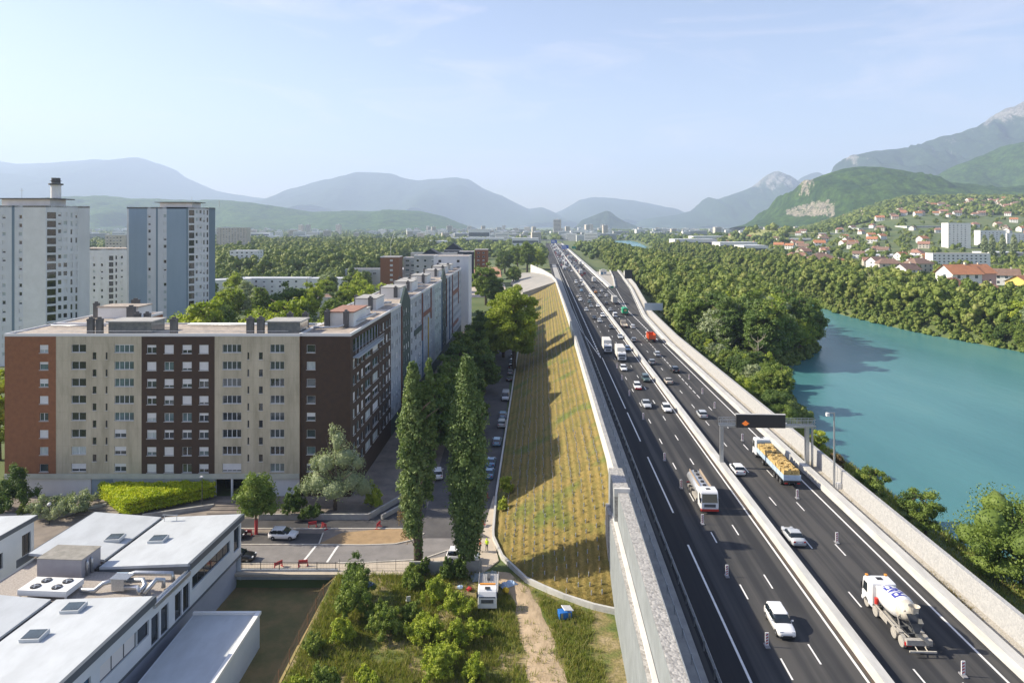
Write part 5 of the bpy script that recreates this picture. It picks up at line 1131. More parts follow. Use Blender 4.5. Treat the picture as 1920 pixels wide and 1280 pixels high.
sheet('parking_bay', gp([(450, 1020), (452, 997), (606, 1000), (596, 1020)]), .022, m_street)
sheet('earth_patch', gp([(598, 1019), (640, 999), (700, 993), (765, 990), (790, 998), (772, 1013), (735, 1019), (660, 1021)]), .05, m_sand)
sheet('footway', gp([(440, 1058), (681, 1056), (790, 1050), (845, 1032), (905, 1000), (925, 1010), (935, 1050), (900, 1078), (440, 1076)], 0), .02, m_walk)
sheet('path', gp([(905, 1000), (925, 930), (936, 930), (926, 1012)], 0), .035, m_walk)
def kerbs(pts, w=.18, h=.12): return structure(strip_path('kerb', [G(u, v, 0) for u, v in pts], w, h, m_kerb, -.2))
kerbs([(452, 1021), (596, 1021), (680, 1022), (740, 1020), (776, 1012), (795, 1000)]); kerbs([(452, 1057), (681, 1055), (790, 1049), (845, 1030)]); kerbs([(598, 1020), (606, 999)]); kerbs([(450, 991), (760, 991)])
q = MB()
for (u0, v0, u1, v1) in ((592, 1023, 566, 1055), (634, 1022, 612, 1055)):
    a, c = G(u0, v0, .04), G(u1, v1, .04); q.quad(a + Vector((-.16, 0, 0)), c + Vector((-.16, 0, 0)), c + Vector((.16, 0, 0)), a + Vector((.16, 0, 0)))
structure(q.build('road_markings', m_line))
# waste ground and courtyard
def rough(name, x0, x1, y0, y1, zf, m, nx=30, ny=40):
    return grid_obj(name, list(np.linspace(x0, x1, nx)), list(np.linspace(y0, y1, ny)), zf, m)
def lotz(x, y): return -.12 + .10 * fbm(x * .3, y * .3, 1, 3) - .05 * max(0, 86 - y) * .2
rough('waste_ground', -23.3, 12.6, 38, 89.3, lotz, m_waste, 50, 70)
rough('courtyard_lawn', -70, -23.4, 30, 88.6, lambda x, y: -1.95 + .06 * fbm(x * .3, y * .3, 5, 3) + (max(0, x + 25.2) * .9), m_lawn, 50, 60)
tk_ = [(88.6, -3.6, -.2), (85, -.8, 2.2), (80, .5, 3.6), (74, .9, 4.8), (68, 1.6, 5.6), (60, 2.2, 5.6), (40, 3, 5.5)]
q = MB()
for i, (y, a, c) in enumerate(tk_):
    for k in range(6): x = a + (c - a) * k / 5; q.v.append((x, y, lotz(x, y) + .14 - (.15 if k in (0, 5) else 0)))
for i in range(len(tk_) - 1):
    for k in range(5): q.f.append((i * 6 + k, (i + 1) * 6 + k, (i + 1) * 6 + k + 1, i * 6 + k + 1)); q.m.append(0)
structure(q.build('dirt_track', m_track, smooth=True))
m_wallblue = mat('painted_concrete', (.50, .52, .54), .85, col2=(.40, .42, .44), vscale=.8, stretch=(1, 1, .2))
rwl = thing('retaining_wall', 'pale concrete retaining wall with a dark fence on top, below the local road', 'wall', (-36.2, 88.62, -2.2))
q = MB(); q.box(0, 13.0, 0, .3, 0, 2.45); q.build('wall', m_wallblue, parent=rwl)
q = MB(); q.box(0, 13, .1, .14, 3.3, 3.36); q.box(0, 13, .1, .14, 2.55, 2.6)
for k in range(66): q.box(.1 + k * .2, .115 + k * .2, .11, .13, 2.45, 3.32)
q.build('fence_panel', m_dframe, parent=rwl)
for k in range(6): q = MB(); q.box(0, .07, .08, .15, 2.4, 3.4); o = q.build('fence_post', m_dframe, parent=rwl); o.location = (.2 + k * 2.5, 0, 0)
fn = thing('wire_fence', 'thin wire fence along the footway above the waste ground', 'fence', (-23.0, 88.9, 0))
q = MB()
for z in (.3, .8, 1.25): q.tube([(0, 0, z), (15, 0, z)], .012, 4)
for k in range(75): q.tube([(k * .2, 0, .1), (k * .2, 0, 1.25)], .006, 3, False)
q.build('mesh', m_dframe, parent=fn)
for k in range(7): q = MB(); q.tube([(0, 0, 0), (0, 0, 1.5)], .03, 5); o = q.build('post', m_dframe, parent=fn); o.location = (k * 2.5, 0, 0)
m_rustp = mat('rusty_steel', (.20, .10, .05), .8); ff = thing('post_fence', 'open fence of rusty posts between courtyard and waste ground', 'fence', (-23.6, 83.5, -.2))
fp = None
for k in range(10):
    if fp is None: q = MB(); q.tube([(0, 0, -.6), (0, 0, 1.3)], .04, 5); fp = q.build('post', m_rustp, parent=ff); fp.location = (0, 0, 0)
    else: dup(fp, ff, (0, -k * 3.2, 0))
q = MB()
for z in (.4, .9, 1.2): q.tube([(0, 0, z), (0, -28.8, z)], .01, 3)
q.build('wire', m_rustp, parent=ff)
gw = thing('garden_wall', 'grey weathered wall at the feet of the two poplars', 'wall', (-13.6, 88.2, 0)); q = MB(); q.box(0, 9.6, 0, .25, -.6, 1.5); q.build('wall', m_conc2, parent=gw)
sp_ = MB(); sp_.tube([(0, 0, 0), (.5, 0, 2.4)], .06, 6); o = sp_.build('steel_post', m_galv, loc=(-4.6, 87.6, -.1)); tag(o, 'leaning pale metal post beside the flatbed truck', 'post')
# terrace walls, steps and ramps before the block
def lowwall(pts, h, lab, m=m_conc2, w=.35): o = strip_path('low_wall', [Vector((*p, 0)) for p in pts], w, h, m); return tag(o, lab, 'wall')
lowwall([(-39.5, 104.2), (-22.5, 104.2), (-18.5, 111.5), (-18.1, 119)], .9, 'low concrete wall round the willow garden, left of the ramp')
lowwall([(-20.4, 104.3), (-16.3, 111.0), (-15.9, 121)], .7, 'low concrete wall on the street side of the ramp')
lowwall([(-93, 104.9), (-72.5, 104.4), (-66, 108.5)], .8, 'low concrete wall left of the yellow green hedge')
lowwall([(-58, 104.6), (-48.5, 108.4)], .7, 'low concrete wall right of the yellow green hedge')
q = MB()
for k in range(5): q.box(-69.8 + k * .5, -62.5, 104.6 + k * 1.15, 105.75 + k * 1.15 - .003, -.3, .12 + k * .14)
o = q.build('steps', m_pave); o['kind'] = 'structure'
q = MB()
for k in range(5): q.box(-48.5, -41.0, 104.8 + k * 1.1, 105.9 + k * 1.1 - .003, -.3, .12 + k * .13)
o = q.build('steps', m_pave); o['kind'] = 'structure'
# street lamps and small street things
def lamp(loc, h, rz, lab, head='globe'):
    th = thing('street_lamp', lab, 'street lamp', loc, rz); q = MB(); q.tube([(0, 0, 0), (0, 0, h * .5), (0, 0, h)], [.09, .07, .05], 8); q.build('pole', m_dframe, parent=th)
    q = MB()
    if head == 'globe': q.blob((0, 0, h + .2), .28, 2, 0)
    else: q.rings([[(a * .3 + .1, b * .16, h + .02) for a, b in ((-1, -1), (1, -1), (1, 1), (-1, 1))], [(a * .16 + .1, b * .1, h + .2) for a, b in ((-1, -1), (1, -1), (1, 1), (-1, 1))]])
    q.build('lamp_head', m_rendw, parent=th, smooth=head == 'globe'); return th
lamp((-71.2, 102.6, 0), 2.9, 0, 'short street lamp with a white globe behind the left white roof'); lamp((-50.2, 108.0, 0), 5.2, R(180), 'slim street lamp with a pale flat head beside the yellow green hedge', 'flat')
# red plastic barriers
m_redp = mat('red_plastic', (.42, .035, .04), .6)
def rbar(x, y, rz, lab, n_=1):
    th = thing('road_barrier', lab, 'barrier', (x, y, .06), rz)
    q = MB(); q.box(-.6, .6, -.04, .04, .35, .8); q.box(-.6, -.5, -.04, .04, .05, .35); q.box(.5, .6, -.04, .04, .05, .35); q.build('panel', m_redp, parent=th)
    for sx in (-1, 1): q = MB(); q.box(sx * .55 - .06, sx * .55 + .06, -.3, .3, -.05, .05); q.build('foot', m_redp, parent=th)
    return th
rbar(-30.4, 101.6, R(20), 'fallen looking red barrier on the dark asphalt, left one of the pair'); rbar(-28.5, 101.1, R(-40), 'red barrier on the dark asphalt, right one of the pair'); rbar(-20.3, 101.4, R(75), 'lone red barrier left of the left poplar'); rbar(-28.2, 90.0, R(10), 'red barrier on the footway beside the white crossing lines')
rbar(-39.2, 98.9, R(0), 'red barrier at the foot of the round green tree'); rbar(-4.6, 102, R(60), 'red barrier beside the path next to the right poplar'); rbar(-4.2, 112, R(80), 'small red barrier far up the path beside the parked cars'); rbar(-31.4, 89.6, R(50), 'dark red barrier on the footway left of the crossing lines')
# things on the waste ground
m_bluep = mat('blue_plastic', (.02, .14, .45), .45)
bb = thing('tool_box', 'blue site box with a pale sheet on top beside the dirt track', 'box', (6.2, 78.4, -.1), R(12)); q = MB(); q.box(-.75, .75, -.5, .5, 0, .85); q.build('body', m_bluep, parent=bb, bevel=.05); q = MB(); q.obox((.35, .1, 1.02), 1.3, .9, .08, .3, .2, .3); q.build('lid', m_rendw, parent=bb)
for k in range(2): q = MB(); q.box(-.6 + k * .9, -.35 + k * .9, -.53, -.503, .15, .8); q.build('latch', m_galv, parent=bb)
ch = thing('plastic_chair', 'white plastic garden chair among the bushes', 'chair', (-12.7, 81.4, -.2), R(200)); q = MB(); q.box(-.26, .26, -.25, .25, .42, .47); q.build('seat', m_rendw, parent=ch); q = MB(); q.obox((0, .27, .78), .5, .05, .62, 0, -.15); q.build('backrest', m_rendw, parent=ch)
for sx in (-1, 1):
    for sy in (-1, 1): q = MB(); q.tube([(sx * .23, sy * .22, 0), (sx * .21, sy * .2, .42)], .03, 5); q.build('leg', m_rendw, parent=ch)
q = MB(); q.tube([(0, 0, 0), (0, 0, .05), (0, 0, .85), (0, 0, .9)], [.26, .3, .3, .27], 12); o = q.build('barrel', mat('yellow_plastic', (.65, .45, .02), .5), loc=(-.9, 83.9, 0)); o.rotation_euler = (R(70), 0, R(20)); o.location.z = .2; tag(o, 'yellow barrel lying beside the flatbed truck', 'barrel')
def tarp(lab, x, y, w, d, m, seed):
    q = MB(); nx_, ny_ = 12, 9
    for j in range(ny_):
        for i in range(nx_):
            e = min(i, nx_ - 1 - i, j, ny_ - 1 - j); q.v.append((w * (i / (nx_ - 1) - .5), d * (j / (ny_ - 1) - .5), .03 + min(e, 2) * .16 + (.22 * mn.noise(Vector((i * .7, j * .8, seed))) if e else 0)))
    q.f = [(j * nx_ + i, j * nx_ + i + 1, (j + 1) * nx_ + i + 1, (j + 1) * nx_ + i) for j in range(ny_ - 1) for i in range(nx_ - 1)]; q.m = [0] * len(q.f)
    o = q.build('tarpaulin', m, loc=(x, y, .02), rz=R(seed * 17)); return tag(o, lab, 'tarpaulin')
tarp('crumpled grey green tarpaulin behind the flatbed truck', -3.6, 87.3, 3.6, 1.8, mat('tarp_grey', (.22, .26, .27), .6), 1); tarp('blue white tarpaulin beside the yellow barrel', -.5, 85.3, 2.2, 1.2, mat('tarp_blue', (.36, .48, .66), .55), 2)
tarp('dark blue sheet lying among the bushes by the wire fence', -19.0, 84.8, 3, 1.4, mat('tarp_navy', (.05, .09, .15), .5), 3)
for k, (x, y, m, lab) in enumerate([(-12.6, 86.8, m_rendw, 'white rubbish bag by the wire fence'), (-6.6, 84.6, mat('tarp_blue', (.36, .48, .66), .55), 'pale blue rubbish bag left of the flatbed truck'), (-5.4, 84.2, m_redp, 'small red rubbish heap left of the flatbed truck'), (-9.1, 85.2, m_rendw, 'white rubbish bag at the garden wall')]):
    q = MB(); q.blob((0, 0, .2), .4, 2, .5, 2, k, (1, .8, .6)); o = q.build('rubbish_bag', m, loc=(x, y, -.1)); tag(o, lab, 'rubbish')
# --- white school-like complex with butterfly roofs
m_wroof = mat('white_roof_sheet', (.50, .53, .55), .55, col2=(.43, .455, .47), vscale=.6, stretch=(1, .5, 1), bump=.1, bscale=2); m_fascia = mat('dark_fascia', (.085, .10, .115), .5); m_wwall = mat('white_cladding', (.62, .65, .68), .7, col2=(.56, .60, .63), vscale=.4); m_lowwall = mat('lilac_grey_wall', (.42, .44, .50), .8, col2=(.37, .39, .45), vscale=.4)
m_terr = mat('terrace_gravel', (.44, .39, .34), .95, col2=(.28, .25, .22), vscale=6, bump=.6, bscale=10); m_blind = mat('external_blind', (.66, .64, .62), .7)
cx = thing('white_building', 'white two storey building with sloping white roof panels and roof plant', 'building', (-36.0, 88.6, 0), R(-3.6))
def TF(q_, w_, z, rot=False): return PI / 2 if rot else (-w_, q_ - 45, z)
fr = [(33.0, 42.0, 4.1, 5.6), (31.1, 32.5, 2.45, 5.4), (29.5, 30.9, 2.45, 5.4), (26.9, 28.3, 2.45, 5.4), (25.2, 26.6, 2.45, 5.4), (22.9, 24.8, 4.0, 5.6), (17.4, 22.85, 4.0, 5.6), (13.6, 16.2, 3.6, 5.6), (43.0, 44.6, 3.4, 6.4)]
wl = MB().mat(m_wwall); holes(wl, 45, 2.42, 6.9, fr, .25, TF); wl.quad((0, 0, -2.2), (-20, 0, -2.2), (-20, 0, 6.6), (0, 0, 6.9)); wl.quad((-20, 0, -2.2), (-20, -45, -2.2), (-20, -45, 6.5), (-20, 0, 6.5))
wl.mat(m_lowwall); wl.box(-19.9, -.55, -44.9, -.2, -2.3, 2.40); wl.mat(m_fascia); wl.box(-.6, .12, -45, .1, 2.2, 2.41); wl.build('wall', parent=cx)  # ledge coloured dark, painting in the shadow line under the upper storey
for i, r in enumerate(fr):
    st = (m_pane3, 0, {0: 5, 5: 0, 6: 2, 7: 0}.get(i, 0), m_dframe)
    if i == 6: st = (m_blind, 0, 2, m_dframe)
    if i == 7: st = (mat('blue_glazing', (.03, .09, .16), .15), 0, 0, m_dframe)
    o = window(cx, *r, st, T=TF, dep=.25, lod=1)
    if i in (1, 2, 3, 4, 8): o.name = 'door'
def rpanel(x0, z0, x1, z1, y0, y1):
    q = MB(); q.add([(x0, y0, z0), (x1, y0, z1), (x1, y1, z1), (x0, y1, z0), (x0, y0, z0 - .3), (x1, y0, z1 - .3), (x1, y1, z1 - .3), (x0, y1, z0 - .3)], [(0, 1, 2, 3), (7, 6, 5, 4), (0, 4, 5, 1), (1, 5, 6, 2), (2, 6, 7, 3), (3, 7, 4, 0)]); q.build('roof_panel', m_wroof, parent=cx)
for ya, yb, yl in ((-12.9, .2, -11.2), (-45, -19.5, -19.5)):
    rpanel(-10.5, 6.85, .25, 7.6, ya, yb); rpanel(-20.4, 7.3, -11.1, 6.85, yl if ya > -20 else ya, yb)
    q = MB(); q.box(-11.09, -10.51, ya, yb, 6.3, 6.62); q.build('gutter', m_black, parent=cx)
    q = MB(); q.add([(.255, ya, 6.88), (.255, yb, 6.88), (.255, yb, 7.6), (.255, ya, 7.6)], [(0, 1, 2, 3)]); q.box(.0, .38, ya, yb, 6.9, 7.62); q.add([(-10.5, ya - .01, 6.3), (.25, ya - .01, 6.3), (.25, ya - .01, 7.3), (-10.5, ya - .01, 6.57)], [(0, 1, 2, 3)]); q.box(-20.5, -20.41, ya, yb, 6.4, 7.32); q.build('fascia', m_fascia, parent=cx)
q = MB(); q.box(-20, -.05, -19.8, -10.8, 6.0, 6.35); q.build('terrace', m_terr, parent=cx)
q = MB(); q.box(-.35, .3, -19.55, -12.85, 6.3, 6.75); q.build('coping', m_galv, parent=cx)
for x, y, z in ((-12.9, -6.6, 7.0), (-7.2, -6.8, 7.1), (-7.0, -21.6, 7.12), (-7.4, -26.2, 7.1)):
    q = MB(); q.box(-1.0, 1.0, -.7, .7, 0, .38); o = q.build('skylight', m_wroof, parent=cx); o.location = (x, y, z); o.rotation_euler = (R(7), R(-4), 0)
    q = MB(); q.box(-.88, .88, -.6, .6, .385, .41); q.build('pane', m_pane, parent=o)
q = MB()
for x in (-9.9, -8.2): q.box(x, x + .06, -1.2, -1.14, 6.9, 7.9)
q.box(-10.1, -8.0, -1.3, -1.05, 7.75, 7.8); q.build('roof_rail', m_galv, parent=cx)
def cxp(x, y, z): a = R(-3.6); return Vector((-36 + x * math.cos(a) - y * math.sin(a), 88.6 + x * math.sin(a) + y * math.cos(a), z))
m_plant = mat('plant_box_grey', (.33, .32, .34), .6, col2=(.29, .28, .30), vscale=1); m_planttop = mat('plant_box_top', (.30, .285, .25), .85, col2=(.20, .19, .165), vscale=.9)
pb = thing('ventilation_box', 'large grey ventilation box on the gravel terrace of the white building', 'roof plant', cxp(-14.0, -14.6, 6.36), R(-3.6)); q = MB(); q.box(-2.6, 2.6, 0, 3.2, 0, 2.1); q.build('housing', m_plant, parent=pb); q = MB(); q.box(-2.66, 2.66, -.05, 3.25, 2.103, 2.16); q.build('top', m_planttop, parent=pb)
q = MB(); q.tube([(2.75, .8, 0), (2.75, .8, 1.5), (2.62, .8, 1.7)], .16, 8); q.tube([(2.75, 1.5, 0), (2.75, 1.5, 1.5), (2.62, 1.5, 1.7)], .16, 8); q.build('pipe', m_galv, parent=pb, smooth=True)
cu = thing('condenser_unit', 'white condenser unit with four round fans on the gravel terrace', 'roof plant', cxp(-12.6, -18.9, 6.4), R(-3.6)); q = MB(); q.box(-2.7, 2.7, 0, 2.7, .35, .95)
for sx in (-2.6, 2.45):
    for y in (.1, 2.45): q.box(sx, sx + .15, y, y + .15, 0, .35)
q.build('housing', m_rendw, parent=cu)
for x, y in ((-1.3, .75), (1.1, .75), (-1.0, 1.95), (1.4, 1.95)):
    q = MB(); q.mat(m_black); q.tube([(0, 0, 0), (0, 0, .1)], .5, 16); q.mat(m_galv); q.tube([(0, 0, .1), (0, 0, .16)], .14, 8)
    for k in range(5): a = k * PI * 2 / 5; q.obox((math.cos(a) * .28, math.sin(a) * .28, .12), .36, .12, .02, a)
    o = q.build('fan', parent=cu); o.location = (x, y, .952)
ad_ = thing('air_duct', 'bright metal air ducts with a junction box on the terrace', 'air duct', cxp(-5.2, -16.6, 6.36), R(-3.6))
q = MB(); q.box(-.9, .5, -.6, .4, .3, 1.5); q.box(-1.1, .9, -.7, .6, 1.503, 1.6); q.build('junction_box', m_galv, parent=ad_)
for pts in ([(.5, .1, 1.1), (2.2, .1, 1.2), (2.7, -.3, .9), (2.6, -.9, .5)], [(.5, -.4, .6), (2, -.5, .7), (2.6, -1.0, .4)], [(-.9, 0, 1.1), (-2, -.3, .9), (-2.6, -.8, .4), (-4.2, -.8, .35)], [(-1.2, 1.8, .5), (0, 2.2, .8), (4.2, 2.3, .8), (4.3, 2.3, .1)], [(3, -.9, .3), (3.6, .3, 1.2), (4.2, .6, 1.0), (4.2, .6, .2)]):
    q = MB(); q.tube(pts, .26, 10); q.build('duct', m_galv, parent=ad_, smooth=True)
pn_ = MB(); pn_.obox((0, 0, .35), 1.9, 1.3, .1, 0, .25); o = pn_.build('roof_hatch', mat('pale_blue_side', (.44, .55, .66), .5), loc=cxp(-6.6, -14.6, 6.4)); tag(o, 'pale blue tilted hatch behind the air ducts', 'hatch')
# shed with flat roof in the courtyard, and the neighbour at the left edge
sh_ = thing('shed', 'low white annexe with a flat white roof in the shaded courtyard', 'annexe', (-36.45, 75.7, -2.1), 0)
q = MB(); q.box(.3, 7.8, -32, 0, 0, 3.95); q.build('wall', m_wwall, parent=sh_); q = MB(); q.box(.5, 7.5, -31.8, -.25, 3.952, 4.0); q.build('roof', m_wroof, parent=sh_)
q = MB(); q.box(7.45, 7.95, -32, .1, 3.953, 4.3); q.box(.3, 7.449, -.24, .1, 3.953, 4.28); q.build('parapet', m_rendw, parent=sh_)
nb = thing('white_building', 'white building with a sloping pale roof at the left edge, behind the fence', 'building', (-63.6, 88.7, 0), R(-3.6))
fr = [(33, 35.6, 3.0, 5.0), (37, 40, 3.0, 5.0), (43.0, 44.5, 2.0, 5.6)]
wl = MB().mat(m_wwall); holes(wl, 45, -2.2, 6.9, fr, .25, TF); wl.quad((0, 0, -2.2), (-20, 0, -2.2), (-20, 0, 6.9), (0, 0, 6.9)); wl.build('wall', parent=nb)
for r in fr: window(nb, *r, (m_pane3, 0, 1, m_dframe), T=TF, dep=.25, lod=1)
q = MB(); q.add([(-12, -45, 6.7), (.3, -45, 7.4), (.3, .2, 7.4), (-12, .2, 6.7), (-12, -45, 6.3), (.3, -45, 6.9), (.3, .2, 6.9), (-12, .2, 6.3)], [(0, 1, 2, 3), (7, 6, 5, 4), (0, 4, 5, 1), (2, 6, 7, 3), (3, 7, 4, 0)]); q.build('roof_panel', m_wroof, parent=nb); q = MB(); q.box(.303, .42, -45, .2, 6.85, 7.42); q.build('fascia', m_fascia, parent=nb)
# --- overhead gantry, mast, beacons, signs
gY = 41.0 * F / (872 - HZ)
gt2 = thing('sign_gantry', 'grey overhead gantry with a black message board over the right carriageway', 'gantry', RT(30.5, 114.4, 5.0), RA)
H0 = 7.0
q = MB(); q.box(-.28, .28, -.28, .28, .95, H0); q.build('post', m_galv, parent=gt2); q = MB(); q.box(13.9, 14.5, -.3, .3, 0, H0); q.build('post', m_galv, parent=gt2); q = MB(); q.box(14.95, 15.2, -.2, .2, 0, H0); q.build('ladder_post', m_galv, parent=gt2)
q = MB(); q.box(-.4, 15.5, -.55, -.4, H0, H0 + .35); q.box(-.4, 15.5, .4, .55, H0, H0 + .35); q.box(-.4, 15.5, -.39, .39, H0 + .05, H0 + .12); q.build('beam', m_galv, parent=gt2)
q = MB()
for k in range(27): xx = -.35 + k * .6; q.box(xx, xx + .05, -.52, -.47, H0 + .35, H0 + 1.35); q.box(xx, xx + .05, .47, .52, H0 + .35, H0 + 1.35)
for z in (.85, 1.33): q.box(-.4, 15.5, -.53, -.46, H0 + z, H0 + z + .06); q.box(-.4, 15.5, .46, .53, H0 + z, H0 + z + .06)
q.build('railing', m_galv, parent=gt2)
q = MB(); q.box(2.2, 10.3, -1.0, -.56, H0 + .05, H0 + 2.25); q.build('message_board', m_black, parent=gt2)
q = MB(); q.box(2.15, 10.35, -1.05, -.5, H0 + 2.253, H0 + 2.33); q.build('board_hood', m_conc, parent=gt2)
m_led = bpy.data.materials.new('amber_led'); m_led.use_nodes = True; N, n, Lk, p = nodes(m_led); p.inputs['Base Color'].default_value = (.35, .08, .02, 1); p.inputs['Emission Color'].default_value = (1, .25, .03, 1); p.inputs['Emission Strength'].default_value = .45
q = MB(); 
for i, wd in enumerate((1, 3, 5, 7, 5, 3)): q.box(3.7 - wd * .085, 3.7 + wd * .085, -1.03, -1.003, H0 + 1.15 - i * .14, H0 + 1.23 - i * .14)
q.build('lit_pictogram', m_led, parent=gt2)
cm = thing('camera_mast', 'tall slim mast with a white camera and a cabinet at the stone wall', 'mast', RT(45.3, 105.3, 5.0), RA)
q = MB(); q.tube([(0, 0, 0), (0, 0, 6), (0, 0, 12.0)], [.2, .16, .12], 8); q.box(-1.0, .05, -.05, .05, 11.85, 12.0); q.build('pole', m_galv, parent=cm); q = MB(); q.obox((-1.0, 0, 11.7), .4, .5, .5); q.build('camera', m_rendw, parent=cm)
q = MB(); q.box(.3, 1.0, -.35, .35, .1, 1.15); q.build('cabinet', m_rendw, parent=cm, bevel=.03); q = MB(); q.tube([(.7, .5, .3), (.7, .5, 3.6), (1.4, .5, 3.6)], .03, 5); q.build('cable_pipe', m_galv, parent=cm)
m_sw = mat('beacon_white', (.78, .77, .76), .5); m_sr = mat('beacon_red', (.50, .04, .04), .5)
bcn = None
BC = [(1438, 1211, 'l'), (1363, 1080, 'l'), (1317, 982, 'l'), (1277, 915, 'l'), (1246, 863, 'l'), (1206, 786, 'l'), (1180, 742, 'l'), (1166, 712, 'l'), (1157, 690, 'l'), (1806, 1266, 'r'), (1569, 1017, 'r'), (1495, 934, 'r'), (1392, 826, 'r'), (1340, 765, 'r'), (1317, 738, 'r'), (1292, 711, 'r')]
for k, (u, v, sd_) in enumerate(BC):
    if bcn is None:
        bcn = thing('striped_beacon', '', 'beacon', (0, 0, 0), RA); q = MB(); q.box(-.17, .17, -.04, .04, .12, 1.35); q.build('panel', m_sw, parent=bcn); q = MB()
        for j in range(4):
            z = .2 + j * .28
            for sy in (-.046, .046): q.add([(-.11, sy, z), (.11, sy, z + .12), (.11, sy, z + .25), (-.11, sy, z + .13)], [(0, 1, 2, 3)])
        q.build('stripes', m_sr, parent=bcn); q = MB(); q.box(-.22, .22, -.4, .4, 0, .11); q.build('base', mat('grey_rubber', (.25, .25, .26), .8), parent=bcn); o = bcn
    else: o = dup(bcn)
    o.location = G(u, v, 5.02); o['group'] = 'striped beacons along the closed lanes'
    names = {0: 'red and white beacon beside the nearest white estate car', 1: 'red and white beacon behind the nearest white estate car, on the shadow edge', 2: 'red and white beacon left of the tanker lorry', 3: 'red and white beacon at the rear of the tanker lorry', 4: 'red and white beacon behind the tanker, left of the lane dashes', 5: 'red and white beacon left of the silver and white car pair', 9: 'red and white beacon behind the concrete mixer', 10: 'red and white beacon right of the silver car', 11: 'red and white beacon behind the straw lorry', 12: 'red and white beacon under the overhead gantry'}
    o['label'] = names.get(k, 'small far beacon on the left carriageway' if sd_ == 'l' else 'small far beacon on the right carriageway')
def sign(name, lab, loc, w, h, z, m, rz=RA, posts=(-.4, .4), txt=None):
    th = thing(name, lab, 'sign', loc, rz); q = MB(); q.box(-w / 2, w / 2, -.1, .0, z, z + h); q.build('panel', m, parent=th)
    for px in posts: q = MB(); q.box(px * w - .1, px * w + .1, .02, .2, 0, z + h * .8); q.build('post', m_galv, parent=th)
    if txt: q = MB(); [q.box(-w / 2 + a * w, -w / 2 + b_ * w, -.125, -.103, z + c * h, z + d * h) for a, b_, c, d in txt]; q.build('lettering', m_sw, parent=th)
    return th
m_sblue = mat('sign_blue', (.02, .10, .42), .5); m_sgreen = mat('sign_green', (.01, .22, .12), .5)
bars = [(.1, .6, .62, .78), (.1, .75, .3, .44)]
sign('message_sign', 'black square message sign at the bend of the slip road', RT(58.6, 452, 5), 5, 6, 5, m_black, posts=(0,))
sign('direction_sign', 'large blue direction sign over the right carriageway, nearer of the two', RT(35, 985, 5), 10, 5.5, 6, m_sblue, posts=(-.55, .55), txt=bars); sign('direction_sign', 'blue direction sign far over the left carriageway, farther of the two', RT(24, 1260, 5), 11, 6, 7, m_sblue, posts=(-.55, .55), txt=bars)
sign('direction_sign', 'small green direction sign right of the blue sign', RT(48, 985, 5), 6, 4, 6, m_sgreen, posts=(0,), txt=None)
sign('gore_marker', 'green arrow board on the tip of the white barrier', RT(45.8, 434.5, 5), 2.2, 1.4, .2, m_sgreen, posts=(0,))
sign('road_sign', 'pale back of a large sign standing on the outer wall of the slip road', RT(49.4, 296, 7.9), 8, 3.2, .6, mat('sign_back_grey', (.50, .55, .60), .5))
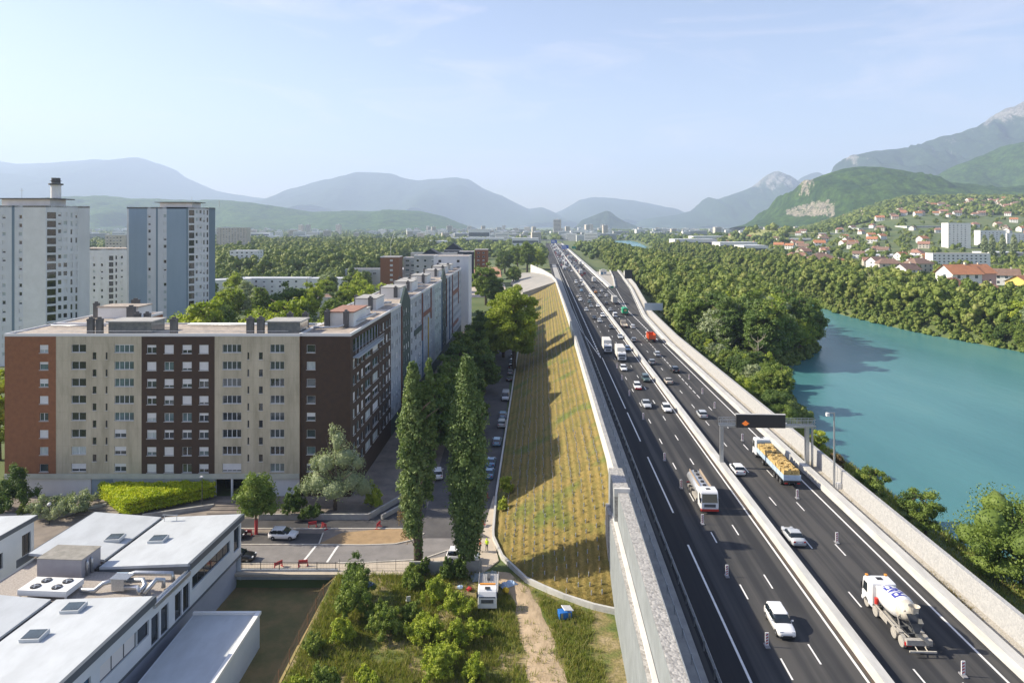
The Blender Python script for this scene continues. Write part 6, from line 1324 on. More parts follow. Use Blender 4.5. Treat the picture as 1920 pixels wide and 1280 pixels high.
# --- roadworkers by the path
m_skin = mat('skin', (.45, .28, .20), .6); m_vis = mat('hi_vis_yellow', (.55, .75, .02), .6); m_visor = mat('hi_vis_orange', (.75, .16, .03), .6); m_trou = mat('dark_trousers', (.035, .04, .055), .8)
def person(lab, loc, rz, top, stance=0):
    th = thing('person', lab, 'person', loc, rz)
    bm = bmesh.new(); lay = bm.verts.layers.skin.verify()
    V = {}
    def v(nm, co): V[nm] = bm.verts.new(co)
    v('pel', (0, 0, .95)); v('wai', (0, 0, 1.12)); v('che', (0, .01, 1.35)); v('nek', (0, .01, 1.50)); v('hea', (0, .03, 1.62)); v('top', (0, .03, 1.73))
    for s_, n_ in ((-1, 'l'), (1, 'r')):
        v('hip' + n_, (s_ * .10, 0, .90)); v('kne' + n_, (s_ * .13, .03, .49)); v('ank' + n_, (s_ * .15, -.02, .09)); v('toe' + n_, (s_ * .16, .15, .04))
        v('sho' + n_, (s_ * .19, 0, 1.42)); v('elb' + n_, (s_ * .27, -.02 + stance * .06, 1.14)); v('wri' + n_, (s_ * .24, .12 + stance * .12, .93 + stance * .15)); v('han' + n_, (s_ * .22, .17 + stance * .15, .86 + stance * .18))
    for a, b_ in [('pel', 'wai'), ('wai', 'che'), ('che', 'nek'), ('nek', 'hea'), ('hea', 'top')] + [(p_ + n_, q_ + n_) for n_ in 'lr' for p_, q_ in (('hip', 'kne'), ('kne', 'ank'), ('ank', 'toe'), ('sho', 'elb'), ('elb', 'wri'), ('wri', 'han'))]: bm.edges.new((V[a], V[b_]))
    for n_ in 'lr': bm.edges.new((V['pel'], V['hip' + n_])); bm.edges.new((V['che'], V['sho' + n_]))
    rad = dict(pel=.14, wai=.135, che=.16, nek=.06, hea=.10, top=.07, hip=.095, kne=.065, ank=.05, toe=.045, sho=.075, elb=.05, wri=.036, han=.04)
    for k, vv in V.items(): r_ = rad.get(k, rad.get(k[:3])); vv[lay].radius = (r_, r_); 
    V['pel'][lay].use_root = True
    me = bpy.data.meshes.new('body'); bm.to_mesh(me); bm.free(); me.materials.append(m_skin); me.materials.append(top); me.materials.append(m_trou)
    o = bpy.data.objects.new('body', me); COL.objects.link(o); o.parent = th; o.modifiers.new('skin', 'SKIN'); s2 = o.modifiers.new('sub', 'SUBSURF'); s2.levels = s2.render_levels = 1
    dg = bpy.context.evaluated_depsgraph_get(); me2 = bpy.data.meshes.new_from_object(o.evaluated_get(dg)); o.modifiers.clear(); o.data = me2
    while len(me2.materials) < 3: me2.materials.append((m_skin, top, m_trou)[len(me2.materials)])
    for f in me2.polygons: c = f.center; f.use_smooth = True; f.material_index = 2 if c.z < .96 else (1 if c.z < 1.49 and not (abs(c.x) > .2 and c.z < 1.0) else 0)
    q = MB(); q.blob((0, .02, 1.68), .115, 2, 0, 1, 0, (1, 1.1, .85)); q.build('helmet', top, parent=th, smooth=True); return th
person('person in a yellow high visibility jacket and dark trousers, standing on the path', (-3.55, 94.2, .04), R(150), m_vis, 0); person('person in an orange jacket and dark trousers beside the poplar', (-4.5, 94.0, .04), R(-100), m_visor, 1)
# ================================================================ vegetation
m_bark = mat('bark', (.16, .12, .085), .95, col2=(.10, .075, .055), vscale=3, bump=.6, bscale=8); m_dead = mat('bare_wood', (.42, .36, .29), .9, col2=(.30, .25, .20), vscale=3)
FD = foliage('leaf_dark', [(0.051, 0.091, 0.022), (0.091, 0.149, 0.034), (0.160, 0.216, 0.048)], .22)
FM = foliage('leaf_mid', [(0.083, 0.131, 0.026), (0.155, 0.221, 0.042), (0.262, 0.309, 0.064)], .25)
FL = foliage('leaf_light', [(0.160, 0.230, 0.030), (0.285, 0.349, 0.044), (0.456, 0.489, 0.075)], .3)
FLM = foliage('leaf_lime', [(.14, .20, .022), (.24, .30, .034), (.38, .42, .06)], .3)
FS = foliage('leaf_silver', [(0.152, 0.205, 0.111), (0.268, 0.321, 0.178), (0.428, 0.463, 0.285)], .2)
FP = foliage('leaf_poplar', [(0.067, 0.111, 0.036), (0.143, 0.205, 0.065), (0.276, 0.330, 0.125)], .2)
FY = foliage('leaf_golden', [(0.230, 0.311, 0.016), (0.405, 0.486, 0.020), (0.600, 0.600, 0.027)], .3)
FB = foliage('leaf_brown', [(.14, .095, .04), (.22, .15, .06)], .2)
def leaves(clumps, size, seed=0, flat=.58, jit=.75, core=.78):
    """clumps: (x, y, z, rx, rz, tone, n). returns quad vertices (4n,3) and tones, core triangles"""
    g = np.random.default_rng(seed); P = []; Tn = []
    for (x, y, z, rx_, rz_, tone, n_) in clumps:
        n_ = int(n_); d = g.normal(size=(n_, 3)); d /= np.linalg.norm(d, axis=1)[:, None]
        d[:, 2] = np.where(d[:, 2] < -.35, -d[:, 2] * .5, d[:, 2]); r = g.uniform(flat, 1.15, (n_, 1))
        c = np.array([x, y, z]) + d * np.array([rx_, rx_, rz_]) * r
        nn = d + g.normal(size=(n_, 3)) * jit; nn /= np.linalg.norm(nn, axis=1)[:, None]
        a = np.cross(nn, g.normal(size=(n_, 3))); a /= np.linalg.norm(a, axis=1)[:, None]; b = np.cross(nn, a)
        s = size * g.uniform(.6, 1.3, (n_, 1)); a *= s; b *= s * .62
        q = np.stack([c - a, c + b * .9, c + a, c - b * .9], axis=1).reshape(-1, 3); P.append(q)
        Tn.append(np.repeat(np.clip(tone + g.normal(size=n_) * .14, 0, 1), 4))
    return np.concatenate(P), np.concatenate(Tn)
_ico = None
def ico():
    global _ico
    if _ico is None:
        bm = bmesh.new(); bmesh.ops.create_icosphere(bm, subdivisions=2, radius=1); _ico = (np.array([v.co[:] for v in bm.verts]), np.array([[v.index for v in f.verts] for f in bm.faces])); bm.free()
    return _ico
def crown_mesh(name, clumps, size, m, seed=0, core=.55, jit=.8):
    core = min(core, .58); clumps = [(a, b_, c_, d_, e_, f_, int(g_ * 1.5)) for a, b_, c_, d_, e_, f_, g_ in clumps]
    P, T_ = leaves(clumps, size, seed, jit=jit); nq = len(P) // 4
    V = [P]; TT = [T_]; loops = [np.arange(len(P))]; cnt = [np.full(nq, 4)]; off = len(P)
    if core:
        iv, if_ = ico(); g = np.random.default_rng(seed + 1)
        for (x, y, z, rx_, rz_, tone, n_) in clumps:
            v = iv * (1 + .18 * g.normal(size=(len(iv), 1))) * np.array([rx_, rx_, rz_]) * core + np.array([x, y, z]); V.append(v); TT.append(np.full(len(v), tone)); loops.append((if_ + off).ravel()); cnt.append(np.full(len(if_), 3)); off += len(v)
    V = np.concatenate(V); TT = np.concatenate(TT); Lp = np.concatenate(loops); C = np.concatenate(cnt)
    return raw_mesh(name, V, Lp, C, m, TT)
def raw_mesh(name, V, Lp, C, m, tone=None):
    me = bpy.data.meshes.new(name); me.vertices.add(len(V)); me.vertices.foreach_set('co', V.astype(np.float32).ravel())
    me.loops.add(len(Lp)); me.loops.foreach_set('vertex_index', Lp.astype(np.int32)); me.polygons.add(len(C))
    st = np.concatenate([[0], np.cumsum(C)[:-1]]); me.polygons.foreach_set('loop_start', st.astype(np.int32))
    try: me.polygons.foreach_set('loop_total', C.astype(np.int32))
    except Exception: pass
    me.materials.append(m); me.update(calc_edges=True)
    if tone is not None: at = me.attributes.new('tone', 'FLOAT', 'POINT'); at.data.foreach_set('value', tone.astype(np.float32))
    return me
def clumps_round(h, r, z0, n, seed, per, tone=.5, sx=1, lob=.36, top=1.0):
    g = np.random.default_rng(seed); out = []; zc = (h + z0) / 2; rz = (h - z0) / 2
    for k in range(n):
        ph = k * 2.39996 + g.uniform(-.4, .4); c = 1 - 2 * (k + .5) / n; c = max(-.75, c); sR = math.sqrt(max(0, 1 - c * c)); f = g.uniform(.50, .80)
        cr = r * lob * g.uniform(.6, 1.45); f = min(.95, f * g.uniform(.85, 1.25)); out.append((math.cos(ph) * sR * r * f * sx, math.sin(ph) * sR * r * f, zc + c * rz * f * top, cr, cr * g.uniform(.7, 1.05), float(np.clip(tone + g.normal() * .2, 0, 1)), per))
    out.append((0, 0, zc, r * .55, rz * .6, tone, per)); return out
def clumps_column(h, r, z0, n, seed, per, tone=.5, cx=0, cy=0):
    g = np.random.default_rng(seed); out = []
    for k in range(n):
        q = (k + .5) / n; z = z0 + (h - z0) * q; R_ = r * (math.sin(min(1, q * 1.6 + .32) * PI / 2)) * (1 - max(0, q - .6) / .4 * .72); ph = k * 2.39996
        cr = r * g.uniform(.30, .50) * (1 - .45 * max(0, q - .6) / .4); out.append((cx + math.cos(ph) * max(0, R_ - cr * .5) * g.uniform(.5, 1), cy + math.sin(ph) * max(0, R_ - cr * .5) * g.uniform(.5, 1), z, cr, cr * 1.7, float(np.clip(tone + g.normal() * .2, 0, 1)), per))
    return out
def trunk_mesh(name, h, r, br=5, seed=0, m=None, spread=.5, bz=.35):
    g = random.Random(seed); q = MB(); q.tube([(0, 0, -.4), (g.uniform(-.1, .1), g.uniform(-.1, .1), h * .3), (g.uniform(-.3, .3) * spread, g.uniform(-.3, .3), h * .62), (0, 0, h * .92)], [r * 1.25, r, r * .6, r * .15], 7)
    for k in range(br):
        a = g.uniform(0, 6.28); z = h * (bz + .5 * k / max(1, br)); L_ = h * .28 * g.uniform(.7, 1.2) * spread * 2; q.tube([(0, 0, z), (math.cos(a) * L_ * .5, math.sin(a) * L_ * .5, z + L_ * .45), (math.cos(a) * L_, math.sin(a) * L_, z + L_ * .8)], [r * .45, r * .3, r * .08], 5)
    me = q.build(name, m or m_bark, smooth=True); d = me.data; bpy.data.objects.remove(me); return d
def mk(name, lab, cat, loc, cme, tme, rz=0, sc=1, group=None, szz=None):
    th = thing(name, lab, cat, loc, rz, group); th.scale = (sc, sc, szz or sc)
    c = bpy.data.objects.new('crown' if cat != 'shrub' else 'foliage', cme); COL.objects.link(c); c.parent = th
    if tme: t = bpy.data.objects.new('trunk' if cat != 'shrub' else 'stems', tme); COL.objects.link(t); t.parent = th
    return th
def gz(x, y): return terrain(x, y)
# stocks of crowns
STK = {}
for nm, m in (('dark', FD), ('mid', FM), ('light', FL), ('silver', FS)):
    STK[nm] = [(crown_mesh('crown', clumps_round(h, r, z0, n_, sd, per, .5, lob=lb), .36, m, sd), trunk_mesh('trunk', h, .028 * h, 5, sd)) for (h, r, z0, n_, sd, per, lb) in ((15, 5.8, 1.0, 66, 1, 62, .22), (17, 5.0, 1.4, 70, 2, 60, .23), (13, 6.4, .8, 62, 3, 62, .21))]
cone = [(crown_mesh('crown', clumps_column(18, 2.8, 1.5, 34, 7, 75), .34, FS, 7), trunk_mesh('trunk', 18, .4, 4, 7, spread=.2))]
# --- the two poplars
c = clumps_column(27.2, 2.05, 4.5, 110, 21, 120, .5, -.75, 0) + clumps_column(27.8, 1.15, 9, 56, 22, 95, .45, 1.35, .4) + [(0, 0, z, .62, 1.1, .2, 160) for z in (.8, 2, 3.2, 4.4, 5.6)]
mk('poplar_tree', 'tall twin topped poplar, left one of the two before the street', 'tree', (-12.6, 89.6, 0), crown_mesh('crown', c, .19, FP, 21, .45), trunk_mesh('trunk', 26, .5, 9, 21, spread=.18))
th = [o for o in COL.objects if o.get('label', '').startswith('tall twin')][0]
cb_ = crown_mesh('dead_twigs', [(-2.0, .1, 6.5, .9, 1.6, .5, 300), (-1.5, -.2, 9.5, .8, 1.6, .5, 250), (-1.7, 0, 4.0, .7, 1.2, .6, 160)], .10, FB, 5, 0); o = bpy.data.objects.new('dead_twigs', cb_); COL.objects.link(o); o.parent = th
q = MB()
for k in range(7): q.tube([(-.1, 0, 2.5 + k * .4), (-1.2 - .1 * k, .2 * math.sin(k), 4 + k * .9), (-2.0, .3 * math.sin(k * 2), 5 + k)], [.08, .05, .02], 4)
q.build('dead_branch', m_dead, parent=th)
c = clumps_column(27.9, 2.75, 2.0, 165, 31, 120, .42) + [(0, 0, z, .9, 1.2, .2, 200) for z in (.8, 2, 3.2)]
mk('poplar_tree', 'tall single poplar, right one of the two, standing over the white car', 'tree', (-5.95, 89.2, 0), crown_mesh('crown', c, .19, FP, 31, .45), trunk_mesh('trunk', 26, .5, 9, 31, spread=.18))
# --- big lime, street trees
mk('lime_tree', 'big bright green lime tree between the parked cars and the grass bank', 'tree', (.6, 212, 0), crown_mesh('crown', clumps_round(27.5, 9.0, 1.5, 74, 41, 300, .55, lob=.23), .34, FLM, 41), trunk_mesh('trunk', 24, .6, 8, 41))
mk('lime_tree', 'green lime tree just behind the big bright one', 'tree', (-3, 232, 0), crown_mesh('crown', clumps_round(23, 7, 1.5, 44, 42, 230, .5, lob=.28), .36, FM, 42), trunk_mesh('trunk', 20, .5, 8, 42))
for k, y in enumerate((133, 142, 150, 159, 166, 178, 191, 204, 219, 236, 254, 272)):
    st = STK[('dark', 'mid')[k % 2]][k % 3]; s_ = .78 + .1 * random.random()
    st2 = STK[('mid', 'dark')[k % 2]][(k + 1) % 3]; mk('street_tree', 'shaded street tree in the row before the long block', 'tree', (wx(y) + 16 + random.gauss(0, .8), y + 5, 0), *st2, rz=k + 2, sc=s_ * .9, group='street trees in the shade of the long block')
    mk('street_tree', 'shaded street tree in the row before the long block', 'tree', (wx(y) + 10.5 + random.gauss(0, .8), y, 0), *st, rz=k, sc=s_, group='street trees in the shade of the long block')
for k, (x, y, h, nm, lab) in enumerate([(-15, 385, 25, 'mid', 'tall street tree at the far end of the long block, sunlit top'), (-8, 350, 17, 'dark', 'dark street tree beyond the long block'), (1, 520, 17, 'mid', 'round tree before the sandy sports ground'), (-7, 640, 25, 'dark', 'dark tree beside the pale lamp post, far up the street'), (15, 660, 29, 'mid', 'big tree at the far bend of the noise wall'), (26, 690, 26, 'light', 'yellowish big tree right at the motorway, far end'), (6, 700, 27, 'mid', 'large tree left of the big tree at the far bend')]):
    st = STK[nm][k % 3]; mk('street_tree', lab, 'tree', (x, y, gz(x, y)), *st, rz=k * 1.3, sc=h / 15.5)
# trees behind the front block
BT = [(-100, 205, 21, 'light'), (-91, 198, 23, 'light'), (-82, 216, 23, 'light'), (-76, 196, 19, 'mid'), (-66, 200, 23, 'light'), (-57, 215, 22, 'light'), (-50, 194, 19, 'mid'), (-44, 214, 21, 'light'), (-104, 236, 22, 'mid'), (-88, 262, 24, 'dark'), (-48, 262, 22, 'light'), (-60, 292, 20, 'silver'), (-43, 300, 21, 'light'), (-110, 185, 18, 'light'), (-70, 270, 20, 'mid')]
random.seed(77)
for _ in range(46):
    y = random.uniform(235, 400); u = random.uniform(335, 705); BT.append(((u - 960) * y / F, y, random.uniform(13, 19), random.choice(['light', 'light', 'mid', 'silver'])))
BT = [b_ for b_ in BT if not (-50 < b_[0] < -20 and b_[1] < 290 and b_[0] > wx(b_[1]) - 16) and not (-122 < b_[0] < -84 and 322 < b_[1] < 358)]
for k, (x, y, h, nm) in enumerate(BT): mk('plane_tree', {'light': 'bright yellow green', 'mid': 'mid green', 'dark': 'dark green', 'silver': 'grey green'}[nm] + (' tall tree right behind the flat roof of the front block' if y < 240 else ' tree in the courtyard farther behind the flat roof'), 'tree', (x, y, 0), *STK[nm][k % 3], rz=k * 1.7, sc=h / 15.5, group='trees of the courtyard behind the front block')
mk('plane_tree', 'green tree at the left edge behind the brick band', 'tree', (-101, 131, 0), *STK['light'][0], sc=1.15)
# front garden
mk('round_tree', 'round fresh green tree with red wrapped trunk beside the white building', 'tree', (-38.1, 99.3, 0), crown_mesh('crown', clumps_round(9.2, 3.0, 1.6, 30, 51, 230, .5, lob=.36), .15, FL if False else FM, 51), trunk_mesh('trunk', 8, .16, 6, 51))
q = MB(); q.tube([(-38.1, 99.3, .02), (-38.1, 99.3, 2.2)], .24, 10); q.build('x', m_redp); o = bpy.data.objects['x']; o.name = 'trunk_wrap'; o.parent = [a for a in COL.objects if a.name.startswith('round_tree')][0]; o.location = (38.1, -99.3, 0)
mk('willow_tree', 'feathery grey green willow before the dark brick corner', 'tree', (-28.6, 107.8, 0), crown_mesh('crown', [(-2.6, 0, 4.4, 2.6, 2.4, .5, 800), (2.4, .2, 4.6, 2.8, 2.4, .55, 800), (0, -.6, 3.6, 3.4, 2.4, .4, 900), (-1.4, 0, 7.6, 2.2, 2.2, .6, 650), (1.4, .4, 8.2, 2.3, 2.5, .6, 700), (.4, 0, 11.2, 1.3, 2.4, .65, 380), (-.6, .2, 12.6, .5, 1.5, .7, 120), (-4.6, 0, 3.4, 1.6, 1.8, .4, 350), (4.6, 0, 3.6, 1.8, 2.0, .45, 400), (-3.4, .3, 7.2, 1.1, 1.5, .6, 220), (3.6, -.2, 7.6, 1.3, 1.6, .6, 260)], .13, FS, 61, .62, .9), trunk_mesh('trunk', 11, .28, 10, 61, spread=.7, bz=.12))
def clumps_shrub(h, r, seed, n, per, tone):
    g = np.random.default_rng(seed); out = []; lobes = [(g.uniform(-.5, .5) * r, g.uniform(-.5, .5) * r, g.uniform(.6, 1.0) * h, g.uniform(.45, .7) * r) for _ in range(5)]
    for k in range(n):
        lx, ly, lh, lr = lobes[k % 5]; a = g.uniform(0, 6.28); q = math.sqrt(g.random()); x = lx + math.cos(a) * q * lr; y = ly + math.sin(a) * q * lr; top = lh * (1 - .55 * q * q) * g.uniform(.8, 1.1); z = top * g.uniform(.25, 1) ** .6
        cr = r * g.uniform(.10, .22); out.append((x, y, max(cr * .6, z), cr, cr * g.uniform(1.1, 2.0), float(np.clip(tone + g.normal() * .25, 0, 1)), per))
    out.append((0, 0, h * .3, r * .55, h * .3, tone * .8, per * 4)); return out
def shrub(lab, x, y, z, w, h, m, seed, size=.11, n=12, per=260, name='shrub', tone=.68):
    return mk(name, lab, 'shrub', (x, y, z), crown_mesh('foliage', clumps_shrub(h, w / 2, seed, 62, max(40, per // 4), tone), size * 1.15, m, seed, .5, 1.0), trunk_mesh('stems', h * .7, .06, 5, seed, spread=.8, bz=.05), rz=0)
shrub('dark green shrub between the round tree and the willow', -34.4, 105.6, 0, 4.6, 5.0, FD, 71); shrub('yellow green shrub at the right side of the willow', -22.9, 108.6, 0, 4.2, 4.2, FL, 72); shrub('low dark shrub under the willow, left', -31.6, 104.9, 0, 4, 2.4, FD, 73)
shrub('large dark green tree like shrub at the left edge', -81.5, 106.5, 0, 8.6, 8.0, FD, 74, .14, 20, 300); shrub('pale grey green shrub left of the steps', -71.3, 106.2, 0, 7.8, 3.9, FS, 75, .12, 18, 260); shrub('small green shrub at the kerb by the left edge', -76.3, 105.6, 0, 3, 2.2, FM, 76)
shrub('bright green young tree at the foot of the grass bank', -.9, 112.5, .4, 2.6, 4.4, FL, 77, .13, 12, 200, 'young_tree'); shrub('second small green shrub nearer along the foot of the bank', -1.5, 106.5, .3, 2, 2.4, FL, 78, .11, 10, 150)
# clipped golden hedge: triangular top
g = np.random.default_rng(9); cl = []
A, B_, C_ = np.array([-69.0, 112.3]), np.array([-50.2, 112.3]), np.array([-60.6, 105.2])
for k in range(120):
    a, b_ = g.random(2)
    if a + b_ > 1: a, b_ = 1 - a, 1 - b_
    p_ = A + (B_ - A) * a + (C_ - A) * b_; 
    for z in ((2.35,) if k % 3 else (2.35, 1.1)): cl.append((p_[0] + 60, p_[1] - 109, z + g.normal() * .08, .95, .62, float(np.clip(.6 + g.normal() * .2, 0, 1)), 190))
for (P0, P1) in ((A, C_), (C_, B_)):
    for k in range(16):
        p_ = P0 + (P1 - P0) * (k + .5) / 16
        for z in (.7, 1.5, 2.3): cl.append((p_[0] + 60, p_[1] - 109, z, .75, .6, float(np.clip(.5 + g.normal() * .2, 0, 1)), 150))
th = thing('hedge', 'large clipped hedge in bright yellow green before the grey block', 'hedge', (-60, 109, 0)); o = bpy.data.objects.new('foliage', crown_mesh('foliage', cl, .15, FY, 9, .8, .7)); COL.objects.link(o); o.parent = th
q = MB()
for k in range(12): p_ = A + (B_ - A) * random.random() * .8 + (C_ - A) * .15; q.tube([(p_[0] + 60, p_[1] - 109, -.1), (p_[0] + 60, p_[1] - 109, 1.8)], .06, 5)
q.build('stems', m_bark, parent=th)
# waste ground shrubs
WS = [(650, 1165, 5.4, 6.6, FM, 'tall dark green shrub at the corner of the waste ground, by the wire fence'), (668, 1125, 4.6, 5.6, FD, 'dark shrub just behind the tall one at the wire fence'), (700, 1172, 3.4, 3.0, FM, 'grey green shrub right of the tall corner shrub'), (725, 1188, 4.6, 3.8, FM, 'rounded shrub in the middle of the waste ground'), (640, 1208, 3.4, 3.2, FL, 'light green shrub by the rusty fence'), (588, 1225, 2.8, 2.6, FM, 'small shrub leaning over the rusty fence'),
      (604, 1290, 3.6, 3.6, FM, 'shrub at the bottom edge beside the rusty fence'), (560, 1300, 2.6, 2.2, FL, 'low light shrub at the bottom edge by the fence'), (820, 1125, 4.0, 3.2, FL, 'light green shrub near the white chair'), (768, 1100, 3.6, 2.6, FM, 'green shrub left of the white chair, by the wall'), (858, 1158, 4.2, 3.4, FL, 'bright shrub left of the flatbed truck'), (800, 1195, 4.4, 3.4, FL, 'wide pale green shrub in the middle right of the waste ground'),
      (868, 1215, 3.6, 3.2, FL, 'tall weedy shrub in front of the flatbed truck'), (835, 1262, 4.6, 4.0, FL, 'large light shrub near the bottom edge, left of the track'), (885, 1270, 2.8, 3.0, FL, 'narrow light shrub beside the dirt track at the bottom'), (770, 1160, 2.8, 2.2, FM, 'small shrub in front of the white chair'), (905, 1195, 2.2, 2.2, FL, 'low weeds shrub right in front of the truck cab'), (690, 1290, 3.2, 2.0, FL, 'low shrub at the bottom edge, middle of the waste ground'), (838, 1088, 2.6, 3.4, FD, 'ivy bush at the foot of the right poplar, left side'), (792, 1080, 2.2, 2.4, FD, 'ivy bush on the garden wall by the left poplar'), (860, 1086, 2.4, 3.6, FD, 'ivy bush on the garden wall under the right poplar')]
for k, (u, v, w, h, m, lab) in enumerate(WS):
    p_ = G(u, v, -.3); shrub(lab, p_.x, p_.y, lotz(p_.x, p_.y), w, h, m, 100 + k, .10, 14, 230)
# --- grass tufts: blades on the waste ground, bank and verges (nobody could count them)
def blades(name, pts, h, m, seed, lab, w=.05, n_=7):
    g = np.random.default_rng(seed); P = np.array(pts); k = len(P); P = np.repeat(P, n_, axis=0); P[:, :2] += g.normal(size=(len(P), 2)) * .16
    a = g.uniform(0, 6.28, len(P)); hh = h * g.uniform(.4, 1.2, len(P)) * np.repeat(g.uniform(.6, 1.3, k), n_); lean = g.normal(size=(len(P), 2)) * .35
    dx = np.stack([np.cos(a), np.sin(a), np.zeros(len(P))], 1) * w; top = P + np.stack([lean[:, 0] * hh, lean[:, 1] * hh, hh], 1)
    V = np.stack([P - dx, P + dx, top + dx * .3, top - dx * .3], 1).reshape(-1, 3); me = raw_mesh(name, V, np.arange(len(V)), np.full(len(V) // 4, 4), m, np.repeat(np.clip(np.repeat(g.uniform(0, 1, k), n_) + g.normal(size=len(P)) * .15, 0, 1), 4))
    o = bpy.data.objects.new(name, me); COL.objects.link(o); tag(o, lab, 'grass', kind='stuff'); return o
FG = foliage('grass_blade', [(.12, .17, .028), (.21, .24, .05), (.36, .31, .12)], .3); FGd = foliage('grass_dry', [(.16, .14, .035), (.24, .185, .06), (.33, .25, .10)], .25)
pts = []
for k in range(19000):
    x, y = random.uniform(-23, 9.6), random.uniform(56, 88)
    ta = interp(y, [40, 60, 68, 74, 80, 85, 88.6], [3, 2.2, 1.6, .9, .5, -.8, -3.6]); tb = interp(y, [40, 60, 68, 74, 80, 85, 88.6], [5.5, 5.6, 5.6, 4.8, 3.6, 2.2, -.2])
    d = fbm(x * .16, y * .16, 3, 4)
    if ta - .1 < x < tb + .1 and random.random() < .92: continue
    if d < -.18 - (.3 if x > tb else 0) and random.random() < .8: continue
    if toRT((x, y))[0] > 8.5: continue
    if y > 79.5 and x > interp(y, [79.5, 82, 86, 89], [9, 5, 1.5, -2]): continue
    pts.append((x, y, lotz(x, y)))
blades('tall_grass', pts, .5, FG, 1, 'tall green and straw coloured grass on the waste ground', .035)
pts = []
for k in range(15000):
    s = 80 + 150 * random.random() ** 1.6; f = foot(s); t = random.uniform(f + .2, 9.6)
    pts.append(tuple(bankpt(t, s)))
blades('bank_grass_blades', pts, .12, FGd, 2, 'dry short grass on the planted bank', .022, 6)
pts = [(x, y, terrain(x, y)) for x, y in ((RT(random.uniform(47.6, 62), random.uniform(60, 235))[:2]) for _ in range(9000)) if river_d(x, y) < -.5]
blades('verge_grass', pts, .7, FG, 3, 'green weeds on the dike slope behind the stone wall', .07, 6)
pts = [tuple(RT(random.uniform(44.9, 45.9), random.choice([random.uniform(60, 230), random.gauss(120, 3), random.gauss(76, 3)]), 5.1)) for _ in range(600)]
blades('wall_weeds', pts, .32, FGd, 4, 'sparse dry weeds in the gravel strip along the stone wall', .03, 5)
# --- riverside wood
wood = []
def try_add(x, y, h, kind, gap): 
    for (a, b_, *_r) in wood[-260:]:
        if abs(a - x) < gap and abs(b_ - y) < gap: return
    wood.append((x, y, h, kind))
def left_edge(y): return interp(y, [140, 185, 215, 239, 300, 380, 450, 550, 700, 900, 1500], [74, 70, 68, 67, 72, 84, 92, 98, 106, 118, 160])
random.seed(21)
for _ in range(9000):
    y = 170 + 1000 * random.random() ** 1.5; lb = interp(y, LBY, LBX) - 2.5; le = left_edge(y)
    if lb < le: continue
    x = random.uniform(le, lb); edge = min(x - le, lb - x); h = random.uniform(13, 20.5) * (.5 if x - le < 5 and random.random() < .8 else 1) * (.55 if y < 205 else 1)
    r = random.random(); kind = 'dark' if r < .42 else ('mid' if r < .76 else ('light' if r < .86 else 'silver'))
    try_add(x, y, h, kind, (5.2 + y * .004) * (.7 if h < 9 else 1))
nl = len(wood)
for _ in range(9000):
    y = 240 + 1000 * random.random() ** 1.4; rb = interp(y, RBY, RBX) + 1; x = rb + random.random() * (50 + y * .01); h = random.uniform(11, 18) * (.45 if x - rb < 5 else 1)
    r = random.random(); kind = 'dark' if r < .34 else ('mid' if r < .66 else ('light' if r < .78 else 'silver'))
    try_add(x, y, h, kind, (5.6 + y * .005) * (.7 if h < 9 else 1))
for y in np.arange(70, 170, 5.0): pass
wood = [w_ for w_ in wood if not (188 < w_[1] < 241 and 66 < w_[0] < 86 and w_[2] > 8.5)]
wood.sort(key=lambda a: a[1])
ind = wood[:255]; rest_w = wood[255:]
for k, (x, y, h, kind) in enumerate(ind):
    left = x < interp(y, RBY, RBX) - 20
    mk('riverside_tree', {'light': 'yellow green', 'mid': 'mid green', 'dark': 'dark green', 'silver': 'silvery'}[kind] + ((' low tree' if h < 10 else ' tree') + (' at the path edge of the wood beside the motorway' if x - left_edge(y) < 8 else (' overhanging the water from the motorway side wood' if interp(y, LBY, LBX) - x < 9 else ' inside the wood between motorway and river')) if left else (' at the waterline of the far river bank' if x - interp(y, RBY, RBX) < 9 else ' in the wood on the far river bank')), 'tree', (x, y, max(gz(x, y), RZ)), *STK[kind][k % 3], rz=random.random() * 6, sc=h / 15.5 * random.uniform(.95, 1.1), group='trees of the near river bank wood' if left else 'trees of the far river bank wood', szz=h / 15.5)
# single trees on the dike near the camera
for (x, y, w, h, m, lab, sd_) in [(66.5, 87, 14, 11.5, FM, 'big rounded tree between wall and river at the right edge', 201), (60.5, 97.5, 5.5, 7.5, FM, 'feathery green tree beside the wall, left of the big one', 202), (59.0, 108.5, 4.2, 6.2, FM, 'small green tree at the wall, farther from the big one', 203), (61.5, 103, 3.6, 5.2, FD, 'dark bush between the two small trees at the wall', 204), (60.5, 131.5, 3.2, 5.4, FL, 'yellowish young tree beside the camera mast', 205), (59, 121, 2.6, 3.2, FB, 'small reddish bush at the wall by the river', 206), (69, 74, 9, 8, FM, 'green tree at the right edge below the big one', 207), (61, 116, 3, 3.4, FM, 'low green bush on the dike by the wall', 208), (58.5, 143, 4, 3.2, FL, 'low light bush on the dike behind the gantry', 209), (62, 152, 6, 4.4, FM, 'spreading bush at the river edge behind the gantry', 210), (64, 163, 7, 6.0, FD, 'dark overhanging tree at the river edge beyond the gantry', 211), (60, 172, 6, 5, FL, 'light bush by the wall beyond the gantry', 212), (68, 178, 8, 9, FM, 'green tree at the near tip of the riverside wood', 213)]:
    mk('riverside_tree' if h > 4 else 'shrub', lab, 'tree' if h > 4 else 'shrub', (x, y, max(-3.4, gz(x, y))), crown_mesh('crown', clumps_round(h, w / 2, 0.2, 26 if w > 6 else 14, sd_, 330 if w > 10 else 210, .5, lob=.34), .17 if w > 6 else .13, m, sd_), trunk_mesh('trunk', h * .9, .1 + h * .015, 6, sd_))
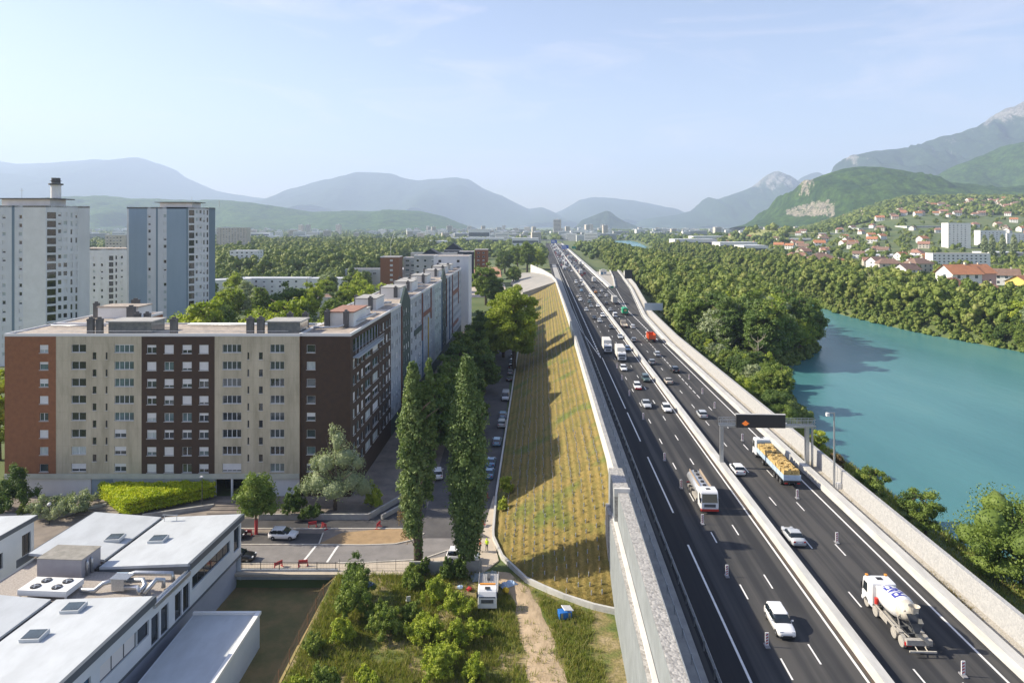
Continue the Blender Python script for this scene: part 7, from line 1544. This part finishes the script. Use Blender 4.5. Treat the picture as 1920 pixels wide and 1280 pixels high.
def dead(lab, x, y, h, sd_, up=True):
    g = random.Random(sd_); q = MB(); q.tube([(0, 0, -.5), (.2, 0, h * .5), (0, .1, h)], [.32, .2, .04], 6)
    for k in range(26 if up else 9):
        a = g.uniform(0, 6.28); z = h * (.25 + .65 * k / 26) if up else h * g.uniform(.45, .9); L_ = h * (.12 if up else .26) * g.uniform(.6, 1.3); q.tube([(0, 0, z), (math.cos(a) * L_ * .6, math.sin(a) * L_ * .6, z + L_ * (1.2 if up else .4)), (math.cos(a) * L_ * .8, math.sin(a) * L_ * .8, z + L_ * (2.4 if up else .9))], [.09, .06, .02], 4)
    o = q.build('dead_tree', m_dead, loc=(x, y, gz(x, y))); return tag(o, lab, 'tree')
dead('bare brushy dead tree standing in the riverside wood', 80.5, 240, 17, 1); dead('pale bare forked trunk at the near tip of the riverside wood', 76, 206, 12, 2, False); dead('pale dead branches above the far river bank trees', 178 + 26, 380, 17, 3, False)
# far woods as one mass each
def mass(name, lab, items, seed, leafs=34, kinds=3):
    """items: (x, y, z, r, h, tone). each crown a few leaf clumps"""
    g = np.random.default_rng(seed); it = np.array(items); n_ = len(it); nc = 8; leafs = max(8, int(leafs * .66))
    C = np.repeat(it, nc, axis=0); ph = g.uniform(0, 6.28, len(C)); rr = np.tile(np.array([0, .45, .6, .42, .55, .3, .66, .5]), n_) * C[:, 3] * g.uniform(.8, 1.2, len(C)); zz = C[:, 2] + C[:, 4] * np.tile(np.array([.80, .6, .45, .66, .36, .74, .3, .52]), n_) * g.uniform(.88, 1.12, len(C))
    cc = np.stack([C[:, 0] + np.cos(ph) * rr, C[:, 1] + np.sin(ph) * rr, zz], 1); cr = C[:, 3] * .38 * g.uniform(.7, 1.35, len(C)); tone = np.clip(C[:, 5] * .8 + g.normal(size=len(C)) * .13, 0, 1)
    D = np.repeat(cc, leafs, axis=0); R_ = np.repeat(cr, leafs)[:, None]; d = g.normal(size=(len(D), 3)); d /= np.linalg.norm(d, axis=1)[:, None]; d[:, 2] = np.where(d[:, 2] < -.2, -d[:, 2], d[:, 2]); c = D + d * R_ * g.uniform(.8, 1.05, (len(D), 1))
    nn = d + g.normal(size=d.shape) * .45; nn /= np.linalg.norm(nn, axis=1)[:, None]; a = np.cross(nn, g.normal(size=d.shape)); a /= np.linalg.norm(a, axis=1)[:, None]; b_ = np.cross(nn, a); s = R_ * .30 * g.uniform(.6, 1.3, (len(D), 1)); a = a * s; b_ = b_ * s * .8
    P = np.stack([c - a, c - b_, c + a, c + b_], 1).reshape(-1, 3); T_ = np.repeat(np.clip(np.repeat(tone, leafs) + g.normal(size=len(D)) * .12, 0, 1), 4)
    iv, if_ = ico(); M_ = len(cc); V2 = (cc[:, None, :] + iv[None] * (cr * .86)[:, None, None] * np.array([1, 1, .95])).reshape(-1, 3); F2 = (if_[None] + (np.arange(M_) * len(iv))[:, None, None]).reshape(-1) + len(P); T2 = np.repeat(tone, len(iv))
    me = raw_mesh(name, np.concatenate([P, V2]), np.concatenate([np.arange(len(P)), F2]), np.concatenate([np.full(len(P) // 4, 4), np.full(len(F2) // 3, 3)]), FW, np.concatenate([T_, T2]))
    o = bpy.data.objects.new(name, me); COL.objects.link(o); tag(o, lab, 'woodland', kind='stuff'); return o
FW = foliage('leaf_wood', [(0.058, 0.095, 0.019), (0.113, 0.162, 0.029), (0.186, 0.230, 0.044), (0.275, 0.286, 0.089)], .15)
def rt_(kind): return {'dark': .2, 'mid': .48, 'light': .7, 'silver': .92}[kind]
und = []
for _ in range(5200):
    y = 165 + 900 * random.random() ** 1.7; lb = interp(y, LBY, LBX); le = left_edge(y) - 3
    if random.random() < .45: x = random.uniform(le, lb + .5)
    elif random.random() < .35: x = lb - random.random() * 4 + 1
    else: rb = interp(y, RBY, RBX); x = rb - .5 + (random.random() ** 2) * 60
    if 40 < toRT((x, y))[0] < 53.5 + max(0, y - 240) * .04: continue
    und.append((x, y, max(gz(x, y), RZ) - .3, random.uniform(1.3, 2.6), random.uniform(1.6, 3.8), random.uniform(.1, .9)))
mass('undergrowth', 'bushes and reeds under the trees along both river banks', und, 4, 26)
mass('riverside_woodland', 'farther trees of the woods along both river banks', [(x, y, gz(x, y), 4.6 * h / 15, h, rt_(k)) for x, y, h, k in rest_w], 3, 60)
# ================================================================ town, suburbs and far city
m_grb = mat('grey_render', (.46, .46, .45), .85, col2=(.38, .38, .375), vscale=.2); m_dnavy = mat('navy_cladding', (.018, .028, .045), .7); m_beige = mat('beige_render', (.58, .52, .44), .85, col2=(.50, .45, .38), vscale=.2); m_pinkr = mat('pink_render', (.62, .36, .30), .85); m_yel = mat('yellow_render', (.66, .50, .14), .85)
m_farwin = mat('far_windows', (.06, .08, .10), .2, spec=.8); m_metroof = mat('pale_metal_roof', (.62, .63, .64), .5, col2=(.52, .53, .54), vscale=.1)
def at(u, v, Y): return Vector(((u - 960) * Y / F, Y, CH - (v - HZ) * Y / F))
def cols_even(L_, w, gap, st=1.2): return [(st + k * (w + gap), st + k * (w + gap) + w) for k in range(int((L_ - st - .6) // (w + gap)))]
GG = lambda: (random.choice([m_pane, m_pane3]), random.choice([0, 0, .5]), 0, m_frame)
# low white blocks beyond the plane trees
block('long low white block behind the courtyard trees', (-175, 424, 0), 0, 44, 12, 12.2, m_rendw, 3, 3.1, 10.8, cols_even(44, 1.5, 3.6), style=GG, roofm=m_metroof)
block('second low white block, right half of the long white row', (-130, 424, 0), 0, 29, 12, 12.0, m_rendw, 3, 3.1, 10.6, cols_even(29, 1.5, 3.8), style=GG, roofm=m_metroof, end_cols=[(3, 4.5)], mend=m_beige)
block('white gable ended block between blue grey tower and long low white block', (-178, 398, 0), R(38), 22, 12, 13, m_rendw, 3, 3.2, 11, cols_even(22, 1.6, 3.2), style=GG, roofm=m_metroof, end_cols=[(3, 4.4)], mend=m_dnavy)
block('white building with an orange patched flat roof among the courtyard trees', (-118, 330, 0), R(14), 30, 18, 9.5, m_rendw, 2, 3.2, 8, cols_even(30, 1.4, 3.2), style=GG, roofm=m_tile_b)
block('white terraced block standing alone in the park trees', (-254, 600, 8), 0, 25, 14, 15, m_rendw, 4, 3, 13.8, cols_even(25, 1.8, 2.6), style=GG, roofm=m_metroof, end_cols=[(2, 4), (8, 10)])
block('grey low hall left of the pale brown tree', (-130, 520, 0), 0, 30, 18, 11.5, m_grb, 1, 4, 9, cols_even(30, 3, 2), style=GG, roofm=m_chim); block('low grey hall with a pale flat roof, left of the brick tower', (-95, 540, 0), 0, 34, 26, 10, m_grb, 1, 4, 8, cols_even(34, 3, 2), style=GG, roofm=m_metroof)
bt_ = block('red brick tower above the flat roofs of the long block', (-82, 415, 0), 0, 11.6, 14, 26.2, m_brick, 7, 3.0, 24.6, [(6, 7.8)], style=lambda: (m_shut, 0, 0, m_frame), lod=1); q = MB(); q.tube([(5.8, 4, 26), (5.8, 4, 35)], .12, 5); q.tube([(5.8, 4, 35), (8.2, 4, 42)], .08, 4); q.build('antenna', m_galv, parent=bt_)
block('yellow and grey balconied block right of the brick tower', (-70, 430, 0), 0, 20, 12, 25, m_grb, 7, 3.0, 23.6, cols_even(20, 2.6, 1.0), style=lambda: (random.choice([m_pane, m_pane2]), random.choice([0, .5]), 0, m_frame), cap=60)
def gabled(lab, x, y, w, d, h, gh, m, rows_, cols_, rz=0):
    th = block(lab, (x, y, 0), rz, w, d, h, m, rows_, 3.0, h - 1.6, cols_, style=lambda: (m_shut, 0, 0, m_frame)); q = MB().mat(m); q.add([(0, 0, h), (w, 0, h), (w / 2, 0, h + gh), (0, d, h), (w, d, h), (w / 2, d, h + gh)], [(0, 1, 2), (5, 4, 3)]); q.mat(m_chim); q.add([(-.3, -.3, h + .1), (w / 2, -.3, h + gh + .2), (w / 2, d, h + gh + .2), (-.3, d, h + .1), (w + .3, -.3, h + .1), (w + .3, d, h + .1)], [(0, 1, 2, 3), (1, 4, 5, 2)]); q.build('gable_roof', parent=th); return th
gabled('dark navy gabled block above the flat roofs, nearer one', -64, 452, 17.5, 14, 24.5, 5, m_dnavy, 4, [(3, 4.6), (6.6, 11.4)]); gabled('dark navy gabled block, farther one to the right', -57, 560, 15, 14, 25, 5.5, m_dnavy, 3, [(3, 4.6), (8, 9.6)])
block('dark roofed residential block between the two navy gables', (-76, 500, 0), 0, 34, 14, 25, m_beige, 5, 3, 23, cols_even(34, 1.8, 2), style=GG, roofm=m_chim); block('red brown brick block at the far end of the street', (-29, 520, 0), 0, 10, 14, 27, m_brick, 7, 3, 25, [(2, 3.6), (6, 7.6)], style=GG); block('dark block beside the red brown one', (-40, 505, 0), 0, 10.5, 14, 26, m_dnavy, 7, 3, 24, [(2, 3.6), (6, 7.6)], style=GG)
block('grey white end block at the far corner of the long street', (-50, 340, 0), 0, 24, 12, 30.5, m_grb, 8, 3, 28.5, cols_even(24, 1.4, 2.4), style=GG)
# small far tower pair between the left towers
block('far white block seen between the left towers, left half', (-415, 680, 0), 0, 21, 14, 36, m_beige, 9, 3.2, 34, cols_even(21, 1.8, 1.6), style=GG, cap=50); block('far white block seen between the left towers, right half', (-393, 690, 0), 0, 22, 14, 35, m_grb, 9, 3.2, 33, cols_even(22, 1.8, 1.6), style=GG, cap=50)
block('far slab with a dark and a pale half right of the blue grey tower', (-470, 1060, 0), 0, 48, 16, 42, m_beige, 11, 3.2, 40, cols_even(48, 2, 2.6), style=GG, cap=80)
# sports ground and halls
structure(MB().quad((-45, 540, .1), (-8, 540, .1), (-14, 760, .1), (-62, 760, .1)).build('sports_ground', mat('red_clay', (.42, .22, .13), .95, col2=(.34, .19, .11), vscale=.05)))
structure(MB().quad((-26, 425, .12), (-3, 425, .12), (-6, 530, .12), (-34, 530, .12)).build('car_park', m_walk))
def hall(lab, u0, u1, vtop, Y, D_=40, m=m_rendw, mr=None):
    p0, p1 = at(u0, vtop, Y), at(u1, vtop, Y); zb = gz(p0.x, Y); th = thing('hall', lab, 'hall', (p0.x, Y, zb)); L_ = p1.x - p0.x; h = max(4, p0.z - zb)
    q = MB(); q.box(0, L_, 0, D_, -2, h); q.build('wall', m, parent=th); q = MB(); q.box(-.4, L_ + .4, -.4, D_ + .4, h + .003, h + .5); q.build('roof', mr or m_metroof, parent=th)
    q = MB(); q.box(1, L_ - 1, -.06, -.003, h * .45, h * .75); q.build('window_band', m_farwin, parent=th); return th
for a in [(845, 945, 446, 1500, 'large white industrial hall in the middle distance'), (878, 918, 430, 1800, 'grey blue office block beyond the large white hall'), (548, 582, 441, 2000, 'white hall left in the far plain'), (470, 505, 436, 2300, 'flat white hall at the foot of the far hill'), (1070, 1102, 433, 2600, 'long white hall right of the far motorway'), (960, 1010, 447, 1400, 'low hall with a pale roof left of the far motorway'), (780, 835, 452, 1250, 'dark low hall before the large white hall'),
          (1265, 1345, 449, 1150, 'white commercial hall behind the riverside wood, left'), (1350, 1420, 455, 1000, 'white commercial hall behind the riverside wood, middle'), (1395, 1440, 461, 900, 'low white hall right behind the riverside wood'), (1300, 1360, 443, 1450, 'white hall at the far edge of the suburb'), (1480, 1540, 448, 1250, 'pale blue hall in the suburb'), (1540, 1600, 446, 1330, 'long pale hall under the wooded slope'), (1610, 1700, 447, 1350, 'row of white workshop roofs under the slope'), (1700, 1775, 449, 1300, 'white workshop hall left of the white tower'), (1640, 1745, 480, 760, 'white sawtooth hall in front of the suburb trees'), (1865, 1925, 474, 820, 'white hall right of the white apartment block'), (1405, 1500, 441, 1600, 'grey white row of halls below the pale meadow')]: hall(a[4], a[0], a[1], a[2], a[3])
w1 = at(1778, 418, 967); z0_ = gz(w1.x, 967)
block('tall white tower block on the far bank below the village slope', (w1.x, 967, z0_), R(-8), 30, 20, w1.z - z0_, m_rendw, 12, 3.2, w1.z - z0_ - 3, cols_even(30, 1.8, 3.4), style=GG, cap=60, end_cols=[(2, 4), (7, 9), (12, 14)])
for u0, v0, Y, L_, lab in ((1838, 432, 1010, 36, 'middle white block right of the tall white tower'), (1888, 437, 1040, 40, 'right white block at the picture edge beyond the poplars')):
    w1 = at(u0, v0, Y); z0_ = gz(w1.x, Y); block(lab, (w1.x, Y, z0_), R(-6), L_, 16, w1.z - z0_, m_rendw, 8, 3.2, w1.z - z0_ - 3, cols_even(L_, 1.8, 3.6), style=GG, cap=60)
w1 = at(1749, 475, 648); block('long white five storey block between river trees and tower', (w1.x, 648, 3), R(-3), 54, 13, w1.z - 3, m_rendw, 5, 2.9, w1.z - 4.6, cols_even(54, 1.9, 2.4), style=lambda: (random.choice([m_pane, m_pane3]), 0, 0, m_frame), cap=90)
# houses
def house_proto(mw_, mr_, w=12, d=9, h=5.6, rh=3.2, hip=False):
    th = thing('house', '', '', (0, 0, -600)); q = MB().mat(mw_); q.box(-w / 2, w / 2, -d / 2, d / 2, -3, h)
    if not hip: q.add([(-w / 2, -d / 2, h), (-w / 2, d / 2, h), (-w / 2, 0, h + rh - .1), (w / 2, -d / 2, h), (w / 2, d / 2, h), (w / 2, 0, h + rh - .1)], [(0, 2, 1), (3, 4, 5)])
    q.build('wall', parent=th); e = .7; r_ = w * .28 if hip else 0
    q = MB(); q.add([(-w / 2 - e, -d / 2 - e, h - .35), (w / 2 + e, -d / 2 - e, h - .35), (w / 2 + e - r_, 0, h + rh), (-w / 2 - e + r_, 0, h + rh), (-w / 2 - e, d / 2 + e, h - .35), (w / 2 + e, d / 2 + e, h - .35)], [(0, 1, 2, 3), (5, 4, 3, 2), (0, 3, 4), (1, 5, 2)] if hip else [(0, 1, 2, 3), (5, 4, 3, 2)])
    ro = q.build('roof', mr_, parent=th); q = MB(); q.box(w * .2, w * .2 + .7, -.4, .5, h + rh * .5, h + rh + .8); q.build('chimney', m_beige, parent=ro)
    q = MB()
    for k in range(3):
        for z in (1.0, 3.7): x = -w * .34 + k * w * .3; q.box(x, x + 1.2, -d / 2 - .05, -d / 2 - .003, z, z + 1.3)
    for z in (1.0, 3.7): q.box(-w / 2 - .05, -w / 2 - .003, -1, .4, z, z + 1.3)
    q.build('windows', m_farwin, parent=th); return th
HP = [house_proto(m_rendw, m_tile, hip=True), house_proto(m_beige, m_tile), house_proto(m_rendw, m_tile_b), house_proto(m_rendw, m_tile_o), house_proto(m_beige, m_tile_b, 14, 10, 6, 3, True)]; used_h = set()
def house(x, y, rz, sc, k, lab, group=None):
    o = HP[k] if k not in used_h else dup(HP[k]); used_h.add(k); o.location = (x, y, gz(x, y)); o.rotation_euler = (0, 0, rz); o.scale = (sc, sc, sc); o['label'] = lab; o['category'] = 'house'
    if group: o['group'] = group
    elif 'group' in o: del o['group']
    return o
occ = []
def free(x, y, g_):
    for a, b_ in occ:
        if abs(a - x) < g_ and abs(b_ - y) < g_: return False
    occ.append((x, y)); return True
for u, v, Y, k, sc, rz, lab in [(1797, 0, 452, 3, 1.75, .1, 'big house with a bright orange hipped roof on the far bank'), (1884, 0, 470, 2, 1.3, -.5, 'house with a dull red roof right of the pink house'), (1850, 0, 372, 0, 1.1, .2, 'white low house with a red roof close behind the river trees'), (1700, 0, 520, 2, 1.35, .4, 'brown roofed house left of the orange roofed house'), (1665, 0, 600, 4, 1.3, -.2, 'brown roofed house before the sawtooth hall'), (1722, 0, 590, 4, 1.4, .3, 'second brown roofed house, in front of the white five storey block'), (1540, 0, 640, 4, 1.6, .05, 'long brown roofed house behind the river bank trees'), (1566, 0, 625, 3, 1.2, .1, 'orange roofed house right of the long brown roofed one'), (1478, 0, 700, 3, 1.1, .5, 'small orange roofed house among the river bank trees'), (1645, 0, 640, 2, 1.3, .3, 'brown roofed house with white gable left of the sawtooth hall'), (1780, 0, 400, 3, 1.2, .6, 'small orange roofed house in front of the big one')]:
    x = (u - 960) * Y / F; occ.append((x, Y)); house(x, Y, rz, sc, k, lab)
HP.append(house_proto(m_pinkr, m_tile_o, 20, 15, 9, 5)); x = (1822 - 960) * 455 / F; occ.append((x, 455)); house(x, 455, .15, 1.1, 5, 'large pink house with an orange roof next to the big orange roofed house')
HP.append(house_proto(m_yel, m_tile_o, 12, 10, 7, 3)); x = (1917 - 960) * 400 / F; occ.append((x, 400)); house(x, 400, .5, 1.2, 6, 'yellow house with a red roof at the right picture edge')
cnt = 0; random.seed(5)
while cnt < 165:
    Y = 42 * F / (random.uniform(441, 505) - HZ); u = random.uniform(1235, 1960); x = (u - 960) * Y / F
    if river_d(x, Y) > -62 - Y * .02 or (1760 < u < 1930 and 600 < Y < 1060) or not free(x, Y, 17 + Y * .008): cnt += .2; continue
    house(x, Y, random.uniform(-.8, .8), random.uniform(.9, 1.3), random.choice([0, 1, 2, 3, 4, 0, 3]), 'small tile roofed house in the suburb on the far bank', 'houses of the suburb on the far bank'); cnt += 1
cnt = 0
while cnt < 122:
    Y = random.uniform(1500, 2500); u = random.uniform(1560, 1950); x = (u - 960) * Y / F; v = HZ + (CH - gz(x, Y)) * F / Y
    lo = interp(u, [1560, 1700, 1800, 1920], [417, 410, 402, 396]); hi = interp(u, [1560, 1700, 1800, 1920], [408, 392, 380, 372])
    if not hi < v < lo + 6 or not free(x, Y, 20): cnt += .03; continue
    house(x, Y, random.uniform(-.6, .6), random.uniform(1.0, 1.5), random.choice([0, 1, 2, 3, 1]), 'small village house on the slope under the green hill', 'houses of the village on the slope'); cnt += 1
for hp in [h for h in HP if HP.index(h) not in used_h]:
    for c in list(hp.children_recursive): bpy.data.objects.remove(c)
    bpy.data.objects.remove(hp)
# meadow
mp2 = []
for j in range(9):
    for i in range(15): x = 470 + i * 13; y = 1400 + j * 26 - abs(i - 7) * 1; mp2.append((x, y, gz(x, y) + 1.2))
b = MB(); b.v = mp2; b.f = [(j * 15 + i, j * 15 + i + 1, (j + 1) * 15 + i + 1, (j + 1) * 15 + i) for j in range(8) for i in range(14)]; b.m = [0] * len(b.f); structure(b.build('meadow', mat('hay_meadow', (.30, .30, .10), .95, col2=(.24, .26, .08), vscale=.02), smooth=True))
# far city blocks: a few shapes, copied
def far_proto(w, d, h, m):
    th = thing('distant_building', '', '', (0, 0, -700)); q = MB(); q.box(-w / 2, w / 2, -d / 2, d / 2, -3, h); q.build('wall', m, parent=th); q = MB()
    for k in range(int(h // 3.2)): q.box(-w / 2 + 1, w / 2 - 1, -d / 2 - .1, -d / 2 - .003, 1.2 + k * 3.2, 2.4 + k * 3.2)
    q.build('window_bands', m_farwin, parent=th); q = MB(); q.box(-w / 2 - .4, w / 2 + .4, -d / 2 - .4, d / 2 + .4, h + .003, h + .8); q.box(-w * .15, w * .1, -2, 2, h + .8, h + 3); q.build('roof', m_metroof, parent=th); return th
FPR = [far_proto(30, 14, 22, m_rendw), far_proto(18, 16, 40, m_beige), far_proto(50, 14, 18, m_grb), far_proto(60, 40, 9, m_rendw), far_proto(24, 14, 28, m_beige)]; uf = set(); cnt = 0; random.seed(8)
def farb(k, x, y, s, lab, grp=None):
    o = FPR[k] if k not in uf else dup(FPR[k]); uf.add(k); o.location = (x, y, gz(x, y)); o.rotation_euler = (0, 0, random.uniform(-.3, .3)); o.scale = (s, s, s); o['label'] = lab; o['category'] = 'building'
    if grp: o['group'] = grp
    elif 'group' in o: del o['group']
    return o
farb(1, (1045 - 960) * 2900 / F, 2900, 1.75, 'tall slim tower in the far city, just right of the motorway end')
for u, Y, lab in ((1101, 3300, 'pale far tower before the dark rocky knoll, left of it'), (1108, 3500, 'second pale far tower before the rocky knoll'), (578, 3300, 'pale far tower at the foot of the forested hill'), (635, 3300, 'white far tower below the central mountain')): farb(1, (u - 960) * Y / F, Y, 1.2, lab)
while cnt < 285:
    Y = 1500 * (4600 / 1500) ** (random.random() ** .8); u = random.choice([random.uniform(160, 1180), random.uniform(780, 1160), random.uniform(1180, 1500)]); x = (u - 960) * Y / F
    if abs(toRT((x, Y))[0] - 28) < 40 or river_d(x, Y) > -30 or not free(x, Y, 40) or (450 < u < 860 and Y < 1900): cnt += .05; continue
    if (u > 1180 and Y < 2300) or Y < 1700 and random.random() < .6: cnt += .05; continue
    farb(random.choice([0, 0, 2, 2, 3, 4] if Y < 2600 or u > 1180 else [0, 0, 1, 2, 2, 3, 4]), x, Y, random.uniform(.7, 1.25), 'pale building far off in the hazy city', 'pale buildings of the far city'); cnt += 1
# woods and street trees of the plain as masses
def plain(name, lab, n_, fu, seed, leafs, hh=(9, 16), rr_=(4.5, 8)):
    items = []; random.seed(seed); k = 0
    while len(items) < n_ and k < n_ * 30:
        k += 1; u, Y = fu(); x = (u - 960) * Y / F; t = toRT((x, Y))[0]
        if (5 < t < 66 and Y < 1600) or river_d(x, Y) > -6: continue
        if any(abs(a - x) < 11 and abs(b_ - Y) < 11 for a, b_ in occ[:0]): continue
        items.append((x, Y, gz(x, Y), random.uniform(*rr_) * (1 + Y / 6000), random.uniform(*hh), random.random()))
    mass(name, lab, items, seed, leafs)
def fu1(): Y = random.uniform(560, 1500); return random.uniform(interp(Y, [560, 1500], [410, 380]), interp(Y, [560, 900, 1500], [700, 760, 860])), Y
plain('park_woodland', 'dense park wood behind the long block', 1500, fu1, 31, 44, (13, 22), (5.5, 8.5))
def fu2(): return random.uniform(395, 690), random.uniform(440, 620)
plain('park_woodland', 'bright trees before the park wood, round the low white blocks', 150, fu2, 32, 60, (9, 14), (4.5, 6.5))
def fu3():
    while True:
        Y = 900 * (5200 / 900) ** random.random(); u = random.uniform(-150, 1480)
        x = (u - 960) * Y / F
        if mn.noise(Vector((x * .004, Y * .0025, 1))) > -.22: return u, Y
plain('plain_trees', 'hedges and groves across the far plain', 3000, fu3, 33, 20, (8, 15), (7, 12))
def fu4():
    Y = 480 * (2600 / 480) ** random.random(); return random.uniform(1255, 2020), Y
plain('suburb_trees', 'garden trees among the houses of the far bank', 1050, fu4, 34, 44, (4.5, 8.5), (3.5, 6))
def fu5():
    while True:
        Y = random.uniform(1550, 2900); u = random.uniform(1440, 2050); x = (u - 960) * Y / F; v = HZ + (CH - gz(x, Y)) * F / Y
        lo = interp(u, [1440, 1560, 1700, 1920], [424, 418, 411, 398])
        if v > lo or random.random() < .25: return u, Y
plain('slope_woodland', 'wooded slope between the suburb and the hillside village', 2200, fu5, 35, 22, (10, 17), (7, 11))
def fu6(): Y = random.uniform(170, 520); return random.uniform(-80, 250), Y
# poplars by the white tower
for k, (u, Y) in enumerate(((1846, 800), (1860, 805), (1880, 812), (1901, 820))):
    x = (u - 960) * Y / F; th = mk('poplar_tree', 'dark slender poplar in the short row before the white towers', 'tree', (x, Y, gz(x, Y)), cone[0][0], cone[0][1], sc=1.5, group='poplars before the white towers')
